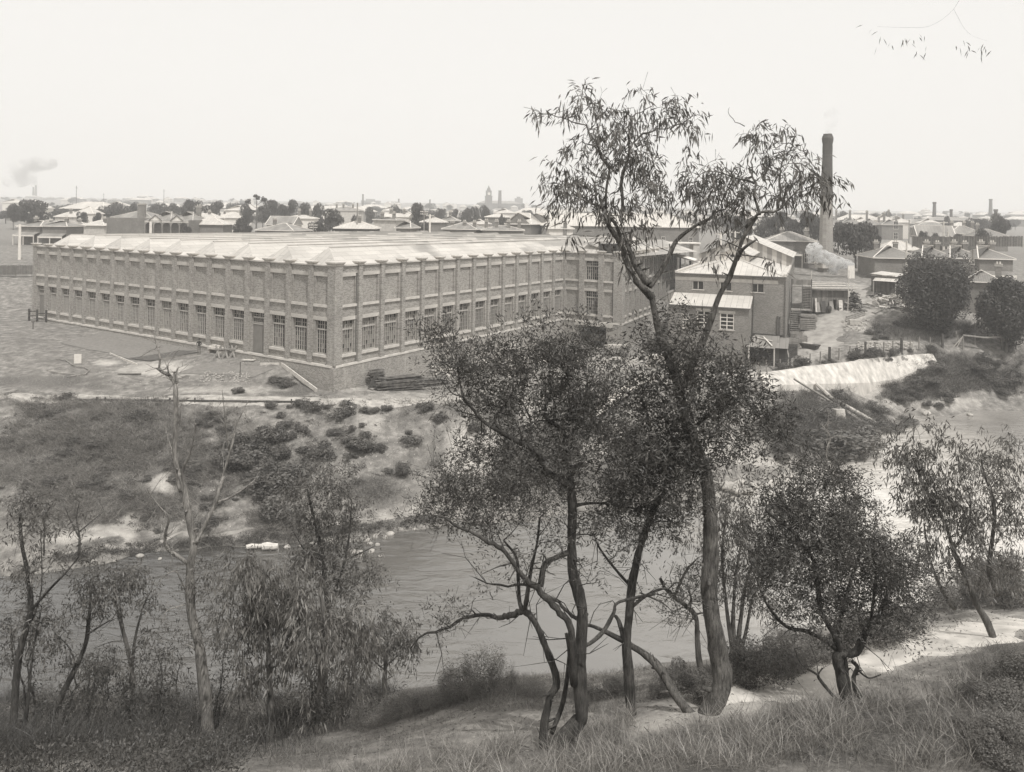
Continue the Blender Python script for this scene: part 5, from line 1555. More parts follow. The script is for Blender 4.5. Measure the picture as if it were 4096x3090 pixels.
class Tree:
    def __init__(s, name, label, px, py, Y, barkm, leafm, seed, cat='tree', group=None, z=None, unit=D):
        s.u = unit
        s.Y = Y
        s.rng = np.random.default_rng(seed)
        s.base = P(px * unit, py * unit, Y)
        if z is not None: s.base.z = z
        s.o = thing(name, label, cat, s.base, 0, group)
        s.mb = MB(); s.barkm = barkm; s.leafm = leafm
        s.nodes = []; s.Q = []; s.T = []
    def w(s, px, py, dy=0.0):
        v = P(px * s.u, py * s.u, s.Y + dy) - s.base
        return np.array(v)
    def limb(s, pts, r0, r1, dy0=0.0, dy1=0.0, n=9, wig=.0):
        """pts in print pixels; radii in metres"""
        k = len(pts)
        p3 = [s.w(p[0], p[1], dy0 + (dy1 - dy0) * i / (k - 1) + (p[2] if len(p) > 2 else 0)) for i, p in enumerate(pts)]
        c = catmull(p3, 4)
        c = [p + s.rng.normal(size=3) * wig for p in c]
        rr = [r0 + (r1 - r0) * i / (len(c) - 1) for i in range(len(c))]
        rr = [r * s.rng.uniform(.93, 1.07) for r in rr]
        v0 = len(s.mb.v)
        s.mb.tube(c, rr, n)
        s.gnarl(v0, c, rr, n)
        s.nodes += [(np.array(p), r) for p, r in zip(c, rr)]
    def gnarl(s, v0, c, rr, n):
        """uneven girth, ridges and a few broken stubs"""
        k = len(c)
        ang = np.arange(n) * 2 * math.pi / n
        ph = s.rng.uniform(0, 6.28, 4)
        for i in range(k):
            for j in range(n):
                w = 1 + .10 * math.sin(2 * ang[j] + ph[0] + .5 * i) + .07 * math.sin(3 * ang[j] + ph[1] - .9 * i) + s.rng.uniform(-.05, .05)
                p = np.array(s.mb.v[v0 + i * n + j])
                s.mb.v[v0 + i * n + j] = tuple(c[i] + (p - c[i]) * w)
        if rr[0] > .06 and k > 8:
            for q in range(2 + k // 9):
                i = int(s.rng.integers(3, k - 2))
                d = s.rng.normal(size=3); d[2] = abs(d[2]) * .5; d /= np.linalg.norm(d)
                e = c[i] + d * (rr[i] + s.rng.uniform(.05, .22))
                s.mb.tube([c[i], e], [rr[i] * .45, rr[i] * .2], 6)
    def flare(s, px, py, r, h=.5, dy=0):
        a = s.w(px, py, dy)
        s.mb.tube([a + np.array([0, 0, -.5]), a + np.array([0, 0, 0]), a + np.array([0, 0, h])], [r * 1.5, r * 1.25, r], 9)
    def twig(s, tgt, r=.02, n=5):
        nd = np.array([q[0] for q in s.nodes])
        dist = np.linalg.norm(nd - tgt, axis=1) + np.maximum(0, nd[:, 2] - tgt[2] - .1) * 1.0
        i = int(np.argmin(dist))
        a = nd[i]
        L = np.linalg.norm(tgt - a)
        if L < .12: return
        mid = (a + tgt) / 2 + s.rng.normal(size=3) * L * .10 + np.array([0, 0, .06 * L])
        r0 = min(s.nodes[i][1] * .7, max(r, .012 * L + .006))
        q = catmull([a, mid, tgt], 3)
        s.mb.tube(q, np.linspace(r0, .006, len(q)), n, cap=False)
        for p, rr in zip(q[2:], np.linspace(r0, .006, len(q))[2:]): s.nodes.append((np.array(p), rr))
    def blobs(s, L, leaf=(.2, .028), per=9, spread=.3, droop=.5, dens=1.0, twigs=3, out=.5, hang=True, depth=.8, dyr=0.0, dyo=0.0):
        """L: (px, py, rx, ry[, weight]) foliage masses; sprays of leaves fill each"""
        for e in L:
            cx, cy_, rx, ry = e[:4]
            wt = e[4] if len(e) > 4 else 1.0
            dy = s.rng.uniform(-1, 1) * dyr + dyo
            c = s.w(cx, cy_, dy)
            k = s.u * s.Y / F
            Rx, Rz = rx * k, ry * k
            Ry_ = (Rx + Rz) / 2 * depth
            n = max(3, int(3.0 * dens * wt * (math.pi * Rx * Rz) / (spread * spread)))
            p = s.rng.normal(size=(n, 3)); p /= np.linalg.norm(p, axis=1)[:, None]
            p *= (s.rng.uniform(0, 1, n) ** .5)[:, None]
            p = c + p * np.array([Rx, Ry_, Rz])
            # sprays gather in clumps with gaps between
            if n > 12:
                cc = p[:max(3, n // 7)]
                k_ = s.rng.integers(0, len(cc), n)
                p = np.where(s.rng.uniform(0, 1, (n, 1)) < .8, cc[k_] + s.rng.normal(size=(n, 3)) * spread * np.array([.75, .75, .5]), p)
            for t_ in range(min(n, int(twigs * wt + .5))): s.twig(p[t_])
            # each spray: leaves along a short hanging or rising shoot
            sh = s.rng.normal(size=(n, 3)) * .6 + (p - c) / np.array([Rx, Ry_, Rz]) * out + np.array([0, 0, -.55 if hang else .35])
            sh /= np.linalg.norm(sh, axis=1)[:, None]
            m = n * per
            tt = s.rng.uniform(0, 1, (n, per))
            st = p[:, None, :] + sh[:, None, :] * (tt * spread * 1.1)[..., None] + s.rng.normal(size=(n, per, 3)) * spread * .22
            dd = s.rng.normal(size=(n, per, 3)) * .55 + sh[:, None, :] * .6 + np.array([0, 0, -droop])
            s.Q.append(leaf_quads(st.reshape(-1, 3), dd.reshape(-1, 3), leaf[0], leaf[1] * 1.25, s.rng, .12 if hang else 0))
            tone = np.clip(s.rng.uniform(0, .75, m) + np.repeat(s.rng.uniform(0, .35, n), per), 0, 1)
            s.T.append(tone)
    def bare(s, k, L=.6, r=.012, up=.3, lo=0.0):
        """leafless twigs off the limbs"""
        nd = [q for q in s.nodes if q[1] < .12]
        for i in range(k):
            a, r0 = nd[int(s.rng.integers(len(nd)))]
            if a[2] < lo: continue
            d = s.rng.normal(size=3) + np.array([0, 0, up]); d /= np.linalg.norm(d)
            ln = L * s.rng.uniform(.4, 1.3)
            m_ = a + d * ln * .5 + s.rng.normal(size=3) * .10 * ln
            e = a + d * ln + s.rng.normal(size=3) * .22 * ln
            rr = min(r0 * .6, r)
            s.mb.tube([a, m_, e], [rr, rr * .7, .004], 4, cap=False)
            e2 = m_ + (s.rng.normal(size=3) * .4 + d) * ln * .4
            s.mb.tube([m_, e2], [rr * .6, .004], 4, cap=False)
    def done(s):
        s.mb.build('trunk', M[s.barkm], s.o, smooth=True)
        if s.Q: link('crown', quad_soup('crown', np.concatenate(s.Q), np.concatenate(s.T), [M[s.leafm]]), s.o)
        return s.o

def z5(L, ox=2000., oy=300., k=.678):            # readings taken from an enlargement
    return [((ox + e[0] * k) / D, (oy + e[1] * k) / D, e[2] * k / D, e[3] * k / D) + tuple(e[4:]) for e in L]
def zp(L, ox, oy, k):
    return [((ox + e[0] * k) / D, (oy + e[1] * k) / D) + tuple(e[2:]) for e in L]

# the tall gum in the middle
t = Tree('gum_tree', 'tall forked gum with drooping leaf clusters standing against the sky', 1527, 1547, 17.0, 'bark', 'leaf_gum', 1)
t.limb(zp([(1195, 1420), (1265, 1290), (1290, 1180), (1262, 1000), (1226, 800), (1215, 600), (1226, 400), (1215, 200), (1195, 0)], 2000, 1900, .689) + [(1499, 958), (1482, 914), (1453, 792), (1430, 740), (1418, 690), (1406, 632)], .235, .075, 0, .4, n=12)
t.limb(zp([(1160, 1040), (1100, 960), (1050, 880), (1000, 760), (950, 600)], 2050, 650, .4702), .10, .05, .4, .9)
t.limb(zp([(1190, 1160), (1130, 1090), (1040, 1000), (992, 905), (950, 790), (945, 740), (890, 640), (830, 560), (790, 450), (760, 370)], 2050, 650, .4702), .085, .04, .4, -.4)
t.limb(zp([(1165, 1060), (1250, 940), (1330, 800), (1400, 660), (1560, 540), (1700, 470)], 2050, 650, .4702), .07, .03, .4, 1.0)
t.limb([(1466, 858), (1488, 800), (1520, 735), (1543, 668), (1558, 632), (1577, 597), (1587, 569), (1600, 529), (1612, 503), (1635, 468)], .08, .035, .3, -.6)
t.limb(zp([(1910, 830), (1960, 740), (2080, 655)], 2050, 650, .4702), .045, .02, -.3, -.8)
for L, r0, r1, d0, d1 in (([(725, 1010), (690, 900), (620, 800), (640, 560), (590, 470), (520, 320), (430, 280)], .045, .012, .6, -.5), ([(715, 860), (720, 600), (760, 480), (800, 380), (900, 330), (1010, 315)], .04, .012, .5, 1.0), ([(690, 590), (560, 430), (480, 400)], .025, .01, .4, .2),
                          ([(620, 800), (500, 740), (380, 640)], .022, .008, .3, 1), ([(760, 480), (780, 260), (900, 180)], .022, .008, .6, .2), ([(1000, 320), (1130, 250), (1200, 230)], .016, .006, .9, 1.2), ([(1180, 880), (1290, 800), (1400, 760)], .03, .012, .9, .4),
                          ([(1440, 900), (1530, 820), (1640, 790), (1720, 720), (1830, 600)], .035, .012, -.5, -1.2), ([(1530, 820), (1500, 640), (1490, 500), (1530, 360)], .03, .008, -.6, .2), ([(1500, 640), (1330, 590), (1180, 560)], .022, .008, -.5, -.9), ([(1640, 790), (1650, 600), (1690, 400), (1680, 300)], .02, .007, -.7, -.2), ([(1830, 600), (1920, 640), (1960, 700)], .014, .006, -1.1, -1.3), ([(1440, 300), (1360, 250), (1350, 190)], .01, .004, 0, 0), ([(430, 280), (300, 240), (140, 200)], .012, .004, -.5, -.6)):
    t.limb(zp(L, 2000, 300, .678), r0, r1, d0, d1, n=7, wig=.02)
BL = [(480, 160, 90, 70), (560, 220, 110, 75), (360, 230, 80, 35, .6), (220, 215, 70, 25, .3), (660, 290, 90, 65), (870, 160, 80, 75), (960, 240, 90, 70, .8), (1060, 180, 70, 70), (1140, 265, 70, 65), (830, 300, 100, 70), (620, 400, 110, 75), (800, 430, 130, 85), (720, 520, 120, 85), (900, 520, 100, 80), (350, 580, 80, 75), (320, 690, 50, 95), (440, 690, 95, 85), (550, 640, 90, 80), (560, 780, 100, 75), (720, 770, 110, 65), (760, 660, 90, 75), (960, 690, 30, 85, .7), (470, 540, 55, 35), (390, 440, 40, 20, .5), (700, 960, 100, 60, .8), (830, 890, 85, 60, .8), (900, 620, 60, 60, .7), (420, 940, 25, 40, .5), (1120, 410, 35, 40, .7),
      (1240, 560, 100, 70), (1130, 610, 75, 65), (1050, 650, 50, 50, .8), (1330, 560, 80, 65), (1180, 720, 105, 75), (1300, 680, 105, 75), (1420, 640, 100, 75), (1280, 830, 100, 75), (1420, 800, 110, 80), (1540, 430, 65, 80), (1520, 320, 65, 50), (1690, 300, 55, 50, .8), (1600, 560, 100, 75), (1720, 500, 85, 70), (1830, 560, 75, 70), (1760, 650, 110, 80), (1880, 640, 75, 70), (1940, 690, 40, 65), (1640, 700, 90, 65), (1790, 740, 60, 35, .6), (1310, 960, 45, 60, .7), (1450, 930, 60, 50, .6), (1270, 1080, 35, 40, .4), (1600, 1080, 20, 35, .3), (740, 1110, 60, 25, .15)]
t.blobs(z5([(e[0], e[1], e[2] * 1.13, e[3] * 1.1) + tuple(e[4:]) for e in BL]), leaf=(.22, .030), per=10, spread=.30, droop=.8, dens=1.25, twigs=9, dyr=.8)
t.bare(60, .5, lo=6)
t.done()
t.flare(1527, 1547, .3)

# branch hanging in from a tree out of frame, upper right
t = Tree('gum_branch', 'few faint gum leaves hanging in at the top right corner against the sky', 2195, 45, 9.0, 'bark_dark', 'leaf_gum', 9, cat='branch')
t.limb([(2090, -40), (2060, 20), (2010, 56), (1960, 60), (1895, 58)], .0011, .0006, n=4); t.limb([(2060, 20), (2090, 70), (2135, 90)], .001, .0005, n=4)
t.blobs([(1905, 68, 25, 10, .16), (1955, 82, 14, 12, .16), (1990, 95, 8, 24, .3), (2085, 92, 20, 6, .15), (2130, 98, 14, 5, .12)], leaf=(.085, .010), per=3, spread=.13, droop=1.1, dens=.8, twigs=0)
t.done()

# big wattle, several stems from one stool
t = Tree('wattle_tree', 'dark spreading wattle with several curved stems from one knotted stool', 1180, 1615, 16.4, 'bark_dark', 'leaf_wattle', 2)
K = (2000, 1900, .689)
t.limb(zp([(300, 1640), (330, 1570), (440, 1450), (475, 1400), (462, 1200), (466, 1000), (481, 800), (452, 680), (421, 550), (416, 400), (421, 200), (406, 50), (420, -50)], *K), .165, .08, n=11)
t.limb(zp([(270, 1600), (250, 1560), (265, 1400), (290, 1290), (330, 1200), (270, 1010), (200, 850), (140, 790)], *K), .095, .065, .2, .5)
t.limb(zp([(140, 790), (60, 810), (0, 830), (-130, 815), (-290, 880), (-450, 935), (-520, 1000)], *K), .07, .012, .5, 1.2, wig=.02)
t.limb(zp([(140, 790), (115, 740), (105, 600), (95, 480), (20, 380)], *K), .06, .02, .5, 1.0)
t.limb(zp([(140, 790), (155, 720), (180, 550), (215, 400), (230, 250)], *K), .055, .02, .5, .2)
t.limb(zp([(300, 1500), (370, 1300), (402, 1050), (385, 920)], *K), .055, .04, .3, .6)
t.limb(zp([(430, 1220), (415, 900), (330, 780), (240, 680), (120, 580), (30, 450), (-60, 380), (-180, 330), (-330, 250)], *K), .085, .02, -.1, -1.2, wig=.02)
t.limb(zp([(235, 650), (260, 520), (330, 480), (395, 450)], *K), .06, .05, -.4, 0)
t.limb(zp([(475, 860), (370, 770), (180, 650), (0, 640), (-150, 600)], *K), .045, .012, 0, .8, wig=.02)
t.limb(zp([(440, 970), (500, 990), (600, 910), (660, 800), (690, 740), (900, 690)], *K), .05, .03, 0, .6)
t.limb(zp([(430, 180), (530, 165), (680, 175), (900, 225)], *K), .04, .015, 0, .6)
t.limb(zp([(410, 60), (330, 0), (190, -30)], *K), .03, .012, 0, .5)
K2 = (2000, 1100, .5392)
t.limb(zp([(530, 1580), (470, 1530), (330, 1450), (292, 1330), (200, 1270), (60, 1200), (-2, 1165), (-120, 1090), (-190, 1010), (-280, 900)], *K2), .075, .025, 0, -1.0)
t.limb(zp([(535, 1590), (500, 1330), (450, 1150), (340, 1060), (350, 950), (400, 800)], *K2), .06, .03, 0, .6)
t.limb(zp([(460, 1160), (560, 1050), (640, 900), (650, 760)], *K2), .04, .015, .3, .9)
t.limb(zp([(60, 1200), (-40, 1080), (40, 960), (100, 860)], *K2), .04, .015, -.6, -.2)
t.limb(zp([(200, 1270), (230, 1100), (170, 950)], *K2), .035, .012, -.4, .4)
U = [(958, 735, 45, 35), (1000, 790, 65, 50), (1075, 765, 55, 45), (1150, 745, 60, 50), (1215, 775, 75, 50), (1270, 735, 45, 40), (1190, 820, 80, 55), (1260, 830, 75, 60), (1100, 830, 80, 55), (1030, 845, 65, 45), (1310, 870, 45, 50), (1170, 890, 80, 50), (1260, 905, 75, 55), (1085, 890, 55, 35, .7), (1320, 790, 30, 40, .8), (1180, 950, 60, 40, .6), (960, 770, 30, 30, .7), (920, 720, 20, 18, .5)]
t.blobs([(e[0], e[1], e[2] * 1.16, e[3] * 1.12) + tuple(e[4:]) for e in U], leaf=(.115, .022), per=13, spread=.25, droop=-.1, dens=1.6, twigs=8, hang=False, dyr=1.0)
LW = [(1010, 1000, 55, 40, .8), (1080, 1030, 90, 45), (990, 1060, 70, 40), (1140, 1050, 70, 45), (950, 1095, 55, 35), (1050, 1095, 85, 40), (1190, 1020, 60, 50), (1010, 1130, 80, 35, .8), (1120, 1110, 60, 35, .8), (900, 1120, 30, 25, .6), (985, 1330, 45, 22, .7), (945, 1365, 30, 25, .6), (1060, 1260, 40, 25, .35), (1270, 1240, 40, 25, .3), (1250, 1000, 60, 45, .8), (1320, 1040, 50, 45, .8)]
t.blobs(LW, leaf=(.10, .018), per=13, spread=.24, droop=.0, dens=1.9, twigs=9, hang=False, dyr=1.2)
LM = [(1100, 960, 70, 40), (1050, 1150, 60, 35, .7), (1150, 1170, 60, 40, .6), (1300, 960, 60, 50), (1240, 1070, 50, 40, .7), (1220, 960, 60, 50), (1100, 1000, 60, 40), (1170, 1080, 60, 40, .7), (1270, 1130, 50, 40, .5), (1030, 960, 50, 40, .8), (980, 1020, 40, 35, .7)]
t.blobs(LM, leaf=(.10, .018), per=13, spread=.25, droop=0, dens=2.2, twigs=10, hang=False, dyr=1.2, dyo=.3)
t.bare(520, .8, .014, .1, lo=1.5)
t.done()
t.flare(1180, 1615, .2)

# middle stem with a leaning limb
t = Tree('wattle_tree', 'straight-based wattle between the knotted stool and the tall gum, crown leaning right', 1365, 1547, 17.4, 'bark_dark', 'leaf_wattle', 3)
t.limb(zp([(768, 1420), (750, 1200), (735, 1000), (745, 850), (765, 650), (790, 520), (820, 400), (870, 250), (900, 180), (960, 60)], *K), .115, .065, n=10)
t.limb([(1433, 1049), (1447, 1025), (1461, 958), (1488, 937), (1517, 908), (1546, 885), (1569, 874)], .065, .04, 0, -.6)
t.limb([(1447, 1025), (1410, 960), (1400, 900), (1380, 850)], .06, .02, 0, .7)
t.limb([(1500, 925), (1490, 870), (1500, 810)], .04, .015, -.2, .3)
t.limb(zp([(760, 650), (680, 560), (580, 430), (540, 330)], *K), .04, .012, 0, .5)
t.limb(zp([(700, 960), (610, 910), (540, 880), (500, 870)], *K), .05, .03, 0, -.4)
t.limb(zp([(720, 960), (690, 850), (670, 820)], *K), .06, .04, 0, .3)
t.limb(zp([(755, 780), (850, 700), (960, 660), (1010, 700)], *K), .04, .018, 0, .6)
V = [(1400, 800, 55, 40, .8), (1470, 775, 60, 45), (1540, 830, 75, 50), (1600, 870, 75, 50), (1660, 905, 45, 45), (1470, 850, 75, 50), (1400, 880, 70, 60), (1530, 900, 70, 45), (1400, 960, 80, 60), (1340, 950, 45, 50, .8), (1460, 940, 60, 45, .7), (1360, 1030, 75, 55), (1430, 1040, 60, 50, .8), (1340, 1090, 60, 40, .7), (1480, 720, 30, 30, .7), (1385, 735, 32, 42, .7), (1560, 775, 40, 40, .8), (1600, 800, 40, 35, .7), (1690, 945, 20, 40, .8), (1310, 1150, 40, 25, .5)]
t.blobs([(e[0], e[1], e[2] * 1.16, e[3] * 1.12) + tuple(e[4:]) for e in V], leaf=(.13, .026), per=12, spread=.26, droop=.15, dens=1.65, twigs=8, hang=False, dyr=.8, dyo=-.7)
t.blobs([(1400, 1180, 60, 35, .4), (1330, 1220, 50, 30, .35), (1480, 1260, 55, 35, .6), (1440, 1300, 50, 25, .5), (1380, 1290, 40, 20, .3)], leaf=(.09, .016), per=12, spread=.22, droop=0, dens=1.2, twigs=10, hang=False, dyr=.9)
VM = [(1380, 1000, 60, 50), (1450, 1000, 60, 50), (1500, 1000, 50, 50, .8), (1540, 970, 50, 45, .8), (1400, 1110, 60, 45, .8), (1470, 1100, 50, 45, .7), (1320, 1110, 50, 40, .7), (1350, 1160, 60, 35, .5), (1570, 940, 45, 40, .8), (1610, 960, 40, 45, .7), (1490, 1060, 45, 40, .7), (1440, 690, 30, 30, .6), (1500, 730, 40, 35, .7), (1440, 1150, 50, 40, .5)]
t.blobs(VM, leaf=(.11, .022), per=13, spread=.25, droop=.2, dens=2.5, twigs=8, hang=False, dyr=.8, dyo=-.5)
t.bare(300, .7, .012, .1, lo=1.5)
t.done()

# leaning limb at the foot of the gum, and the slim stem behind
t = Tree('leaning_tree', 'thick bare trunk leaning left from the foot of the tall gum', 1483, 1543, 17.1, 'bark', 'leaf_wattle', 4, cat='tree')
t.limb(zp([(1110, 1400), (1090, 1370), (1000, 1250), (930, 1130), (850, 1050), (760, 990), (700, 955), (610, 910)], *K), .125, .05, 0, .5, n=10)
t.limb(zp([(900, 1080), (885, 1040)], *K), .02, .01); t.limb(zp([(870, 1070), (875, 1030)], *K), .02, .01)
t.done()
t = Tree('slim_tree', 'slim crooked mottled tree behind the foot of the tall gum', 1520, 1480, 18.6, 'bark_mid', 'leaf_wattle', 5)
t.limb(zp([(1205, 1250), (1160, 1100), (1145, 950), (1140, 830), (1090, 770), (1010, 710), (960, 660), (930, 600)], *K), .075, .035, 0, .3)
t.limb(zp([(1095, 775), (1110, 720), (1090, 660)], *K), .04, .02); t.limb(zp([(1010, 710), (1080, 560), (1150, 480)], *K), .035, .015)
t.blobs([(1500, 1280, 60, 40, .6), (1450, 1330, 50, 30, .4), (1530, 1230, 40, 40, .5)], leaf=(.09, .016), per=12, spread=.22, droop=0, dens=1.2, twigs=14, hang=False)
t.bare(110, .6, .01, 0, lo=1.5)
t.done()
# slender many-stemmed gum across the path, right of the tall gum
t = Tree('gum_tree', 'slender many-stemmed gum on the river side of the path right of the tall gum', 1588, 1412, 25.0, 'bark_mid', 'leaf_gum', 6, z=-14.5)
for L in ([(1586, 1420), (1584, 1330), (1590, 1240), (1610, 1130)], [(1590, 1420), (1600, 1340), (1612, 1260), (1640, 1180)], [(1596, 1420), (1610, 1370), (1625, 1290)], [(1584, 1415), (1568, 1300), (1560, 1200), (1570, 1100)], [(1592, 1415), (1596, 1370), (1604, 1280)]): t.limb(L, .08, .03, 0, .5, n=7)
t.blobs([(1570, 1110, 35, 55, .8), (1610, 1150, 45, 55), (1580, 1200, 45, 50), (1640, 1200, 40, 60), (1600, 1270, 45, 45), (1560, 1280, 30, 40, .6), (1655, 1290, 30, 40, .6), (1545, 1080, 40, 60, .7), (1600, 1060, 40, 40, .7), (1530, 1180, 30, 40, .6), (1640, 1130, 30, 35, .6), (1480, 1160, 30, 35, .5)], leaf=(.19, .03), per=9, spread=.32, droop=.8, dens=1.6, twigs=4, dyr=.8)
t.done()

# thin saplings of the lower left tangle
SAP = [((60, 1640), (75, 1530), (60, 1440), (80, 1380)), ((150, 1650), (140, 1560), (165, 1480), (150, 1420)), ((345, 1640), (350, 1560), (335, 1500), (350, 1430)), ((520, 1650), (524, 1580), (515, 1500), (530, 1440)), ((665, 1640), (668, 1560), (675, 1490), (660, 1430)), ((735, 1600), (740, 1530), (735, 1470), (760, 1420)), ((225, 1640), (215, 1560), (235, 1500), (220, 1440)), ((400, 1640), (392, 1560), (380, 1480), (395, 1420)), ((592, 1640), (600, 1590), (590, 1550), (585, 1500)), ((668, 1625), (672, 1580), (665, 1545)), ((780, 1590), (776, 1540), (790, 1490)), ((30, 1560), (40, 1480), (25, 1400), (40, 1340))]
SL = ['thin sapling nearest the left edge in the tangle', 'crooked sapling between the left edge and the leaning gum', 'sapling left of the half-dead gum base', 'slim sapling right of the half-dead gum base', 'slim sapling under the bright-edged hanging leaves', 'sapling left of the small round-headed gum', 'sapling under the thin two-forked young tree', 'sapling against the half-dead gum base', 'pale bare stem below the long hanging leaves', 'pale leaning stem in the undergrowth', 'small sapling at the foot of the round-headed gum', 'dark sapling crossing the forked gum at the left edge']
for i, L in enumerate(SAP):
    t = Tree('sapling', SL[i], L[0][0], L[0][1], 24.5 + (i % 4) * .6, 'bark_pale' if i in (8, 9) else 'bark_mid', 'leaf_gum', 60 + i)
    t.limb(list(L), .045, .012, 0, .3, n=7, wig=.02)
    x, y = L[-1]
    t.blobs([(x, y, 28, 30, .55), (x + 18, y + 45, 26, 24, .4), (x - 16, y + 60, 24, 24, .35), (L[1][0], L[1][1] - 20, 22, 24, .3)], leaf=(.17, .028), per=9, spread=.3, droop=.5, dens=1.1, twigs=9)
    t.bare(26, .6, .008, .2, lo=.5); t.done()

rq = random.Random(33)
for i in range(16):
    x = rq.uniform(30, 560) if i < 11 else rq.uniform(560, 800)
    yb = rq.uniform(1600, 1660); hh = rq.uniform(90, 260) * (1 if x < 500 else .6)
    t = Tree('sapling', 'thin leafy sapling of the dark thicket at the lower left', x, yb, rq.uniform(22.5, 27.5), 'bark_dark', 'leaf_wattle', 160 + i, group='saplings of the lower left thicket')
    dx = rq.uniform(-40, 40)
    t.limb([(x, yb), (x + dx * .2 + rq.uniform(-8, 8), yb - hh * .4), (x + dx * .7 + rq.uniform(-8, 8), yb - hh * .75), (x + dx, yb - hh)], .04, .01, 0, rq.uniform(-.4, .4), n=7, wig=.02)
    B_ = [(x + dx * q + rq.uniform(-22, 22), yb - hh * q, rq.uniform(18, 34), rq.uniform(18, 30), rq.uniform(.35, .7)) for q in (.2, .35, .5, .65, .8, .95, 1.02)]
    t.blobs(B_, leaf=(.15, .026), per=10, spread=.28, droop=.4, dens=1.3, twigs=8)
    t.bare(24, .6, .008, .2, lo=.3); t.done()

# right-hand wattle with a broad crown
t = Tree('wattle_tree', 'broad dense wattle on two twisted stems beside the pale path', 1833, 1550, 17.8, 'bark_dark', 'leaf_wattle_fine', 7)
K4 = (3000, 1900, .689)
t.limb(zp([(565, 1370), (550, 1280), (525, 1160), (510, 1070), (525, 1040), (600, 1035), (640, 990), (660, 930), (700, 870), (760, 790), (800, 700)], *K4), .14, .05, n=10)
t.limb(zp([(575, 1340), (560, 1200), (548, 1080), (520, 1010), (490, 930), (430, 830), (400, 720), (380, 520), (300, 400), (230, 310), (130, 240), (90, 200)], *K4), .09, .03, .2, -.6)
t.limb(zp([(680, 1330), (620, 1260), (600, 1180), (625, 1120), (590, 1080)], *K4), .07, .04, .4, .6)
t.limb(zp([(500, 1010), (430, 960), (330, 910), (210, 880), (110, 770), (70, 690), (20, 560)], *K4), .055, .015, 0, -.7)
t.limb(zp([(535, 1340), (470, 1270), (400, 1180), (390, 1160), (300, 1100), (258, 1010)], *K4), .045, .014, -.3, -.8)
t.limb(zp([(395, 1160), (420, 1120)], *K4), .02, .01, -.5, -.5)
t.limb(zp([(500, 940), (560, 700), (620, 500), (660, 420), (620, 300)], *K4), .05, .015, .2, .6)
t.limb(zp([(700, 870), (730, 600), (720, 500), (650, 330)], *K4), .04, .012, 0, -.4)
t.limb(zp([(620, 1130), (690, 1180), (760, 1160)], *K4), .025, .01, .5, .6)
RW = [(1652, 1060, 28, 26, .6), (1645, 1160, 26, 34, .6), (2000, 1320, 26, 22, .5), (1735, 1005, 30, 20, .5), (1820, 1045, 34, 22, .6), (1650, 1300, 26, 30, .5), (1960, 1380, 34, 22, .5), (1810, 1385, 40, 20, .4), (1720, 1075, 60, 45), (1800, 1050, 75, 45), (1845, 1118, 50, 38), (1760, 1120, 85, 50), (1830, 1165, 75, 48), (1905, 1200, 50, 42), (1700, 1170, 60, 50), (1780, 1200, 85, 50), (1880, 1220, 85, 50), (1960, 1230, 45, 45, .9), (1720, 1250, 70, 45), (1810, 1270, 85, 45), (1900, 1290, 70, 40), (1670, 1230, 35, 45, .7), (1770, 1330, 65, 35, .8), (1850, 1340, 70, 35, .8), (1700, 1320, 45, 35, .6), (1930, 1330, 45, 35, .7), (1975, 1290, 25, 35, .7), (1690, 1100, 40, 40, .7), (1780, 1010, 50, 25, .6)]
t.blobs([(1815 + (e[0] - 1815) * 1.08, e[1], e[2] * 1.08, e[3] * 1.05) + tuple(e[4:]) for e in RW], leaf=(.10, .020), per=15, spread=.24, droop=.1, dens=3.0, twigs=9, hang=False, dyr=1.0)
t.bare(220, .7, .012, .1, lo=1.2)
t.done()
t.flare(1833, 1552, .14, .3)
# leaning gum on the right
t = Tree('gum_tree', 'pale-stemmed gum leaning left over the water at the right edge', 2148, 1392, 22.0, 'bark_mid', 'leaf_gum', 8)
t.limb(zp([(1425, 980), (1380, 860), (1310, 740), (1270, 620), (1215, 510), (1180, 440), (1150, 330), (1090, 200), (1030, 100), (980, 20)], *K4), .10, .03, 0, .6)
t.limb(zp([(1190, 780), (1120, 680), (1060, 540), (1030, 420), (1010, 280)], *K4), .07, .02, .6, .9)
t.limb(zp([(1060, 560), (960, 520), (905, 500), (910, 460)], *K4), .025, .01, .7, .5)
t.limb(zp([(1180, 440), (1260, 300), (1280, 160), (1250, 40)], *K4), .04, .012, .3, -.5)
t.blobs([(1950, 960, 40, 35, .7), (2000, 985, 50, 40), (1960, 1030, 35, 45), (2030, 1040, 50, 50), (2060, 990, 40, 40, .8), (1975, 1090, 45, 45), (2050, 1100, 55, 45), (2090, 1150, 40, 40), (2020, 1150, 45, 40), (2100, 1080, 35, 40, .8), (2000, 1200, 35, 35, .6), (2070, 1210, 45, 35, .7), (2110, 1230, 35, 30, .6), (2120, 1010, 30, 35, .6), (1990, 940, 35, 25, .6), (2040, 940, 30, 25, .5)], leaf=(.2, .03), per=10, spread=.32, droop=.85, dens=1.9, twigs=5, dyr=.8)
t.done()
t = Tree('gum_tree', 'gum cut by the right edge, leaves hanging beside a dark upright stem', 2195, 1330, 24.0, 'bark_dark', 'leaf_gum', 10, z=-13.0)
t.limb(zp([(1440, 700), (1390, 560), (1400, 420), (1420, 250), (1400, 100), (1360, 0), (1340, -100)], *K4), .09, .03)
t.blobs([(2150, 1000, 40, 40), (2180, 1060, 45, 55), (2150, 1100, 35, 40, .8), (2190, 1150, 40, 45, .8), (2170, 1200, 40, 40, .8), (2110, 945, 40, 30, .6), (2190, 950, 30, 40, .7), (2160, 1250, 45, 30, .8)], leaf=(.19, .03), per=10, spread=.32, droop=.7, dens=1.9, twigs=5, dyr=.6)
t.done()

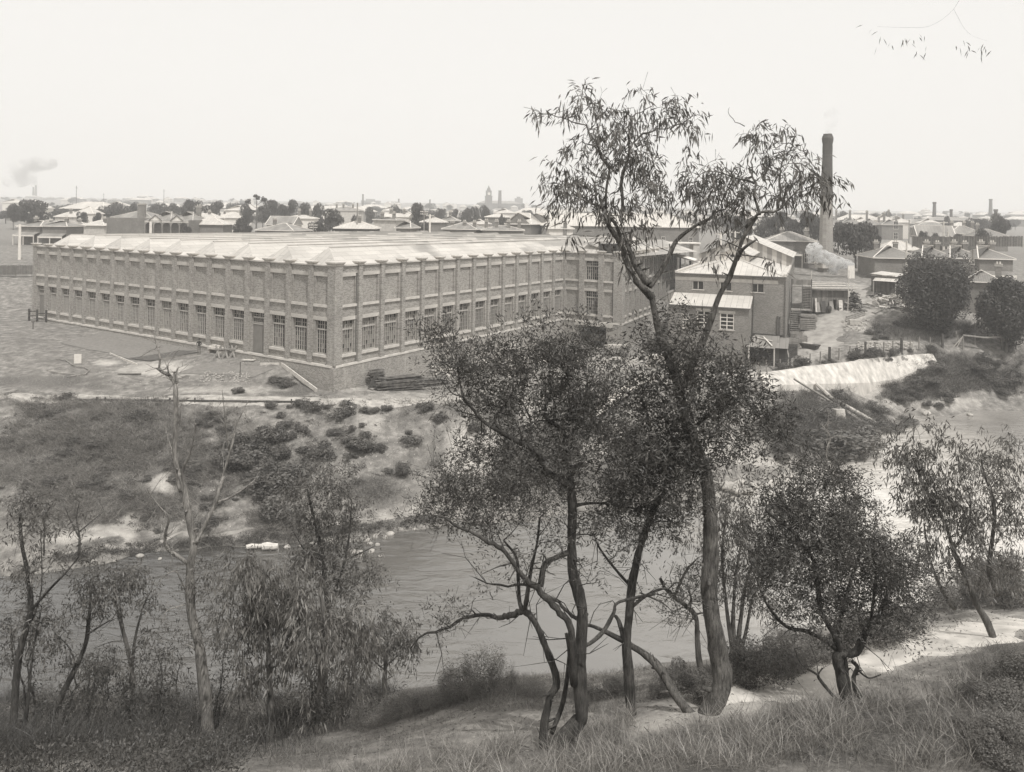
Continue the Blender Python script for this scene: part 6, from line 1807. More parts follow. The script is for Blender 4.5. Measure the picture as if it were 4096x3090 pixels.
# dead tree on the left
t = Tree('dead_tree', 'tall half-dead gum with bare bleached forks, left of the water', 448, 1625, 25.0, 'bark_pale', 'leaf_gum', 12)
K3 = (40, 1900, .689); K5 = (40, 1200, .4793)
t.limb(zp([(1155, 1640), (1135, 1300), (1100, 1000), (1062, 850), (1045, 700), (1050, 520), (1066, 400), (1040, 250), (1005, 60), (975, -10)], *K3), .185, .085, n=11)
t.limb(zp([(1435, 1600), (1400, 1450), (1375, 1250), (1385, 1000), (1385, 700)], *K5), .09, .065)
t.limb(zp([(1375, 700), (1330, 630), (1250, 590), (1252, 500), (1235, 400), (1210, 350)], *K5), .06, .015, 0, .3, n=7)
t.limb(zp([(1250, 590), (1220, 575)], *K5), .03, .015); t.limb(zp([(1370, 690), (1370, 640), (1365, 600)], *K5), .04, .02)
t.limb(zp([(1330, 630), (1320, 590), (1315, 540)], *K5), .03, .01); t.limb(zp([(1395, 690), (1390, 610), (1410, 555)], *K5), .045, .015)
t.limb(zp([(1075, 400), (1120, 310), (1180, 190), (1215, 80), (1240, 10)], *K3), .075, .05, 0, .6)
t.limb(zp([(1750, 1560), (1782, 1450), (1850, 1220), (1875, 1100), (1885, 960)], *K5), .05, .025, .6, 1.0)
t.limb(zp([(1870, 1120), (1900, 1020), (1950, 920), (1990, 835)], *K5), .03, .01, .9, 1.3, n=6)
t.limb(zp([(1830, 1260), (1800, 1050), (1785, 880), (1770, 750)], *K5), .025, .008, .8, .4, n=6)
t.limb(zp([(1190, 160), (1260, 140), (1330, 100), (1410, 40), (1450, -20)], *K3), .05, .015, .5, 1.2, n=7)
t.limb(zp([(1045, 525), (970, 470), (905, 415), (905, 330), (922, 250), (872, 190), (825, 130), (795, 80)], *K3), .065, .012, 0, -.6, n=7)
t.limb(zp([(1470, 1660), (1440, 1430), (1500, 1290), (1545, 1100), (1550, 1030)], *K5), .05, .015, 0, -.5, n=7)
t.limb(zp([(1380, 1080), (1420, 960), (1430, 880), (1460, 820)], *K5), .025, .008, n=6); t.limb(zp([(1395, 1380), (1350, 1250), (1310, 1130), (1290, 1020)], *K5), .03, .01, 0, .4, n=6)
t.limb(zp([(1390, 1420), (1420, 1330), (1440, 1290)], *K5), .02, .008, n=5); t.limb(zp([(1500, 1290), (1470, 1240), (1450, 1150)], *K5), .02, .006, n=5)
t.limb(zp([(1030, 680), (990, 610), (960, 560), (890, 590), (870, 640)], *K3), .03, .008, 0, -.5, n=6); t.limb(zp([(1035, 750), (960, 770), (910, 790), (895, 830)], *K3), .025, .007, 0, -.5, n=6)
t.limb(zp([(1090, 1030), (1040, 990), (1000, 990)], *K3), .03, .01, n=6)
t.blobs([(438, 1255, 24, 55, .7), (470, 1290, 24, 60, .8), (420, 1370, 22, 30, .5), (480, 1370, 22, 40, .6), (395, 1370, 26, 26, .5), (455, 1230, 25, 30, .6)], leaf=(.17, .03), per=9, spread=.3, droop=.7, dens=1.1, twigs=5)
t.bare(170, .7, .012, .25, lo=4)
t.done()
# drooping gums in the middle left
t = Tree('gum_tree', 'gum with heavy curtains of long hanging leaves right of the half-dead tree', 590, 1640, 24.0, 'bark_mid', 'leaf_gum_pale', 13)
t.limb([(592, 1660), (586, 1560), (582, 1450), (575, 1350), (565, 1250)], .13, .05, 0, .4); t.limb([(586, 1500), (560, 1470), (520, 1440)], .04, .015); t.limb([(575, 1350), (540, 1290), (520, 1240)], .05, .02)
t.limb([(582, 1440), (620, 1380), (650, 1330)], .05, .02, 0, -.4)
t.blobs([(540, 1225, 45, 25), (580, 1240, 50, 30), (530, 1280, 50, 45), (590, 1300, 55, 50), (640, 1290, 45, 40), (550, 1350, 50, 45), (610, 1370, 50, 40), (510, 1320, 30, 40, .7), (520, 1420, 35, 35, .6), (560, 1430, 45, 35, .7), (510, 1480, 30, 30, .5), (560, 1500, 40, 30, .4), (640, 1240, 35, 25, .7)], leaf=(.30, .036), per=10, spread=.36, droop=1.3, dens=1.9, twigs=5, dyr=.8)
t.done()
t = Tree('gum_tree', 'gum with bright-edged hanging leaves above the small island of tree at mid left', 690, 1600, 23.0, 'bark', 'leaf_gum_pale', 14)
t.limb([(690, 1640), (690, 1540), (694, 1450), (700, 1350), (690, 1270)], .14, .05); t.limb([(694, 1450), (740, 1400), (780, 1380)], .04, .015); t.limb([(690, 1500), (650, 1440), (640, 1400)], .04, .015)
t.blobs([(690, 1320, 50, 25), (740, 1330, 50, 30), (780, 1350, 40, 30), (700, 1370, 60, 35), (760, 1390, 55, 35), (660, 1380, 40, 40, .8), (640, 1440, 30, 40, .5), (720, 1430, 50, 25, .6), (780, 1420, 30, 30, .7), (670, 1520, 30, 40, .4), (740, 1500, 40, 40, .35)], leaf=(.28, .036), per=10, spread=.34, droop=1.2, dens=1.9, twigs=5, dyr=.7)
t.done()
t = Tree('gum_tree', 'tall thin-leaved gum rising over the far bank path at mid left', 700, 1500, 28.0, 'bark_dark', 'leaf_gum', 15, z=-20.0)
t.limb([(700, 1520), (700, 1400), (706, 1300), (695, 1200), (680, 1130), (665, 1060)], .13, .04, 0, .5); t.limb([(700, 1330), (740, 1230), (755, 1150), (760, 1080)], .06, .02, 0, -.5); t.limb([(695, 1210), (660, 1190), (640, 1160)], .04, .015); t.limb([(745, 1210), (790, 1190), (810, 1180)], .03, .012)
t.blobs([(680, 1030, 35, 30, .7), (720, 1040, 45, 35), (660, 1075, 45, 35), (740, 1085, 45, 40), (700, 1120, 50, 40), (650, 1130, 35, 35, .8), (760, 1130, 35, 35, .8), (720, 1170, 55, 35), (660, 1190, 45, 40), (790, 1180, 35, 30, .7), (710, 1230, 60, 40), (780, 1240, 45, 30), (640, 1240, 35, 35, .7), (820, 1240, 28, 25, .6), (740, 1280, 60, 30, .7), (740, 1010, 30, 25, .5)], leaf=(.16, .034), per=10, spread=.3, droop=.3, dens=1.6, twigs=6, dyr=.9)
t.bare(80, .6, lo=3)
t.done()
t = Tree('gum_sapling', 'small round-headed gum alone against the water left of centre', 832, 1530, 25.5, 'bark', 'leaf_gum', 16)
t.limb([(832, 1545), (831, 1480), (833, 1430), (838, 1380)], .10, .035); t.limb([(832, 1450), (805, 1425), (790, 1410)], .03, .012); t.limb([(833, 1440), (860, 1415), (880, 1385)], .03, .012); t.limb([(832, 1470), (850, 1460)], .02, .01)
t.blobs([(830, 1345, 35, 22), (870, 1360, 35, 28), (810, 1375, 35, 28), (850, 1395, 45, 28), (890, 1390, 25, 28, .8), (815, 1415, 28, 22, .6), (880, 1420, 25, 18, .5), (862, 1440, 10, 14, .5)], leaf=(.17, .03), per=10, spread=.28, droop=.7, dens=1.6, twigs=6)
t.done()
t = Tree('gum_sapling', 'thin young tree with two leafy forks left of the half-dead gum', 280, 1560, 25.0, 'bark_mid', 'leaf_gum', 17)
t.limb([(282, 1640), (284, 1540), (286, 1460), (275, 1400), (262, 1350), (248, 1290), (250, 1240)], .09, .03); t.limb([(283, 1470), (292, 1380), (310, 1310), (330, 1270)], .05, .015, 0, -.4); t.limb([(276, 1400), (262, 1330), (258, 1280)], .03, .012, 0, .4); t.limb([(268, 1385), (240, 1387), (205, 1400)], .02, .008); t.limb([(284, 1540), (310, 1480), (325, 1440)], .03, .012)
t.blobs([(262, 1245, 40, 28), (300, 1250, 42, 30), (240, 1290, 35, 30, .8), (285, 1290, 40, 25, .7), (325, 1290, 28, 30, .6), (330, 1370, 28, 45, .6), (310, 1440, 24, 35, .5), (300, 1520, 28, 28, .5), (230, 1250, 28, 25, .6)], leaf=(.17, .03), per=9, spread=.28, droop=.6, dens=1.6, twigs=6)
t.bare(50, .5, lo=2); t.done()
t = Tree('gum_tree', 'gum leaning up to the right from the lower left corner', 96, 1590, 24.0, 'bark_dark', 'leaf_gum', 18)
t.limb([(80, 1680), (96, 1600), (130, 1510), (165, 1440), (185, 1390), (192, 1340), (196, 1280)], .13, .035, 0, .4); t.limb([(165, 1440), (150, 1400), (120, 1370)], .03, .012); t.limb([(190, 1370), (230, 1345), (255, 1335)], .03, .01); t.limb([(120, 1540), (170, 1480), (210, 1440)], .03, .01, 0, -.4)
t.blobs([(205, 1270, 35, 30), (180, 1240, 30, 25, .8), (170, 1300, 30, 30, .7), (215, 1310, 25, 25, .6), (240, 1430, 45, 28), (200, 1440, 35, 22, .8), (190, 1490, 35, 30, .8), (160, 1520, 30, 25, .7), (130, 1380, 30, 40, .6), (110, 1340, 30, 40, .6)], leaf=(.17, .03), per=9, spread=.28, droop=.6, dens=1.6, twigs=6, dyr=.5)
t.bare(60, .5, lo=2); t.done()
t = Tree('gum_tree', 'dark forked gum at the left edge reaching up to the far bank', 40, 1480, 23.0, 'bark_dark', 'leaf_gum', 19, z=-17.0)
t.limb([(28, 1660), (32, 1500), (45, 1400), (66, 1320), (60, 1240), (46, 1170), (44, 1100)], .12, .035); t.limb([(66, 1320), (110, 1270), (140, 1240), (180, 1190)], .05, .012, 0, -.3); t.limb([(70, 1340), (90, 1270), (88, 1150)], .03, .01); t.limb([(56, 1560), (70, 1420), (90, 1310)], .05, .02, .3, .5)
t.blobs([(60, 1080, 40, 30, .7), (110, 1070, 40, 25, .6), (80, 1120, 45, 30, .7), (150, 1120, 35, 25, .5), (50, 1160, 40, 35, .7), (60, 1230, 35, 35, .8), (170, 1190, 40, 22, .7), (100, 1220, 30, 30, .6), (60, 1400, 30, 50, .5), (50, 1330, 35, 40, .5), (200, 1210, 30, 18, .5)], leaf=(.17, .03), per=9, spread=.28, droop=.3, dens=1.6, twigs=6, dyr=.5)
t.bare(80, .6, lo=3); t.done()
t = Tree('dead_sapling', 'little bare forked sapling on the pale eroded slope at the left', 170, 1190, 40.0, 'bark_dark', 'leaf_gum', 20, z=-22.0)
t.limb([(170, 1200), (172, 1160), (165, 1120), (172, 1085)], .07, .02); t.limb([(170, 1160), (150, 1120), (140, 1095)], .04, .012); t.limb([(170, 1150), (200, 1125), (225, 1105)], .04, .012); t.limb([(95, 1200), (96, 1140), (100, 1090)], .05, .015, .5, .5); t.limb([(96, 1140), (120, 1125)], .03, .01, .5, .5)
t.blobs([(200, 1080, 30, 14, .5), (150, 1085, 20, 14, .4)], leaf=(.2, .035), per=7, spread=.4, droop=.3, dens=.9, twigs=2)
t.bare(30, .8); t.done()
t = Tree('dead_sapling', 'bare white twisted sapling on the right far bank below the pipes', 1800, 1045, 60.0, 'bark_pale', 'leaf_gum', 21, z=-22.6)
t.limb([(1803, 1070), (1800, 1040), (1788, 1010), (1786, 970), (1794, 948), (1785, 930), (1772, 915)], .10, .03); t.limb([(1790, 950), (1808, 942), (1835, 945)], .05, .015); t.limb([(1786, 925), (1790, 905), (1788, 885)], .04, .012)
t.bare(24, 1.2, .02); t.done()
t = Tree('dead_sapling', 'dark bare sapling leaning left on the right far bank by the water', 1825, 1065, 56.0, 'bark_dark', 'leaf_gum', 22, z=-22.8)
t.limb([(1826, 1095), (1822, 1050), (1812, 1010), (1795, 985)], .08, .03); t.bare(12, 1.0, .02); t.done()
# ------------------------------------------------------------------ low growth
def shrub_proto(seed, mat, n=1100, size=.075, pointy=False):
    r_ = np.random.default_rng(seed)
    q_, tn = crown_quads(n, .5, .42 if not pointy else .6, .46 if not pointy else .62, size, seed, 10)
    if pointy:
        lift = r_.uniform(0, 1, n)
        q_[:, :, 2] += (lift ** 3 * .5)[:, None]
    q_[:, :, 2] = np.maximum(q_[:, :, 2], -.05)
    return quad_soup('shrub', q_, tn, [M[mat]])
SH = [shrub_proto(500 + k, 'leaf_shrub', 1500, .05) for k in range(4)] + [shrub_proto(510 + k, 'leaf_soft', 5000, .018, True) for k in range(2)] + [shrub_proto(520 + k, 'leaf_soft', 6000, .019) for k in range(4)]
rs = random.Random(21)
def shrub(px, py, w, h, label, group=None, k=None, Y=None, name='shrub'):
    v = on_ground(px, py) if Y is None else Vector((P(px, py, Y).x, Y, gz(P(px, py, Y).x, Y)))
    k = rs.randrange(4) if k is None else k
    o = link(name, SH[k], None, (v.x, v.y, v.z - .05), rs.uniform(0, 6.28))
    o.scale = (w * rs.uniform(.8, 1.4), w * rs.uniform(.7, 1.1), h * rs.uniform(.7, 1.1))
    return tag(o, label, 'shrub', group)
def s2(x, y): return 1040 + x * .4793, 1200 + y * .4793
for x, y, w, h in ((80, 910, 1.5, 1.0), (170, 985, 1.2, .9), (360, 890, 1.6, 1.4), (450, 930, 2.2, 1.3), (740, 950, 2.0, 1.7), (665, 1000, 2.0, 1.5), (235, 1060, 1.8, 1.0), (230, 1170, 1.7, 1.4), (345, 1100, 1.4, .9), (650, 1120, 2.0, 1.0), (890, 1150, 1.4, 1.0), (870, 940, 1.5, .7), (960, 940, 1.3, .7),
                   (1060, 925, 1.3, 1.0), (1390, 935, 1.5, 1.3), (430, 1300, 2.6, 1.4), (520, 1310, 2.8, 1.6), (800, 1250, 2.6, 1.6), (880, 1270, 1.8, 1.1), (720, 1195, 1.2, .6), (760, 1320, 1.7, .9), (1000, 1250, 1.5, .8), (1270, 1210, 1.8, 1.6), (770, 1095, 1.0, .7), (1190, 1460, 2.0, 1.2), (850, 1060, .9, .6), (700, 890, 1.2, .9), (1200, 1410, 1.4, .9), (250, 905, 1.0, .8), (1320, 900, .9, .7), (560, 900, 1.3, .6), (1790, 1110, 1.9, 1.6), (1060, 1440, 1.0, .7), (1240, 1120, .8, .6), (390, 1110, .8, .6), (1500, 1000, 1.6, .8)):
    shrub(*s2(x, y), w * .95, h * .95, 'low dark shrub on the bare stony part of the far bank', 'shrubs on the bare far bank')
for x, y, w, h in ((40, 1230, 3.4, 2.4), (110, 1180, 2.4, 2.0), (190, 1530, 3.2, 2.2), (300, 1500, 3.0, 2.0), (60, 1610, 3.0, 2.6), (360, 1440, 2.2, 1.8), (30, 1450, 2.6, 1.8), (-60, 1330, 3.2, 2.0), (-160, 1200, 3.0, 1.6), (-220, 1420, 3.4, 2.2), (90, 1700, 3.0, 1.8), (190, 1850, 3.4, 2.4), (160, 1330, 2.4, 1.6)):
    shrub(*s2(x, y), w, h, 'bushy shrub in the thick scrub between the dead tree and the bare bank', 'bushy shrubs right of the dead tree')
i = 0
while i < 62:
    px, py = rs.uniform(45, 1060), rs.uniform(1660, 2130)
    v = on_ground(px, py)
    if v.y < 55: continue
    w = rs.uniform(.5, 1.9)
    shrub(px, py, w, w * rs.uniform(.35, .75), 'small scrubby bush in the weeds of the left far bank', 'scrubby bushes of the left far bank', Y=v.y)
    i += 1
for cx, cy_, rx, ry, n, w0, w1 in ((3300, 1690, 260, 95, 26, 1.4, 3.4), (3650, 1595, 190, 40, 14, 1.2, 2.6), (3880, 1520, 200, 80, 18, 1.6, 3.6), (3120, 1800, 120, 60, 7, 1.2, 2.4)):
    for _ in range(n):
        a, q = rs.uniform(0, 6.28), rs.random() ** .5
        w = rs.uniform(w0, w1)
        shrub(cx + rx * q * math.cos(a), cy_ + ry * q * math.sin(a), w, w * rs.uniform(.35, .7), 'weedy bush on the bank below the white retaining wall', 'weedy bushes below the retaining wall')
for _ in range(20):
    x = rs.uniform(3050, 3760)
    w = rs.uniform(1.0, 2.2)
    shrub(x, np.interp(x, [3050, 3220, 3460, 3730], [1512, 1478, 1446, 1420]) - rs.uniform(2, 18), w, w * rs.uniform(.5, .9), 'leafy bush at the foot of the wire fence', 'bushes along the wire fence')
for _ in range(16):
    w = rs.uniform(1.0, 2.4)
    shrub(rs.uniform(3480, 3900), rs.uniform(1305, 1365), w, w * rs.uniform(.3, .6), 'tall weeds clump behind the pale rubble', 'weed clumps behind the pale rubble')
for x, y, w, h in ((3370, 1822, 6.0, 3.6), (3410, 1815, 6.5, 4.0), (3455, 1800, 4.5, 2.8)): shrub(x, y, w, h, 'rounded bush leaning over the water below the pipes', 'bushes leaning over the water')
for x, y, w, h in ((3480, 1765, 3.4, 1.4), (3560, 1730, 3.0, 1.2), (3640, 1700, 3.0, 1.2), (3600, 1715, 2.6, 1.1)): shrub(x, y, w, h, 'flat dark bush on the water edge past the pipes', 'flat bushes on the water edge')
for x, y, w, h, k in ((1833, 2800, 1.1, 1.25, 4), (1805, 2808, 1.2, 1.0, 5), (1870, 2790, .9, 1.0, 4), (1957, 2780, 1.0, 1.1, 5), (2005, 2768, .9, .85, 4), (1690, 2840, 1.1, .8, 5), (1760, 2830, 1.2, .8, 4), (1640, 2856, 1.1, .6, 5), (2080, 2775, 1.0, .55, 4), (1570, 2885, 1.2, .6, 5), (1480, 2905, 1.2, .6, 4), (1900, 2800, 1.0, .6, 5), (2140, 2790, 1.0, .5, 4)):
    shrub(x, y, w, h, 'upright feathery shrub on the near bank at the edge of the water', 'upright shrubs on the near bank', k)
for x, y, w, h in ((2330, 2800, 1.1, .6), (2420, 2795, 1.3, .8), (2480, 2780, 1.2, .6), (2710, 2770, 1.4, 1.0), (2780, 2780, 1.3, .9), (2650, 2795, 1.0, .6)): shrub(x, y, w, h, 'hazy rounded shrub behind the bases of the middle trunks', 'shrubs behind the middle trunks', rs.randrange(6, 10))
for x, y, w, h in ((2960, 2735, 1.3, .9), (3040, 2725, 1.6, 1.1), (3110, 2705, 1.5, 1.0), (3190, 2685, 1.4, .9), (3120, 2650, 1.6, 1.2), (3200, 2610, 1.8, 1.3), (3300, 2640, 1.3, .8), (3380, 2610, 1.4, 1.0), (3500, 2580, 1.5, 1.0), (3620, 2550, 1.3, .9), (3010, 2680, 1.4, 1.0)):
    shrub(x, y, w, h, 'soft dark bush along the river side of the pale path', 'bushes on the river side of the path', rs.randrange(6, 10))
for x, y, w, h in ((3760, 2440, 2.4, 2.0), (3850, 2420, 2.8, 2.6), (3950, 2420, 3.2, 3.2), (4050, 2430, 3.2, 3.6), (3900, 2380, 3.0, 3.0), (4010, 2370, 3.4, 3.4)): shrub(x, y, w, h, 'dark bush under the leaning gum at the right', 'dark bushes under the leaning gum', rs.randrange(6, 10))
for x, y, w, h in ((4030, 3000, 1.3, .8), (3950, 3010, 1.0, .6), (4080, 2900, 1.4, 1.2), (4020, 2850, 1.0, .8), (3900, 2930, .8, .5), (4085, 2780, 1.2, 1.3), (3890, 2800, .7, .7), (3980, 2760, .7, .8), (4060, 2720, .9, 1.0)): shrub(x, y, w, h, 'dark tangled bush in the lower right corner', 'tangled bushes in the lower right corner', rs.randrange(6, 10))
for _ in range(48):
    x, y = rs.uniform(20, 1250), rs.uniform(2880, 3080)
    w = rs.uniform(1.0, 2.0)
    shrub(x, y, w, w * rs.uniform(.5, .9), 'dim bush in the dark undergrowth at the lower left', 'bushes in the undergrowth at the lower left', rs.randrange(4, 10), Y=rs.uniform(24, 31))
for x, y, w, h in ((1125, 1530, 2.2, .9), (1150, 1545, 1.8, .7), (1100, 1520, 1.4, .7), (262, 1598, 1.6, 1.0), (950, 1570, 1.4, .8)): shrub(x, y, w, h, 'low scrub in the rough ground before the long front', 'scrub before the long front')

# blades of grass: one covering, nobody could count it
def blades(name, label, pts, h, wd, mat, seed, lean=.5, tone=None):
    r_ = np.random.default_rng(seed)
    n = len(pts)
    an = r_.uniform(0, 2 * math.pi, n)
    side = np.stack([np.cos(an), np.sin(an), np.zeros(n)], 1)
    d = np.stack([r_.normal(size=n) * lean, r_.normal(size=n) * lean, np.ones(n)], 1)
    hh = (h * r_.uniform(.4, 1.25, n))[:, None]
    w = (wd * r_.uniform(.6, 1.3, n))[:, None]
    mid = pts + d * hh * .55
    tip = pts + d * hh * np.array([1.5, 1.5, .95])
    q_ = np.stack([pts - side * w, mid - side * w * .4, tip, mid + side * w * .8], 1)
    return tag(link(name, quad_soup(name, q_, r_.uniform(0, 1, n) if tone is None else tone, [M[mat]])), label, 'grass', kind='stuff')

def sample_ground(n, box, wfun, seed):
    r_ = np.random.default_rng(seed)
    out = []
    got = 0
    while got < n:
        x = r_.uniform(box[0], box[1], n * 2); y = r_.uniform(box[2], box[3], n * 2)
        ix = np.clip(np.searchsorted(xs, x), 0, nx - 1); iy = np.clip(np.searchsorted(ys, y), 0, ny - 1)
        w = wfun(x, y, weed.reshape(ny, nx)[iy, ix], pale.reshape(ny, nx)[iy, ix])
        k = r_.uniform(0, 1, n * 2) < w
        x, y = x[k], y[k]
        out.append(np.stack([x, y, H(x, y) - .03], 1)); got += len(x)
    return np.concatenate(out)[:n]

def off_path(x, y, q=1.0):
    px_, py_ = proj(x, y, H(x, y))
    c = np.interp(px_, [2560, 2900, 3200, 3450, 3700, 4010], [2900, 2800, 2725, 2645, 2565, 2500])
    return np.where((px_ > 2540) & (np.abs(py_ - c) < 78), 0, 1) * np.where((px_ > 1250) & (px_ < 2180) & (py_ > 2850) & (fbm(x * .8, y * .8, 2, 9) < .55), .12, 1)
pt = sample_ground(42000, (-12, 18, 13.5, 30), lambda x, y, w, p: np.where(x < -4.5 - (y - 14) * .2, .02, 1) * np.clip(w * 1.3, .05, 1) * off_path(x, y) * np.where(fbm(x / .9, y / .9, 2, 50) > .45, 1, .25), 61)
blades('grass', 'uneven grass on the near bank round the trunks', pt, .24, .008, 'grass', 62, .5)
pt = sample_ground(17000, (-3, 14, 13.0, 17.2), lambda x, y, w, p: off_path(x, y) * np.where(fbm(x / .7, y / .7, 2, 51) > .5, 1, .12), 63)
blades('grass', 'tall seeding grass along the lower edge at the right', pt, .44, .008, 'grass_dry', 64, .5)
pt = sample_ground(64000, (-24, -5, 14.5, 37), lambda x, y, w, p: np.where(x > -9 + (y - 20) * .25, .12, 1) * np.where(fbm(x, y, 2, 55) > .42, 1, .4), 65)
blades('grass', 'dim undergrowth grass at the lower left', pt, .75, .010, 'grass_dim', 66, .45)
pt = sample_ground(15000, (12, 21, 13.4, 20), lambda x, y, w, p: np.where(x > 11.2 + (y - 14) * .75, 1, .0) * off_path(x, y), 77)
blades('grass', 'dark rank grass filling the lower right corner', pt, .9, .010, 'grass_dim', 78, .55)
pt = sample_ground(60000, (-48, -14, 55, 73), lambda x, y, w, p: np.clip((w - .3) * 1.6, .02, 1) * (1 - p) * np.where(fbm(x / 1.6, y / 1.6, 2, 52) > .46, 1, .35), 67)
blades('grass', 'matted weeds and dry stalks on the left far bank', pt, .55, .02, 'grass_dry', 68, .9)
pt = sample_ground(22000, (-20, 30, 58, 78), lambda x, y, w, p: np.clip((w - .35) * 1.4, .02, 1) * (1 - p), 69)
blades('grass', 'thin weeds on the middle far bank', pt, .45, .02, 'grass', 70, .8)
def off_track(x, y):
    px_, py_ = proj(x, y, H(x, y))
    return np.where((px_ < np.interp(py_, [1120, 1200, 1260, 1320, 1400, 1500], [3520, 3560, 3500, 3400, 3340, 3260])) & (py_ < 1470) & (px_ > 3090), 0, 1)
pt = sample_ground(34000, (30, 72, 72, 112), lambda x, y, w, p: np.clip((w - .35) * 1.8, .0, 1) * (1 - p) * off_track(x, y), 71)
blades('grass', 'rank weeds on the right far bank', pt, .8, .03, 'grass', 72, .6)

def scrub(name, label, pts, size, leaf, n, seed, mat='leaf_shrub'):
    """low tangled growth: many small leafy tufts, one covering"""
    r_ = np.random.default_rng(seed)
    k = len(pts)
    s = size * r_.uniform(.35, 1.3, (k, 1, 1))
    d = r_.normal(size=(k, n, 3)); d[:, :, 2] = np.abs(d[:, :, 2]) * .8
    d /= np.linalg.norm(d, axis=2)[:, :, None]
    c = pts[:, None, :] + d * s * r_.uniform(.2, 1.0, (k, n, 1)) * np.array([1.2, 1.0, .7])
    a = (d + r_.normal(size=(k, n, 3)) * .8).reshape(-1, 3)
    q_ = leaf_quads(c.reshape(-1, 3), a, leaf, leaf * .35, r_)
    tn = np.clip(r_.uniform(0, .7, k * n) + np.repeat(r_.uniform(-.1, .5, k), n), 0, 1)
    return tag(link(name, quad_soup(name, q_, tn, [M[mat]])), label, 'undergrowth', kind='stuff')
pt = sample_ground(1100, (-50, -12, 55, 73), lambda x, y, w, p: np.clip((w - .2) * 1.3, .03, 1) * (1 - p) * np.where(fbm(x / 2.2, y / 2.2, 3, 91) > .5, 1, .15), 92)
scrub('undergrowth', 'tangled low scrub over the left far bank', pt, .42, .15, 60, 93)
pt = sample_ground(520, (-20, 22, 57, 75), lambda x, y, w, p: np.where(fbm(x / 1.8, y / 1.8, 3, 94) > .55, .9, .05), 95)
scrub('undergrowth', 'low tufts speckling the bare middle of the far bank', pt, .3, .12, 45, 96)
pt = sample_ground(900, (28, 70, 72, 100), lambda x, y, w, p: np.clip((w - .3) * 1.5, .0, 1) * (1 - p) * off_track(x, y), 97)
scrub('undergrowth', 'low scrub round the retaining wall and pipes', pt, .5, .18, 60, 98)
pt = sample_ground(420, (-45, -8, 74, 90), lambda x, y, w, p: np.where(fbm(x / 3, y / 3, 3, 99) > .56, .8, .03) * (mill_out(x, y)), 100) if False else None
pt = sample_ground(2300, (-24, -4.5, 14, 36), lambda x, y, w, p: np.where(x > -5.2 - (y - 14) * .30, .0, 1), 101)
scrub('undergrowth', 'dark bushy undergrowth at the lower left', pt, .55, .10, 90, 102, 'leaf_wattle')
L_ = [on_ground(r_x, np.interp(r_x, [200, 557, 929, 1226, 1798], [2236, 2196, 2168, 2150, 2068]) + r_y) for r_x, r_y in zip(np.random.default_rng(5).uniform(220, 1800, 420), np.random.default_rng(6).normal(0, 12, 420))]
scrub('undergrowth', 'dark growth on the ledge along the far water edge', np.array([tuple(v) for v in L_]), .38, .12, 50, 104)
# litter: dead leaves and sticks on the near ground
pt = sample_ground(9000, (-8, 18, 13.5, 26), lambda x, y, w, p: np.ones_like(x), 105)
r_ = np.random.default_rng(106)
d_ = r_.normal(size=(len(pt), 3)) * np.array([1, 1, .12])
tag(link('leaf_litter', quad_soup('leaf_litter', leaf_quads(pt + np.array([0, 0, .05]), d_, .11, .022, r_), r_.uniform(0, 1, len(pt)), [M['grass']])), 'fallen leaves and bark bits on the near bank', 'litter', kind='stuff')
for i in range(16):
    v = on_ground(rs.uniform(1500, 3900), rs.uniform(2880, 3060)); a_ = rs.uniform(0, 3.14); l_ = rs.uniform(.4, 1.1)
    mb = MB(); mb.tube([(-l_ / 2 * math.cos(a_), -l_ / 2 * math.sin(a_), .04), (.03, .02, .07), (l_ / 2 * math.cos(a_), l_ / 2 * math.sin(a_), .05)], [.02, .017, .008], 6)
    tag(mb.build('fallen_stick', M['bark_mid'], None, v), 'grey fallen stick lying in the near grass', 'stick', 'fallen sticks in the near grass')

def stones(name, label, pts, s0, s1, seed, mat='rock'):
    r_ = np.random.default_rng(seed)
    n = len(pts)
    s = (s0 * (s1 / s0) ** r_.uniform(0, 1, n))[:, None]
    base = np.array([(1, 0, 0), (0, 1, 0), (-1, 0, 0), (0, -1, 0), (0, 0, .8), (0, 0, -.6)], float)
    v = pts[:, None, :] + base[None] * s[:, None] * r_.uniform(.6, 1.2, (n, 6, 1))
    f = np.array([(0, 1, 4), (1, 2, 4), (2, 3, 4), (3, 0, 4), (1, 0, 5), (2, 1, 5), (3, 2, 5), (0, 3, 5)])
    q_ = v[:, f].reshape(-1, 3, 3)
    return tag(link(name, quad_soup(name, q_, np.zeros(len(q_)), [M[mat]], 3)), label, 'gravel', kind='stuff')
pt = sample_ground(5200, (-48, 20, 55, 84), lambda x, y, w, p: np.clip(.5 - w * .6 + p, .03, 1), 73)
stones('gravel', 'scattered pale stones over the far bank and yard', pt, .025, .12, 74)
pt = on_ground(2468, 1450)
r_ = np.random.default_rng(75)
a, q = r_.uniform(0, 6.28, 2600), r_.uniform(0, 1, 2600) ** .5
hx, hy = pt.x + 3.2 * q * np.cos(a), pt.y + 1.8 * q * np.sin(a)
stones('gravel_heap', 'low heap of broken stone in front of the cart and two men', np.stack([hx, hy, H(hx, hy) + .7 * (1 - q * q) - .1], 1), .06, .13, 76)
def rub(px0, px1, py0, py1, n, lb, s0, s1, sd, hgt=.0):
    r_ = np.random.default_rng(sd)
    L = [on_ground(r_.uniform(px0, px1), r_.uniform(py0, py1)) for _ in range(n)]
    stones('rubble', lb, np.array([(v.x, v.y, v.z + r_.uniform(0, hgt)) for v in L]), s0, s1, sd + 1)
rub(3430, 3650, 1375, 1405, 420, 'long low spread of pale rubble behind the wire fence', .10, .28, 80, .3)
rub(3370, 3480, 1280, 1330, 160, 'pale rubble at the bend of the yard track', .08, .25, 82, .2)
rub(1540, 1830, 1600, 1618, 260, 'row of loose stones along the road edge below the board stacks', .07, .2, 84, .1)
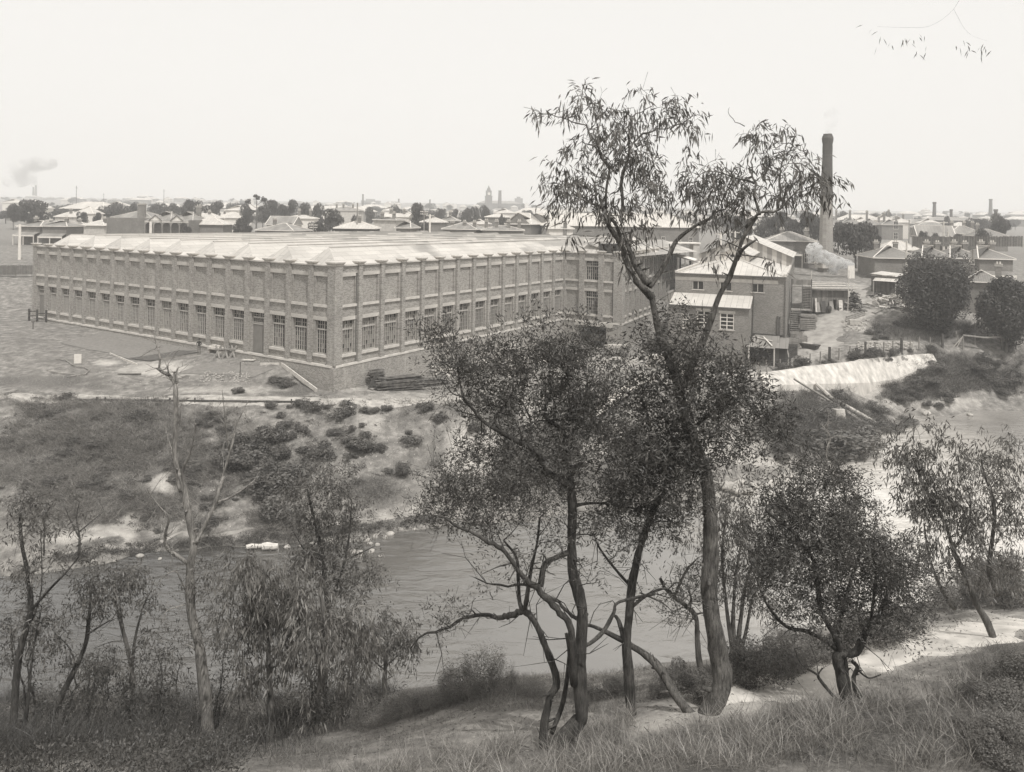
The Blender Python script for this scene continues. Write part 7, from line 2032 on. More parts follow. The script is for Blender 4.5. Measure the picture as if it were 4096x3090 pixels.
rub(2400, 2500, 1690, 1770, 130, 'tumbled stones under the plank chute', .15, .4, 86, .2)
rub(800, 1000, 1490, 1530, 160, 'broken stones on the rough ground before the long front', .06, .16, 88, .1)

# boulders by the water
def boulder(v, s, seed, lb, grp):
    r_ = np.random.default_rng(seed)
    mb = MB()
    n, m_ = 8, 5
    vs = [(0, 0, -s * .5)]
    for i in range(1, m_):
        for j in range(n):
            t_, p_ = math.pi * i / m_, 2 * math.pi * j / n
            k = s * r_.uniform(.75, 1.1)
            vs.append((k * math.sin(t_) * math.cos(p_) * 1.25, k * math.sin(t_) * math.sin(p_), -k * math.cos(t_) * .65))
    vs.append((0, 0, s * .6))
    fs = [(0, 1 + (j + 1) % n, 1 + j) for j in range(n)]
    for i in range(m_ - 2):
        for j in range(n): fs.append((1 + i * n + j, 1 + i * n + (j + 1) % n, 1 + (i + 1) * n + (j + 1) % n, 1 + (i + 1) * n + j))
    o = 1 + (m_ - 2) * n
    fs += [(o + j, o + (j + 1) % n, o + n) for j in range(n)]
    mb.add(vs, fs)
    return tag(mb.build('boulder', M['rock'], None, (v[0], v[1], v[2]), r_.uniform(0, 6), smooth=True), lb, 'boulder', grp)
BR = ((1330, 2165), (1345, 2172), (1430, 2150), (1455, 2140), (1470, 2162), (1500, 2145), (1520, 2132), (1540, 2150), (1415, 2208), (1440, 2215), (1485, 2205), (1520, 2225), (1480, 2175), (1600, 2118), (1640, 2110), (1660, 2118), (1560, 2135), (1250, 2178), (1200, 2186), (1150, 2190), (1390, 2155), (1510, 2180), (560, 2225), (640, 2236), (460, 2245))
for i, (x, y) in enumerate(BR):
    v = PZ(x, y, -23.95); boulder(v, rs.uniform(.12, .34), 200 + i, 'pale boulder at the far water edge by the path', 'boulders at the far water edge')
for i, (x, y) in enumerate(((2900, 1945), (2930, 1950), (2960, 1935), (2985, 1960), (3010, 1945), (2950, 1965))): boulder(PZ(x, y, -23.3), rs.uniform(.4, .8), 240 + i, 'white boulder on the shore glimpsed right of the tall gum trunk', 'white boulders right of the tall gum')
for i, (x, y) in enumerate(((3705, 1655), (3720, 1648), (3735, 1640), (3960, 1562), (3880, 1660))): boulder(PZ(x, y, -22.5), rs.uniform(.3, .6), 250 + i, 'dark-sided boulder in the riffle at the right', 'boulders in the riffle')
# logs
def log(a, b, r_, lb, name='log', mat='wood_pale'):
    mb = MB(); mb.tube([a, a.lerp(b, .3) + Vector((0, .05, .03)), a.lerp(b, .7), b], [r_, r_ * 1.1, r_ * .95, r_ * .8], 9)
    return tag(mb.build(name, M[mat]), lb, 'log')
log(PZ(985, 2190, -23.8), PZ(1050, 2184, -23.8), .16, 'slim driftwood log at the far water edge'); log(PZ(1048, 2188, -23.75), PZ(1112, 2186, -23.75), .24, 'thick white driftwood log at the far water edge')
# ------------------------------------------------------------------ retaining wall and bank works
TP, BT = WTOP, WBOT
mb = MB()
nu, nv = 60, 12
G_ = []
for u in range(nu + 1):
    s_ = u / nu * (len(TP) - 1); k = min(int(s_), len(TP) - 2); f_ = s_ - k
    a, b = TP[k].lerp(TP[k + 1], f_), BT[k].lerp(BT[k + 1], f_)
    row = []
    for v_ in range(nv + 1):
        p = a.lerp(b, v_ / nv)
        g = gz(p.x, p.y)
        up = .22 + .10 * (fbm(np.array([u * .35]), np.array([v_ * .6]), 3, 8)[0] - .5) + .12 * (fbm(np.array([u * .9]), np.array([3.]), 2, 4)[0] - .5) * (v_ == 0)
        z = p.z + up
        if v_ == nv: z = min(z, g - .05)
        row.append(Vector((p.x, p.y - .1, z)))
    row.insert(0, row[0] + Vector((0, .6, -.02))); row.insert(0, row[0] + Vector((0, .1, -.7)))
    G_.append(row)
for u in range(nu):
    for v_ in range(nv + 2): mb.quad(G_[u][v_ + 1], G_[u + 1][v_ + 1], G_[u + 1][v_], G_[u][v_])
for row in (G_[0], G_[-1]):
    for v_ in range(2, nv + 2): mb.quad(row[v_], row[v_ + 1], row[v_ + 1] + Vector((0, .9, -1.2)), row[v_] + Vector((0, .9, -1.2)))
tag(mb.build('retaining_wall', M['concrete'], smooth=True), 'sloping limewashed retaining wall along the right far bank', 'wall')
def lie(px, py, up=.15): v = on_ground(px, py); v.z += up; return v
def lay(name, a, b, w, h, mat, lb, cat, group=None):
    mb = MB(); mb.bar(a, b, w, h)
    return tag(mb.build(name, M[mat]), lb, cat, group)
def rod(name, pts, r_, mat, lb, cat, group=None):
    mb = MB(); mb.tube(pts, r_, 8); return tag(mb.build(name, M[mat]), lb, cat, group)
rod('drain_pipe', [BT[2] + Vector((.3, -.1, .5)), lie(3326, 1603, .35), lie(3420, 1658, .35), lie(3480, 1692, .3), lie(3512, 1712, .2)], [.22, .24, .26, .28, .3], 'concrete', 'thick pale drain pipe running from the retaining wall down to the river', 'pipe')
rod('pole_rail', [P(3176, 1517, 84.5), lie(3300, 1610, .5), lie(3420, 1685, .4), lie(3527, 1742, .2)], [.10, .13, .13, .12], 'wood', 'long dark pole lying beside the pale drain pipe down the bank', 'pole')
rod('pole_rail', [lie(3335, 1622, .35), lie(3430, 1680, .3), lie(3520, 1733, .2)], [.10, .1, .09], 'wood_pale', 'shorter pale pole between the drain pipe and the dark pole', 'pole')
v = on_ground(3352, 1672); mb = MB(); mb.taper(-.75, .7, -.5, .5, -.3, -.6, .55, -.4, .4, 1.0)
tag(mb.build('stone_block', M['concrete'], None, v, R(20)), 'squared white stone block below the drain pipe', 'block')
# wire fence on top of the wall
fp = [(2925, 1512), (3033, 1508), (3065, 1500), (3120, 1490), (3160, 1482), (3200, 1475), (3240, 1468), (3281, 1460), (3318, 1452), (3356, 1447), (3400, 1440), (3428, 1436), (3461, 1431), (3500, 1427), (3535, 1423), (3571, 1418), (3606, 1415), (3640, 1411), (3676, 1407), (3720, 1402), (3770, 1398), (3830, 1392), (3900, 1386)]
FP_ = [on_ground(x, y - 6) for x, y in fp]
fo = thing('wire_fence', 'thin wire fence with uneven posts above the retaining wall', 'fence', FP_[0])
for i, v in enumerate(FP_):
    mb = MB(); h = 1.5 if i % 4 else 1.8
    mb.box(-.06, .06, -.06, .06, -.3, h) if i % 4 else mb.box(-.12, .12, -.12, .12, -.3, h)
    mb.build('post', M['wood_dark' if i % 4 == 0 else 'wood'], fo, v - FP_[0], rs.uniform(-.3, .3))
mb = MB()
for z in (.35, .75, 1.15, 1.42): mb.tube([v - FP_[0] + Vector((0, 0, z)) for v in FP_], .012, 4)
mb.build('wire', M['pipe'], fo)
def fence(name, lb, pts, h, mat='palings', rails='wood', group=None, pw=.12):
    o = thing(name, lb, 'fence', pts[0], 0, group)
    pb, rb = MB(), MB()
    for a, b in zip(pts[:-1], pts[1:]):
        n = max(1, int((b - a).length / pw))
        for i in range(n):
            p = a.lerp(b, (i + .5) / n) - pts[0]
            d = (b - a).normalized() * pw * .44
            hh = h * rs.uniform(.94, 1.03)
            q_ = Vector((0, 0, 1))
            pb.add([p - d + q_ * -.1, p + d + q_ * -.1, p + d + q_ * hh, p - d + q_ * hh], ((0, 1, 2, 3),))
        s = Vector((0, .05, 0))
        for z in (.3, h - .35): rb.bar(a - pts[0] + s + Vector((0, 0, z)), b - pts[0] + s + Vector((0, 0, z)), .06, .09)
    pb.build('palings', M[mat], o); rb.build('rail', M[rails], o)
    for v in pts:
        mb = MB(); mb.box(-.08, .08, .02, .18, -.3, h); mb.build('post', M[rails], o, v - pts[0])
    return o
fence('paling_fence', 'paling fence running behind the small iron shed', [on_ground(3560, 1152), on_ground(3620, 1150), on_ground(3700, 1152)], 1.7)
fence('paling_fence', 'curving paling fence beside the firewood heap', [on_ground(3560, 1160), on_ground(3600, 1190), on_ground(3622, 1225), on_ground(3640, 1260)], 1.6)
fence('paling_fence', 'long dark boundary fence behind the terrace chimneys', [P(3650, 985, 160), P(3800, 985, 157), P(4090, 985, 150)], 2.0, 'palings')
fence('paling_fence', 'paling fence at the left edge beyond the end of the mill', [on_ground(-60, 1100), on_ground(60, 1098), on_ground(150, 1096)], 1.5)
fence('picket_gate', 'little picket gate between the mill wing and the lean-to', [on_ground(2672, 1412), on_ground(2712, 1414)], 1.0, 'wood_pale', pw=.22)
o = thing('rail_fence', 'broken rail fence with two propped poles at the right edge', 'fence', on_ground(3850, 1400))
b0 = o.location.copy()
mb = MB(); mb.tube([on_ground(3852, 1400) - b0 + Vector((0, 0, -.3)), on_ground(3852, 1400) - b0 + Vector((0, 0, 1.9))], .09, 7); mb.build('post', M['wood'], o)
mb = MB(); mb.tube([P(3852, 1342, b0.y) - b0, P(3940, 1352, b0.y - 1) - b0, P(4070, 1344, b0.y - 1) - b0], .12, 7); mb.build('rail', M['wood'], o)
for x in (3815, 3828): mb = MB(); mb.tube([on_ground(x, 1388) - b0, P(3852, 1346, b0.y) - b0], .07, 6); mb.build('prop', M['wood_pale'], o)
fence('rail_boards', 'low rail fence running under the big dark tree', [on_ground(3825, 1352), on_ground(3900, 1322), on_ground(3960, 1305)], .9, pw=1.2)

# long edging plank of the road, with its stakes
o = thing('edging_plank', 'long plank edging with short stakes on the outer side of the road', 'plank', on_ground(294, 1607))
b0 = o.location.copy(); pts = [on_ground(x, 1606 + (x - 294) * .009) + Vector((0, 0, .10)) - b0 for x in range(294, 1250, 60)]
mb = MB()
for a, b in zip(pts[:-1], pts[1:]): mb.bar(a, b, .05, .28)
mb.build('plank', M['wood_dark'], o)
for x in (388, 422, 680, 780, 1166): mb = MB(); mb.box(-.05, .05, -.08, .02, -.4, .45); mb.build('stake', M['wood_dark'], o, on_ground(x, 1607 + (x - 294) * .009) - b0)
# kerb board at the corner of the mill
a, b = on_ground(1126, 1464), on_ground(1268, 1568)
lay('edging_board', a + Vector((0, -.1, .2)), b + Vector((0, -.1, .15)), .12, .4, 'wood_pale', 'pale board falling along the plinth to the near corner', 'board')
lay('edging_board', on_ground(1042, 1462) + Vector((0, 0, .12)), on_ground(1126, 1464) + Vector((0, 0, .15)), .1, .3, 'wood_pale', 'pale board along the foot of the wall right of the big door', 'board')
lay('edging_board', on_ground(440, 1418) + Vector((0, 0, .08)), on_ground(548, 1462) + Vector((0, 0, .08)), .1, .2, 'wood_pale', 'edging board at the left side of the raked bed', 'board')
lay('edging_board', on_ground(640, 1442) + Vector((0, 0, .08)), on_ground(800, 1419) + Vector((0, 0, .08)), .1, .2, 'wood', 'edging board at the front of the raked bed by the man', 'board')
def bed(name, pxs, mat, lift):
    c = [on_ground(*p) for p in pxs]
    n = 14
    vs, fs = [], []
    for i in range(n + 1):
        for j in range(n + 1):
            p = (c[0].lerp(c[1], i / n)).lerp(c[3].lerp(c[2], i / n), j / n); vs.append((p.x, p.y))
    z = H(np.array([q[0] for q in vs]), np.array([q[1] for q in vs])) + lift
    for i in range(n):
        for j in range(n): k = i * (n + 1) + j; fs.append((k, k + n + 1, k + n + 2, k + 1))
    me = bpy.data.meshes.new(name); me.from_pydata([(q[0], q[1], zz) for q, zz in zip(vs, z)], [], fs); me.materials.append(M[mat])
    me.polygons.foreach_set('use_smooth', [True] * len(fs))
    return tag(link(name, me), kind='structure')
bed('raked_ground', [(240, 1375), (520, 1440), (790, 1402), (440, 1325)], 'lawn', .05)
bed('fresh_ground', [(510, 1436), (600, 1448), (800, 1412), (720, 1404)], 'lawn_dark', .09)
bed('raked_ground', [(700, 1500), (1010, 1512), (1095, 1478), (830, 1452)], 'lawn', .05)
v = on_ground(311, 1454); mb = MB(); mb.box(-.35, .35, -.04, .04, -.1, 1.0); tag(mb.build('upright_board', M['white'], None, v, R(15)), 'white board standing upright in the rough ground at the left', 'board')
v = on_ground(960, 1502); mb = MB(); mb.tube([(0, 0, -.2), (.03, 0, 1.4)], .04, 6); tag(mb.build('stake', M['wood_dark'], None, v), 'thin stake standing alone before the long front', 'stake')
v = on_ground(132, 1318); mb = MB(); mb.box(-.04, .04, -.04, .04, -.2, 1.0); mb.box(-.25, .25, -.05, .05, .95, 1.05); tag(mb.build('stake', M['wood_dark'], None, v), 'short post with a cross top near the far left door', 'stake')
rod('water_pipe', [lie(226, 1443), lie(262, 1446), lie(290, 1466), lie(340, 1476), lie(358, 1488), lie(340, 1503), lie(300, 1508), lie(268, 1514)], .05, 'wood', 'bent pale pipe curling on the ground at the left', 'pipe')
rod('water_pipe', [lie(186, 1488), lie(250, 1500), lie(300, 1504)], .045, 'wood', 'straight pale pipe touching the bent one', 'pipe')
lay('plank', lie(470, 1500), lie(565, 1500), .25, .08, 'wood', 'single plank lying below the pale patch', 'plank')
o = thing('sawhorse', 'rough crossed-log sawhorse against the long front', 'sawhorse', on_ground(903, 1430)); mb = MB()
for x in (-.9, 0, .8): mb.bar((x - .3, -.3, -.1), (x + .3, .3, 1.25), .18); mb.bar((x + .3, -.3, -.1), (x - .3, .3, 1.25), .16)
mb.bar((-1.2, 0, .9), (1.1, 0, .9), .14); mb.build('frame', M['wood'], o)
v = on_ground(862, 1413); mb = MB(); mb.box(-.9, .9, -.4, .4, .45, .7); mb.box(-.8, -.7, -.3, .3, 0, .45); mb.box(.7, .8, -.3, .3, 0, .45); mb.box(-.5, .5, -.25, .25, .7, .9); tag(mb.build('work_bench', M['wood_pale'], None, v, R(-30)), 'low white trestle bench with a box on it by the wall', 'bench')
lay('ramp_plank', lie(972, 1444, .1), mill_pt := Vector((*mill(3.45 * BAY, -.5), -15.9)), .5, .08, 'wood_pale', 'plank ramp leaning up to the big door', 'plank')
o = thing('gate_rails', 'two dark post-and-rail barriers beside the far left door', 'barrier', on_ground(116, 1284)); b0 = o.location.copy()
for k, x in enumerate((116, 148, 184)): mb = MB(); mb.box(-.1, .1, -.1, .1, -.3, 1.7); mb.build('post', M['wood_dark'], o, on_ground(x, 1284 + k * 3) - b0)
pA, pB, pC = [on_ground(x, 1284 + k * 3) - b0 for k, x in enumerate((116, 148, 184))]
mb = MB()
for z in (.7, 1.35): mb.bar(pA + Vector((0, 0, z)), pB + Vector((0, 0, z + .1)), .1, .14); mb.bar(pB + Vector((0, 0, z - .2)), pC + Vector((0, 0, z - .1)), .1, .14)
mb.build('rail', M['wood_dark'], o)

# ------------------------------------------------------------------ timber
M['wood_tar'] = noisy('stained_boards', .06, .20, 2.5, .85)
def stack(name, lb, px, py, w, d, h, mat, seed, rz=0., tidy=.6, th=.05, cat='timber', loc=None):
    r_ = random.Random(seed)
    v = loc or on_ground(px, py)
    mb = MB(); z = 0
    while z < h:
        n = max(1, int(d / .3))
        for i in range(n):
            if z > h * .75 and r_.random() < .3: continue
            y = -d / 2 + d * (i + .5) / n + r_.uniform(-.06, .06)
            o_ = r_.uniform(-1, 1) * (1 - tidy) * w * .3
            a = (-w / 2 + o_ + r_.uniform(-.15, .1), y, z + th / 2); b = (w / 2 + o_ + r_.uniform(-.1, .15), y + r_.uniform(-.08, .08) * (2 - tidy), z + th / 2 + r_.uniform(-.02, .03))
            mb.bar(a, b, .24, th * .8, 0, 0)
        z += th + r_.uniform(.01, .05)
    return tag(mb.build(name, M[mat], None, v, rz), lb, cat)
def heap(name, lb, px, py, w, d, h, mat, seed, n=60, L=(1.0, 2.6), t=(.06, .22), cat='timber', loc=None, flat=.35):
    r_ = random.Random(seed)
    v = loc or on_ground(px, py)
    mb = MB()
    for i in range(n):
        x, y = r_.gauss(0, w / 4), r_.gauss(0, d / 4)
        q_ = max(0, 1 - (abs(x) / (w / 2)) ** 1.5) * max(0, 1 - (abs(y) / (d / 2)) ** 1.5)
        z = r_.uniform(.05, max(.1, h * q_))
        an, el_ = r_.uniform(0, 3.14), r_.uniform(-flat, flat)
        ln = r_.uniform(*L)
        dv = Vector((math.cos(an) * math.cos(el_), math.sin(an) * math.cos(el_), math.sin(el_))) * ln / 2
        c = Vector((x, y, z))
        mb.bar(c - dv, c + dv, r_.uniform(t[0], t[1] * .5), r_.uniform(*t), r_.randrange(2), r_.uniform(0, 3))
    mats = {'dark': ['wood_dark', 'wood'], 'pale': ['wood_pale', 'wood'], 'mix': ['wood', 'wood_pale']}[mat]
    return tag(mb.build(name, [M[m_] for m_ in mats], None, v), lb, cat)
RB = math.atan2(B[1], B[0])
stack('board_stack', 'long dark stack of old boards beside the near corner of the side front', 1600, 1556, 4.0, 1.6, 1.3, 'wood_tar', 1, RB - .5, .35)
stack('board_stack', 'taller narrow dark board stack at the left end of the long one', 1506, 1547, 1.2, 1.4, 1.8, 'wood_tar', 2, RB - .5, .3)
stack('board_stack', 'low board stack to the right of the long dark one', 1735, 1540, 2.4, 1.4, .7, 'wood_tar', 3, RB - .5, .3)
heap('timber_heap', 'few dark sticks lying on top behind the long dark stack', 1590, 1500, 2.6, 1.2, .5, 'dark', 4, 14, (1, 2))
lay('plank', lie(1478, 1560, .1), lie(1507, 1557, .1), .9, .06, 'wood', 'short flat panel lying before the narrow dark stack', 'plank')
v = on_ground(1510, 1550); mb = MB(); mb.bar((-.5, -.9, 0), (.3, -.2, 1.5), .08, .9); tag(mb.build('loose_sheet', M['wood_dark'], None, v), 'dark panel leaning on the narrow board stack', 'panel')
for i, (x, y, w, h, mt, lb) in enumerate(((1775, 1495, 4, 1.5, 'mix', 'broken timber heap with slanting boards right of the dark stacks'), (1850, 1475, 4, 1.0, 'dark', 'dark timber heap seen through the wattle leaves'), (1930, 1480, 4.5, 1.2, 'mix', 'untidy pile of planks and sheets behind the wattle crown'), (2040, 1500, 4.5, 1.3, 'pale', 'pale heap of loose planks behind the wattle crown'), (2150, 1450, 4, 1.0, 'mix', 'scattered sticks in the yard left of the loading dock'), (2290, 1440, 3, .7, 'pale', 'small pale scrap heap below the loading dock'), (2335, 1405, 2, .6, 'dark', 'ladder-like frame lying beside the loading dock'))):
    heap('timber_heap', lb, x, y, w, 2.5, h, mt, 30 + i, 55 if i < 5 else 18, (1.2, 3.0))
for i, (x, y, w, lb) in enumerate(((1855, 1440, 3.6, 'low plank shed with a flat board roof against the side front'), (2010, 1440, 4.2, 'second plank shed with pale roof boards beside it'))):
    v = on_ground(x, y); o = thing('plank_shed', lb, 'shed', v, RB - .6)
    mb = MB(); mb.box(-w / 2, w / 2, 0, 2, 0, 1.5); mb.build('wall', M['boards'], o)
    mb = MB(); [mb.bar((-w / 2 - .2, -.3 + k * .3, 1.55 + k * .06), (w / 2 + rs.uniform(0, .5), -.3 + k * .3, 1.55 + k * .06), .05, .27) for k in range(8)]; mb.build('roof', M['wood_pale'], o)
stack('timber_stack', 'pale sawn timber stack with loose boards on top behind the men', 2632, 1470, 2.4, 1.5, 1.5, 'wood_pale', 41, R(-5), .7)
stack('timber_stack', 'square-ended pale timber stack farther right behind the gum trunk', 2745, 1512, 2.6, 1.8, 1.6, 'wood_pale', 42, R(-20), .5)
heap('timber_heap', 'white heap of offcuts and sheets in front of the timber stacks', 2578, 1522, 2.6, 2.0, 1.0, 'pale', 43, 40, (.8, 1.8), (.06, .3))
o = thing('plank_chute', 'long rickety plank chute sloping down the bank behind the wattle crowns', 'chute', on_ground(2590, 1530)); b0 = o.location.copy()
a, b = on_ground(2590, 1530) - b0 + Vector((0, 0, .6)), on_ground(2370, 1690) - b0 + Vector((0, 0, .6))
mb = MB()
for dx in (-.4, 0, .4): mb.bar(a + Vector((dx, 0, 0)), b + Vector((dx, 0, 0)), .35, .06)
mb.bar(a + Vector((-.6, 0, .2)), b + Vector((-.6, 0, .2)), .08, .3); mb.bar(a + Vector((.6, 0, .2)), b + Vector((.6, 0, .2)), .08, .3); mb.build('trough', M['wood_pale'], o)
for s in (.1, .35, .6, .85):
    p = a.lerp(b, s); mb = MB(); mb.box(-.07, .07, -.07, .07, -1.2, .9); mb.build('post', M['wood'], o, p)

# sheds in front of the boiler house
o = thing('open_shed', 'open-fronted shed with patched iron roof and planks thrown on it', 'shed', on_ground(3060, 1450), math.atan2(-.368, .930)); v = o.location
rb = MB(); rb.quad((-2.3, -1.9, 2.15), (1.3, -1.9, 2.15), (1.7, 1.6, 3.3), (-1.4, 1.6, 3.3)); ro = rb.build('roof', M['iron_dull'], o)
mb = MB(); mb.bar((-1.6, .8, 3.15), (.9, -.2, 2.85), .2, .06); mb.bar((-.3, .9, 3.2), (.9, -1.5, 2.45), .2, .06); mb.bar((-1.9, -.4, 2.75), (-.7, -1.0, 2.6), .15, .06); mb.build('loose_plank', M['wood_pale'], o)
for x in (-1.9, 1.2): mb = MB(); mb.box(-.07, .07, -.07, .07, -.2, 2.2); mb.build('post', M['wood_pale'], o, (x, -1.75, 0))
mb = MB(); mb.box(-2.2, 1.3, 1.4, 1.5, -.2, 2.9); mb.box(-2.3, -2.2, -1.6, 1.5, -.2, 2.4); mb.build('wall', M['iron_dark'], o)
o = thing('iron_shed', 'small dark iron shed with leaning planks joined to the open shed', 'shed', on_ground(3117, 1447), math.atan2(-.368, .930))
mb = MB(); mb.box(-1.0, 1.0, -1.2, 1.4, -.2, 1.95); mb.build('wall', M['iron_dark'], o)
mb = MB(); mb.quad((-1.1, -1.5, 1.95), (1.1, -1.5, 1.95), (1.15, 1.5, 2.9), (-1.05, 1.5, 2.9)); mb.build('roof', M['iron_dull'], o)
for i, (x0, x1, h, w, lb) in enumerate(((3130, 3138, 1.9, .35, 'wide white board leaning on the small dark iron shed'), (3125, 3124, 2.2, .12, 'upright pale post before the small dark iron shed'), (3160, 3150, 1.9, .12, 'thin board propped right of the small dark iron shed'))):
    v = on_ground(x0, 1450); mb = MB(); mb.bar((0, 0, -.05), ((x1 - x0) / F * v.y, .35, h), w, .05); tag(mb.build('leaning_board', M['wood_pale'], None, v), lb, 'board')
v = on_ground(3092, 1448); mb = MB()
for s in (-.2, .2): mb.bar((s, -.2, 0), (s - .6, .4, 1.7), .08)
for k in range(6): mb.bar((-.25 - k * .1, -.2 + k * .1, .2 + k * .28), (.25 - k * .1, -.2 + k * .1, .2 + k * .28), .06, .14)
tag(mb.build('leaning_ladder', M['wood'], None, v), 'short wide ladder leaning between the two sheds', 'ladder')
o = thing('timber_gate', 'dark braced timber gate right of the small iron shed', 'gate', on_ground(3165, 1436)); mb = MB()
mb.box(-.8, .8, 0, .06, 0, 1.9); mb.bar((-.7, -.05, .2), (.7, -.05, 1.6), .12, .06); mb.box(-.8, .8, -.05, 0, .15, .3); mb.box(-.8, .8, -.05, 0, 1.5, 1.65); mb.build('leaf', M['wood_dark'], o)
for i, (x, y, w, h, lb) in enumerate(((3172, 1378, 1.7, 1.3, 'open crate of scrap at the foot of the outside stairs'), (3205, 1368, 1.5, 1.3, 'slatted crate right of the crate of scrap'), (3185, 1340, 1.6, .9, 'low crate against the stairs'))):
    v = on_ground(x, y + 14); mb = MB()
    for k in range(5): mb.box(-w / 2, w / 2, -.5, -.45, h * k / 5 + .02, h * (k + 1) / 5 - .03); mb.box(w / 2 - .05, w / 2, -.45, .5, h * k / 5 + .02, h * (k + 1) / 5 - .03); mb.box(-w / 2, -w / 2 + .05, -.45, .5, h * k / 5 + .02, h * (k + 1) / 5 - .03)
    mb.box(-w / 2 + .05, w / 2 - .05, .45, .5, 0, h); mb.box(-w / 2 + .05, w / 2 - .05, -.45, .45, h * .6, h * .65)
    tag(mb.build('crate', M['wood'], None, v, R(-18)), lb, 'crate')
v = on_ground(3240, 1395); mb = MB(); mb.taper(-.9, .9, -.4, .4, .0, -1.2, 1.2, -.6, .6, .6); mb.box(-1.0, .3, -.2, .0, .62, .68, 1); mb.box(-1.0, .3, .1, .3, .62, .68, 1)
tag(mb.build('trough', [M['wood_dark'], M['wood_pale']], None, v, R(-50)), 'dark trough with two white laths beside the track', 'trough')
stack('sleeper_stack', 'grey stack of heavy sleepers between the outside stairs and the track', 3228, 1318, 2.2, 1.6, 2.0, 'wood', 44, R(-15), .8, .25)
# outside stairs
sb_ = on_ground(3182, 1335)
o = thing('outside_stairs', 'dark timber stairs climbing in two flights beside the brick workshop', 'stairs', sb_, math.atan2(-.368, .930))
H1, H2 = 3.2, 6.2
def flight(n, x0, x1, y0, z0, y1, z1):
    mb = MB()
    for x in (x0, x1): mb.bar((x, y0, z0), (x, y1, z1), .08, .28)
    for i in range(n):
        s = (i + .5) / n; mb.box(x0, x1, y0 + (y1 - y0) * s - .14, y0 + (y1 - y0) * s + .14, z0 + (z1 - z0) * s - .03, z0 + (z1 - z0) * s + .03, 1)
    for x in (x0, x1): mb.bar((x, y0, z0 + 1), (x, y1, z1 + 1), .05, .08)
    mb.build('flight', [M['wood_dark'], M['wood']], o)
flight(16, -.75, .6, -2.2, -1.2, 1.8, H1); flight(14, .8, 2.0, 3.4, H1, 6.8, H2)
mb = MB(); mb.box(-.8, 2.1, 1.8, 3.4, H1 - .1, H1); mb.build('landing', M['wood'], o); mb = MB(); mb.box(-.8, 2.1, 6.8, 8.4, H2 - .1, H2); mb.box(-.8, 2.1, 6.85, 6.9, H2 + .2, H2 + 1.0); mb.build('landing', M['wood'], o)
for x, y, z in ((-.75, 1.9, H1 + 1), (2.0, 1.9, H1 + 1), (2.0, 3.3, H1 + 1), (-.75, 6.9, H2 + 1), (2.0, 6.9, H2 + 1), (2.0, 8.3, H2 + 1)): mb = MB(); mb.box(-.07, .07, -.07, .07, -1.5, z); mb.build('post', M['wood_dark'], o, (x, y, 0))
# wood shed with poles on its roof
wv = on_ground(3316, 1246)
o = thing('plank_shed', 'patchwork plank shed with long poles laid across its flat roof', 'shed', wv, R(-4))
mb = MB(); mb.relief([-2.8, .55, 1.1, 2.8], [-.2, 1.75, 3.3], lambda i, j: .9 if (i, j) == (1, 0) else 0); mb.box(-2.8, 2.8, .95, 4, -.2, 3.2); mb.box(-2.8, -2.75, .01, .95, -.2, 3.2); mb.box(2.75, 2.8, .01, .95, -.2, 3.2); mb.build('wall', M['boards'], o)
mb = MB(); mb.quad((-3, -.5, 3.3), (3, -.5, 3.3), (3, 4.2, 4.1), (-3, 4.2, 4.1)); mb.box(-3, 3, -.55, -.45, 3.15, 3.3); mb.build('roof', M['iron_dull'], o)
r9 = random.Random(9)
for k in range(11):
    y = -.4 + k * .4; mb = MB(); mb.tube([(-3.3 + r9.uniform(-1, .6), y, 3.42 + y * .17), (3.3 + r9.uniform(-.6, 2.2), y + r9.uniform(-.2, .2), 3.42 + y * .17 + r9.uniform(0, .1))], .06, 6); tag(mb.build('roof_pole', M['wood_pale' if k % 3 else 'wood'], None, wv), 'long pale pole lying on the plank shed roof', 'pole', 'poles on the plank shed roof')
for k, (x, w, h, mt) in enumerate(((-2.2, .2, 1.9, 'wood_pale'), (-1.85, .6, 1.3, 'wood'), (-1.0, .8, 1.5, 'wood_dark'), (.2, .6, 1.5, 'wood'), (1.5, .55, 1.7, 'wood_pale'))):
    mb = MB(); mb.bar((x, -.75, -.1), (x + (.15 if k in (0, 4) else 0), -.12, h), w, .05); mb.m = [0] * len(mb.f); tag(mb.build('loose_sheet', M[mt], None, wv), ['narrow white board leaning at the left of the plank shed door', 'pale braced panel second from the left before the plank shed', 'dark door leaf standing before the plank shed', 'braced gate leaning left of the plank shed opening', 'white board leaning right of the plank shed opening'][k], 'panel')
mb = MB(); mb.tube([(-.35, -.9, 0), (-.35, -.9, .2), (-.35, -.9, .45), (-.35, -.9, .7), (-.35, -.9, .85)], [.27, .33, .36, .33, .28], 12); tag(mb.build('barrel', M['wood_dark'], None, wv), 'dark barrel standing before the plank shed', 'barrel')
for px, p0, lb in ((3241, 1085, 'scaffold pole at the left corner of the plank shed'), (3391, 1080, 'scaffold pole at the right corner of the plank shed')):
    v = on_ground(px, 1246); mb = MB(); mb.tube([(0, 0, -.2), (.1, 0, P(px, p0, v.y).z - v.z)], [.07, .05], 6); tag(mb.build('scaffold_pole', M['wood_pale'], None, v), lb, 'pole')
heap('firewood_heap', 'dark stacked firewood against the right end of the plank shed', 3412, 1238, 2.4, 3.5, 3.0, 'dark', 45, 130, (.7, 1.6))
heap('firewood_heap', 'sprawling pale firewood heap by the curving fence', 3570, 1222, 6.5, 4.5, 1.7, 'mix', 46, 230, (.7, 2.2))
heap('firewood_heap', 'little stick heap at the foot of the small iron shed', 3508, 1185, 2.4, 1.2, .5, 'dark', 47, 40, (.5, 1.2))
lay('plank', lie(3494, 1256, .12), lie(3530, 1240, .12), .6, .15, 'wood', 'thick plank lying alone in the track bend', 'plank')
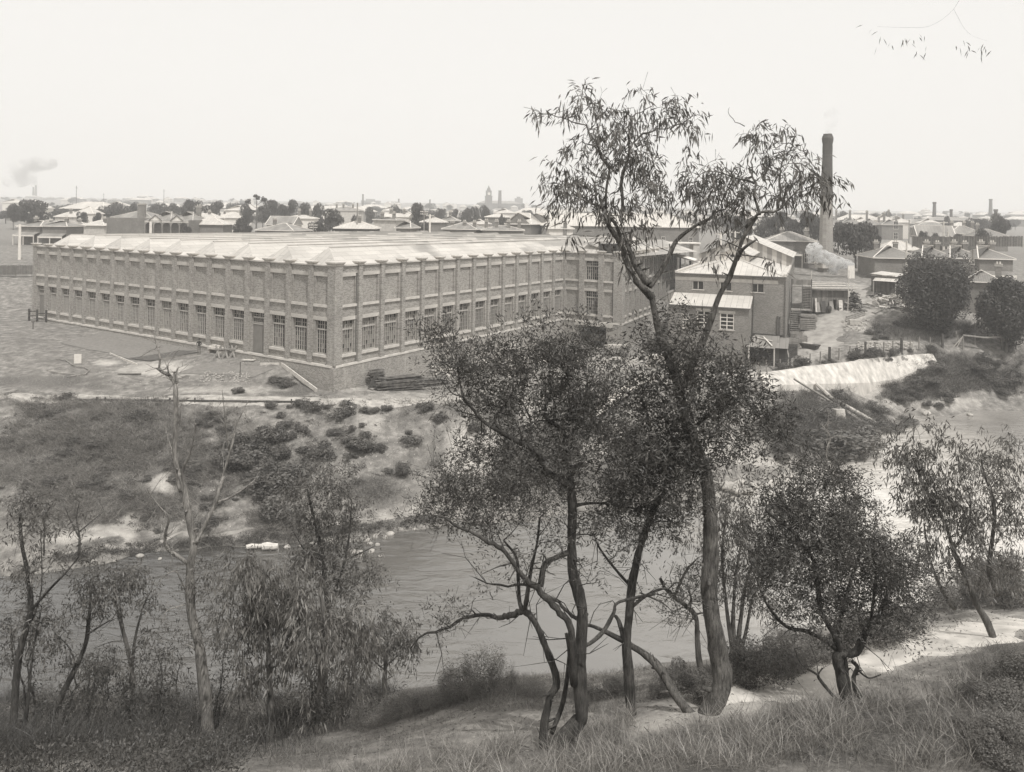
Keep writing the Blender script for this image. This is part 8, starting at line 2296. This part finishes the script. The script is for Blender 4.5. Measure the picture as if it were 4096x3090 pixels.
for i in range(3): lay('beam', lie(3385, 1290 - i * 5, .15 + .12 * i), lie(3458, 1264 - i * 4, .15 + .1 * i), .2, .2, 'wood', 'one of the long beams lying beside the track', 'beam', 'long beams beside the track')
v = on_ground(3418, 1300); mb = MB(); mb.box(-.7, .7, -.35, .35, 0, .7); tag(mb.build('crate', M['weatherboard'], None, v, R(-10)), 'small pale box below the long beams', 'crate')
# small iron shed with awning
sv = on_ground(3484, 1165)
o = thing('iron_shed', 'small long shed with a low front awning beside the track', 'shed', sv, R(-38))
mb = MB(); mb.box(-.0, 3.4, 0, 7.5, -.4, 2.4); mb.build('wall', M['boards'], o)
mb = MB(); mb.quad((-.15, -.2, 2.75), (3.6, -.2, 2.45), (3.6, 7.7, 2.45), (-.15, 7.7, 2.75)); mb.box(-.0, 3.4, .02, .06, 2.4, 2.6); mb.build('roof', M['iron'], o)
mb = MB(); mb.quad((.6, -1.7, 1.75), (3.9, -1.7, 1.75), (3.9, -.02, 2.15), (.6, -.02, 2.15)); [mb.box(x - .05, x + .05, -1.65, -1.55, -.4, 1.75) for x in (.7, 3.8)]; mb.build('awning', M['iron'], o)
for y in (1.5, 5.0): mb = MB(); mb.box(-.03, -.005, y, y + .8, 0, 1.9); mb.build('door', M['wood_dark'], o)
for i, x in enumerate((3398, 3412)): v = on_ground(x, 1115); mb = MB(); mb.bar((0, 0, 0), (.1, .3, 2.3), .55, .05); tag(mb.build('loose_sheet', M['white'], None, v), 'tall white panel leaning under the huge dense tree', 'panel', 'white panels under the huge dense tree')
# beams and pipes between the mill and workshop
g_ = [P(2712, 1022, 138), P(2815, 1052, 128)]
o = thing('covered_gangway', 'raised gangway with white rail joining the mill to the workshop', 'gangway', g_[0]); d_ = g_[1] - g_[0]
mb = MB(); mb.bar((0, 0, 0), d_, 1.6, .25); mb.build('deck', M['white'], o)
for s in (.1, .5, .9): mb = MB(); mb.box(-.12, .12, -.12, .12, -8, 0); mb.build('post', M['wood_dark'], o, d_ * s)
v = P(2745, 970, 150); g = gz(v.x, 150); o = thing('lookout_hut', 'small white flat-roofed hut on posts behind the mill wing', 'hut', (v.x, 150, g)); h = v.z - g
mb = MB(); mb.box(-3, 2.4, -2, 2, h - .25, h); mb.build('roof', M['white'], o)
mb = MB(); mb.box(1.0, 2.2, -1.8, 1.8, -1, h - .25); mb.build('wall', M['render'], o)
for x in (-2.8, -.6): mb = MB(); mb.box(-.1, .1, -.1, .1, -1, h - .25); mb.build('post', M['wood'], o, (x, -1.8, 0))
# ------------------------------------------------------------------ carts, bales, people
def wheel(parent, x, y, r_, n=12):
    mb = MB()
    for k in range(24):
        a, b = 2 * math.pi * k / 24, 2 * math.pi * (k + 1) / 24
        mb.bar((x + r_ * math.cos(a), y, r_ + r_ * math.sin(a)), (x + r_ * math.cos(b), y, r_ + r_ * math.sin(b)), .07, .07, 0)
    wh = mb.build('wheel', M['wood_dark'], parent)
    mb = MB()
    for k in range(n): a = 2 * math.pi * k / n; mb.bar((x, y, r_), (x + r_ * math.cos(a), y, r_ + r_ * math.sin(a)), .045)
    mb.build('spokes', M['wood'], wh)
    mb = MB(); mb.tube([(x, y - .12, r_), (x, y + .12, r_)], .12, 10); mb.build('hub', M['wood_dark'], wh)
def cart(name, lb, v, rz, L=3.0, W_=1.5, rf=.45, rr=.6):
    o = thing(name, lb, 'cart', v, rz)
    z = .95
    mb = MB(); mb.box(-L / 2, L / 2, -W_ / 2, W_ / 2, z, z + .08)
    for y in (-W_ / 2, W_ / 2 - .05): mb.box(-L / 2, L / 2, y, y + .05, z + .08, z + .3)
    mb.box(-L / 2 + .2, L / 2 - .2, -.1, .1, z - .18, z); mb.build('bed', M['wood'], o)
    for x, r_ in ((-L / 2 + .5, rf), (L / 2 - .6, rr)):
        for y in (-W_ / 2 - .1, W_ / 2 + .1): wheel(o, x, y, r_)
        mb = MB(); mb.tube([(x, -W_ / 2 - .1, r_), (x, W_ / 2 + .1, r_)], .05, 7); mb.build('axle', M['pipe'], o)
    mb = MB()
    for y in (-.35, .35): mb.tube([(-L / 2, y, z - .1), (-L / 2 - 1.9, y * 1.1, z - .35)], .04, 6)
    mb.build('shafts', M['wood'], o)
    return o
cv = on_ground(2462, 1424)
cart('timber_cart', 'four-wheeled cart loaded with pale planks outside the loading dock', cv, R(8))
stack('plank_load', 'pale planks loaded on the four-wheeled cart', 0, 0, 2.8, 1.2, .5, 'wood_pale', 51, R(8), .4, .06, 'planks', Vector((cv.x, cv.y, cv.z + 1.04)))
def dockp(x, y, z): 
    p = np.array(mill(0, 0)) + (-A) * x + B * (WX + y)
    return Vector((p[0], p[1], ZS + z))
da = math.atan2(-A[1], -A[0])
wv_ = dockp(5.4, 2.0, -4.05)
cart('bale_wagon', 'wagon loaded with wool bales in the shadow of the loading dock', wv_, da, 3.6, 1.6, .55, .65)
for i, (x, y, z, w) in enumerate(((-1.3, -.2, 1.3, .9), (-.45, 0, 1.3, .8), (.55, -.1, 1.06, .75), (1.35, .05, 1.06, .8), (-1.1, .45, 1.06, .8))):
    mb = MB(); mb.taper(-w / 2, w / 2, -.38, .38, 0, -w / 2 - .04, w / 2 + .04, -.42, .42, .35); mb.taper(-w / 2 - .04, w / 2 + .04, -.42, .42, .35, -w / 2 + .05, w / 2 - .05, -.34, .34, .78)
    p = wv_ + Matrix.Rotation(da, 3, 'Z') @ Vector((x, y, max(1.03, z) if i > 1 else 1.03))
    tag(mb.build('wool_bale', M['bale'], None, p, da), 'pale wool bale on the wagon in the loading dock', 'bale', 'wool bales on the wagon')

def person(name, lb, v, rz, h=1.72, lean=0.0, arms='down', top='cloth_dark', legs='cloth_mid', hat='cloth_dark', stride=.0):
    s = h / 1.72
    o = thing(name, lb, 'person', v, rz)
    V, E_, Rr = [], [], []
    def p(x, y, z, r_, par=None):
        V.append((x * s, y * s, z * s)); Rr.append(r_ * s)
        if par is not None: E_.append((par, len(V) - 1))
        return len(V) - 1
    L_ = lean
    pel = p(0, 0, .93, .145)
    wa = p(0, -L_ * .1, 1.08, .135, pel); ch = p(0, -L_ * .25, 1.28, .155, wa); uc = p(0, -L_ * .32, 1.40, .12, ch)
    nk = p(0, -L_ * .36, 1.49, .058, uc); j = p(0, -L_ * .38 - .01, 1.56, .075, nk); hd = p(0, -L_ * .40 - .005, 1.63, .093, j); tp_ = p(0, -L_ * .40, 1.70, .07, hd)
    ns = p(0, -L_ * .4 - .105, 1.60, .018, hd)
    for sx in (-1, 1):
        hp = p(sx * .10, 0, .86, .095, pel); kn = p(sx * .11, -.03 - sx * stride * .5, .48, .065, hp); an = p(sx * .115, .02 - sx * stride, .09, .045, kn); to = p(sx * .13, -.13 - sx * stride, .04, .042, an)
        sh = p(sx * .19, -L_ * .3, 1.38, .068, uc)
        if arms == 'down': el_, wr = (sx * .25, .02 - L_ * .25, 1.10), (sx * .26, -.07 - L_ * .25, .86)
        elif arms == 'fold': el_, wr = (sx * .26, -.02 - L_ * .25, 1.12), (sx * .07, -.24 - L_ * .25, 1.12)
        elif arms == 'hip': el_, wr = (sx * .36, .04, 1.14), (sx * .2, -.08, .98)
        else: el_, wr = (sx * .25, -.12, 1.12), (sx * .16, -.36, 1.18)
        e_ = p(*el_, .048, sh); w_ = p(*wr, .036, e_)
        d = Vector(wr) - Vector(el_); d.normalize()
        q_ = Vector(wr) + d * .07
        pm = p(*q_, .036, w_)
        nrm = d.cross(Vector((sx, .3, 0))).normalized(); sd = d.cross(nrm).normalized()
        for f_ in range(4):
            b0_ = q_ + sd * (f_ - 1.5) * .022 + d * .02; e0 = b0_ + d * (.065, .08, .075, .06)[f_] + nrm * .02
            k_ = p(*b0_, .011, pm); p(*e0, .008, k_)
        th = q_ - d * .03 + sd * .045; p(*th, .012, w_)
    me = bpy.data.meshes.new('body'); me.from_pydata(V, E_, []); me.update()
    b = bpy.data.objects.new('body', me); COL.objects.link(b)
    sk = b.modifiers.new('skin', 'SKIN'); 
    for i, q_ in enumerate(me.skin_vertices[0].data): q_.radius = (Rr[i], Rr[i] * (.75 if i in (0, 1, 2, 3) else 1)); q_.use_root = (i == 0)
    b.modifiers.new('sub', 'SUBSURF').render_levels = 1; b.modifiers['sub'].levels = 1
    dg = bpy.context.evaluated_depsgraph_get(); dg.update()
    nm = bpy.data.meshes.new_from_object(b.evaluated_get(dg))
    bpy.data.objects.remove(b)
    nm.materials.clear()
    for m_ in (top, legs, 'skin', 'cloth_dark'): nm.materials.append(M[m_])
    for f_ in nm.polygons:
        z, x = f_.center.z / s, abs(f_.center.x) / s
        hand = x > .05 and f_.area < .0006 * s and z < 1.3 and f_.center.y < .1
        f_.material_index = 2 if z > 1.50 else (3 if z < .09 else (1 if z < .95 and x < .21 else (2 if hand and x > .05 and z > .6 else 0)))
        f_.use_smooth = True
    link('body', nm, o)
    mb = MB()
    hz_, hy = 1.655 * s, -L_ * .40 * s
    mb.tube([(0, hy, hz_), (0, hy, hz_ + .015), (0, hy, hz_ + .02), (0, hy, hz_ + .09), (0, hy, hz_ + .12)], [.17 * s, .17 * s, .10 * s, .095 * s, .06 * s], 14)
    mb.build('hat', M[hat], o)
    return o
person('person', 'man in dark jacket, hat and grey trousers standing by the raked bed', on_ground(796, 1419), R(15), 1.74, .1, 'hold', legs='cloth_mid')
person('person', 'man in a pale hat facing the wagon at the loading dock', dockp(3.9, .35, -4.05), R(170), 1.72, 0, 'hip', hat='cloth_pale', legs='cloth_dark')
person('person', 'dark figure standing up on the wagon behind the bales', wv_ + Matrix.Rotation(da, 3, 'Z') @ Vector((.2, .45, 1.03)), R(200), 1.65, 0, 'fold', legs='cloth_dark', hat='cloth_dark')
person('person', 'man in grey facing the loaded cart', on_ground(2491, 1428), R(110), 1.74, .05, 'hold', top='cloth_mid', legs='cloth_mid')
person('person', 'man in dark clothes with folded arms right of the one in grey', on_ground(2511, 1428), R(60), 1.7, 0, 'fold', top='cloth_dark', legs='cloth_mid')

# ------------------------------------------------------------------ smoke, steam, air
def puff(name, lb, cen, parts, dens, g, scale, seed):
    """a cloud built of overlapping lobes joined into one closed skin, filled with uneven volume"""
    bm_v, bm_f = [], []
    mb = MB()
    for (x, y, z, rx, rz) in parts:
        n, m_ = 14, 9
        vs = []
        for i in range(m_ + 1):
            for j in range(n):
                t_, p_ = math.pi * i / m_, 2 * math.pi * j / n
                vs.append((x + rx * math.sin(t_) * math.cos(p_), y + rx * math.sin(t_) * math.sin(p_), z - rz * math.cos(t_)))
        fs = [(i * n + j, i * n + (j + 1) % n, (i + 1) * n + (j + 1) % n, (i + 1) * n + j) for i in range(m_) for j in range(n)]
        mb.add(vs, fs)
    me = mb.mesh(name, [])
    o = link(name, me, None, cen)
    rm = o.modifiers.new('join', 'REMESH'); rm.mode = 'VOXEL'; rm.voxel_size = min(p_[3] for p_ in parts) / 4
    m = bpy.data.materials.new(name); m.use_nodes = True; t = m.node_tree; t.nodes.clear()
    out = N(t, 'ShaderNodeOutputMaterial'); pv = N(t, 'ShaderNodeVolumePrincipled')
    pv.inputs['Color'].default_value = (g, g * .99, g * .97, 1)
    tc = N(t, 'ShaderNodeTexCoord'); no = N(t, 'ShaderNodeTexNoise', Scale=scale, Detail=4.0, Roughness=.6); t.links.new(tc.outputs['Object'], no.inputs['Vector'])
    mr = N(t, 'ShaderNodeMapRange'); t.links.new(no.outputs['Fac'], mr.inputs[0]); mr.inputs[1].default_value = .47; mr.inputs[2].default_value = .64; mr.inputs[3].default_value = 0; mr.inputs[4].default_value = dens
    t.links.new(mr.outputs[0], pv.inputs['Density']); t.links.new(pv.outputs[0], out.inputs['Volume'])
    me.materials.append(m)
    return tag(o, lb, 'smoke', kind='stuff')
c = P(3290, 1020, 138.0)
puff('steam', 'white burst of steam drifting right in front of the tall stack', c, [(-2.2, 0, -.6, .7, 1.2), (-1.5, 0, .9, 1.6, 1.4), (-.3, 0, -.2, 1.7, 1.3), (1.0, 0, -.7, 1.7, 1.2), (2.3, 0, -1.3, 1.9, 1.2), (4.0, 0, -1.6, 1.8, .9), (2.0, 0, -2.4, 1.2, 1.3)], 4.5, 1.0, 1.3, 1)
c = P(110, 690, 1500.0)
puff('smoke', 'dark smoke drifting from the pair of far stacks', c, [(10, 0, -20, 10, 10), (0, 0, -8, 18, 15), (-14, 0, -14, 20, 16), (-18, 0, 4, 24, 17), (6, 0, 14, 27, 19), (36, 0, 18, 22, 14), (-32, 0, -18, 16, 13)], .06, .28, .045, 2)
c = P(3318, 510, 146.0)
puff('smoke', 'faint smoke wisp above the top of the tall stack', c, [(0, 0, -.4, .9, 1.2), (.2, 0, 1.0, 1.3, 1.3), (.3, 0, 2.4, 1.6, 1.3)], .22, .7, .8, 3)

HAZE = True
if HAZE:
    mb = MB(); mb.box(-5200, 5200, -60, 6000, -32, 130)
    m = bpy.data.materials.new('haze_air'); m.use_nodes = True; t = m.node_tree; t.nodes.clear()
    out = N(t, 'ShaderNodeOutputMaterial'); pv = N(t, 'ShaderNodeVolumePrincipled')
    pv.inputs['Color'].default_value = (.985, .98, .97, 1); pv.inputs['Density'].default_value = .00065; pv.inputs['Anisotropy'].default_value = 0.0
    t.links.new(pv.outputs[0], out.inputs['Volume'])
    tag(mb.build('haze', m), 'thin summer haze over the town', 'haze', kind='stuff')
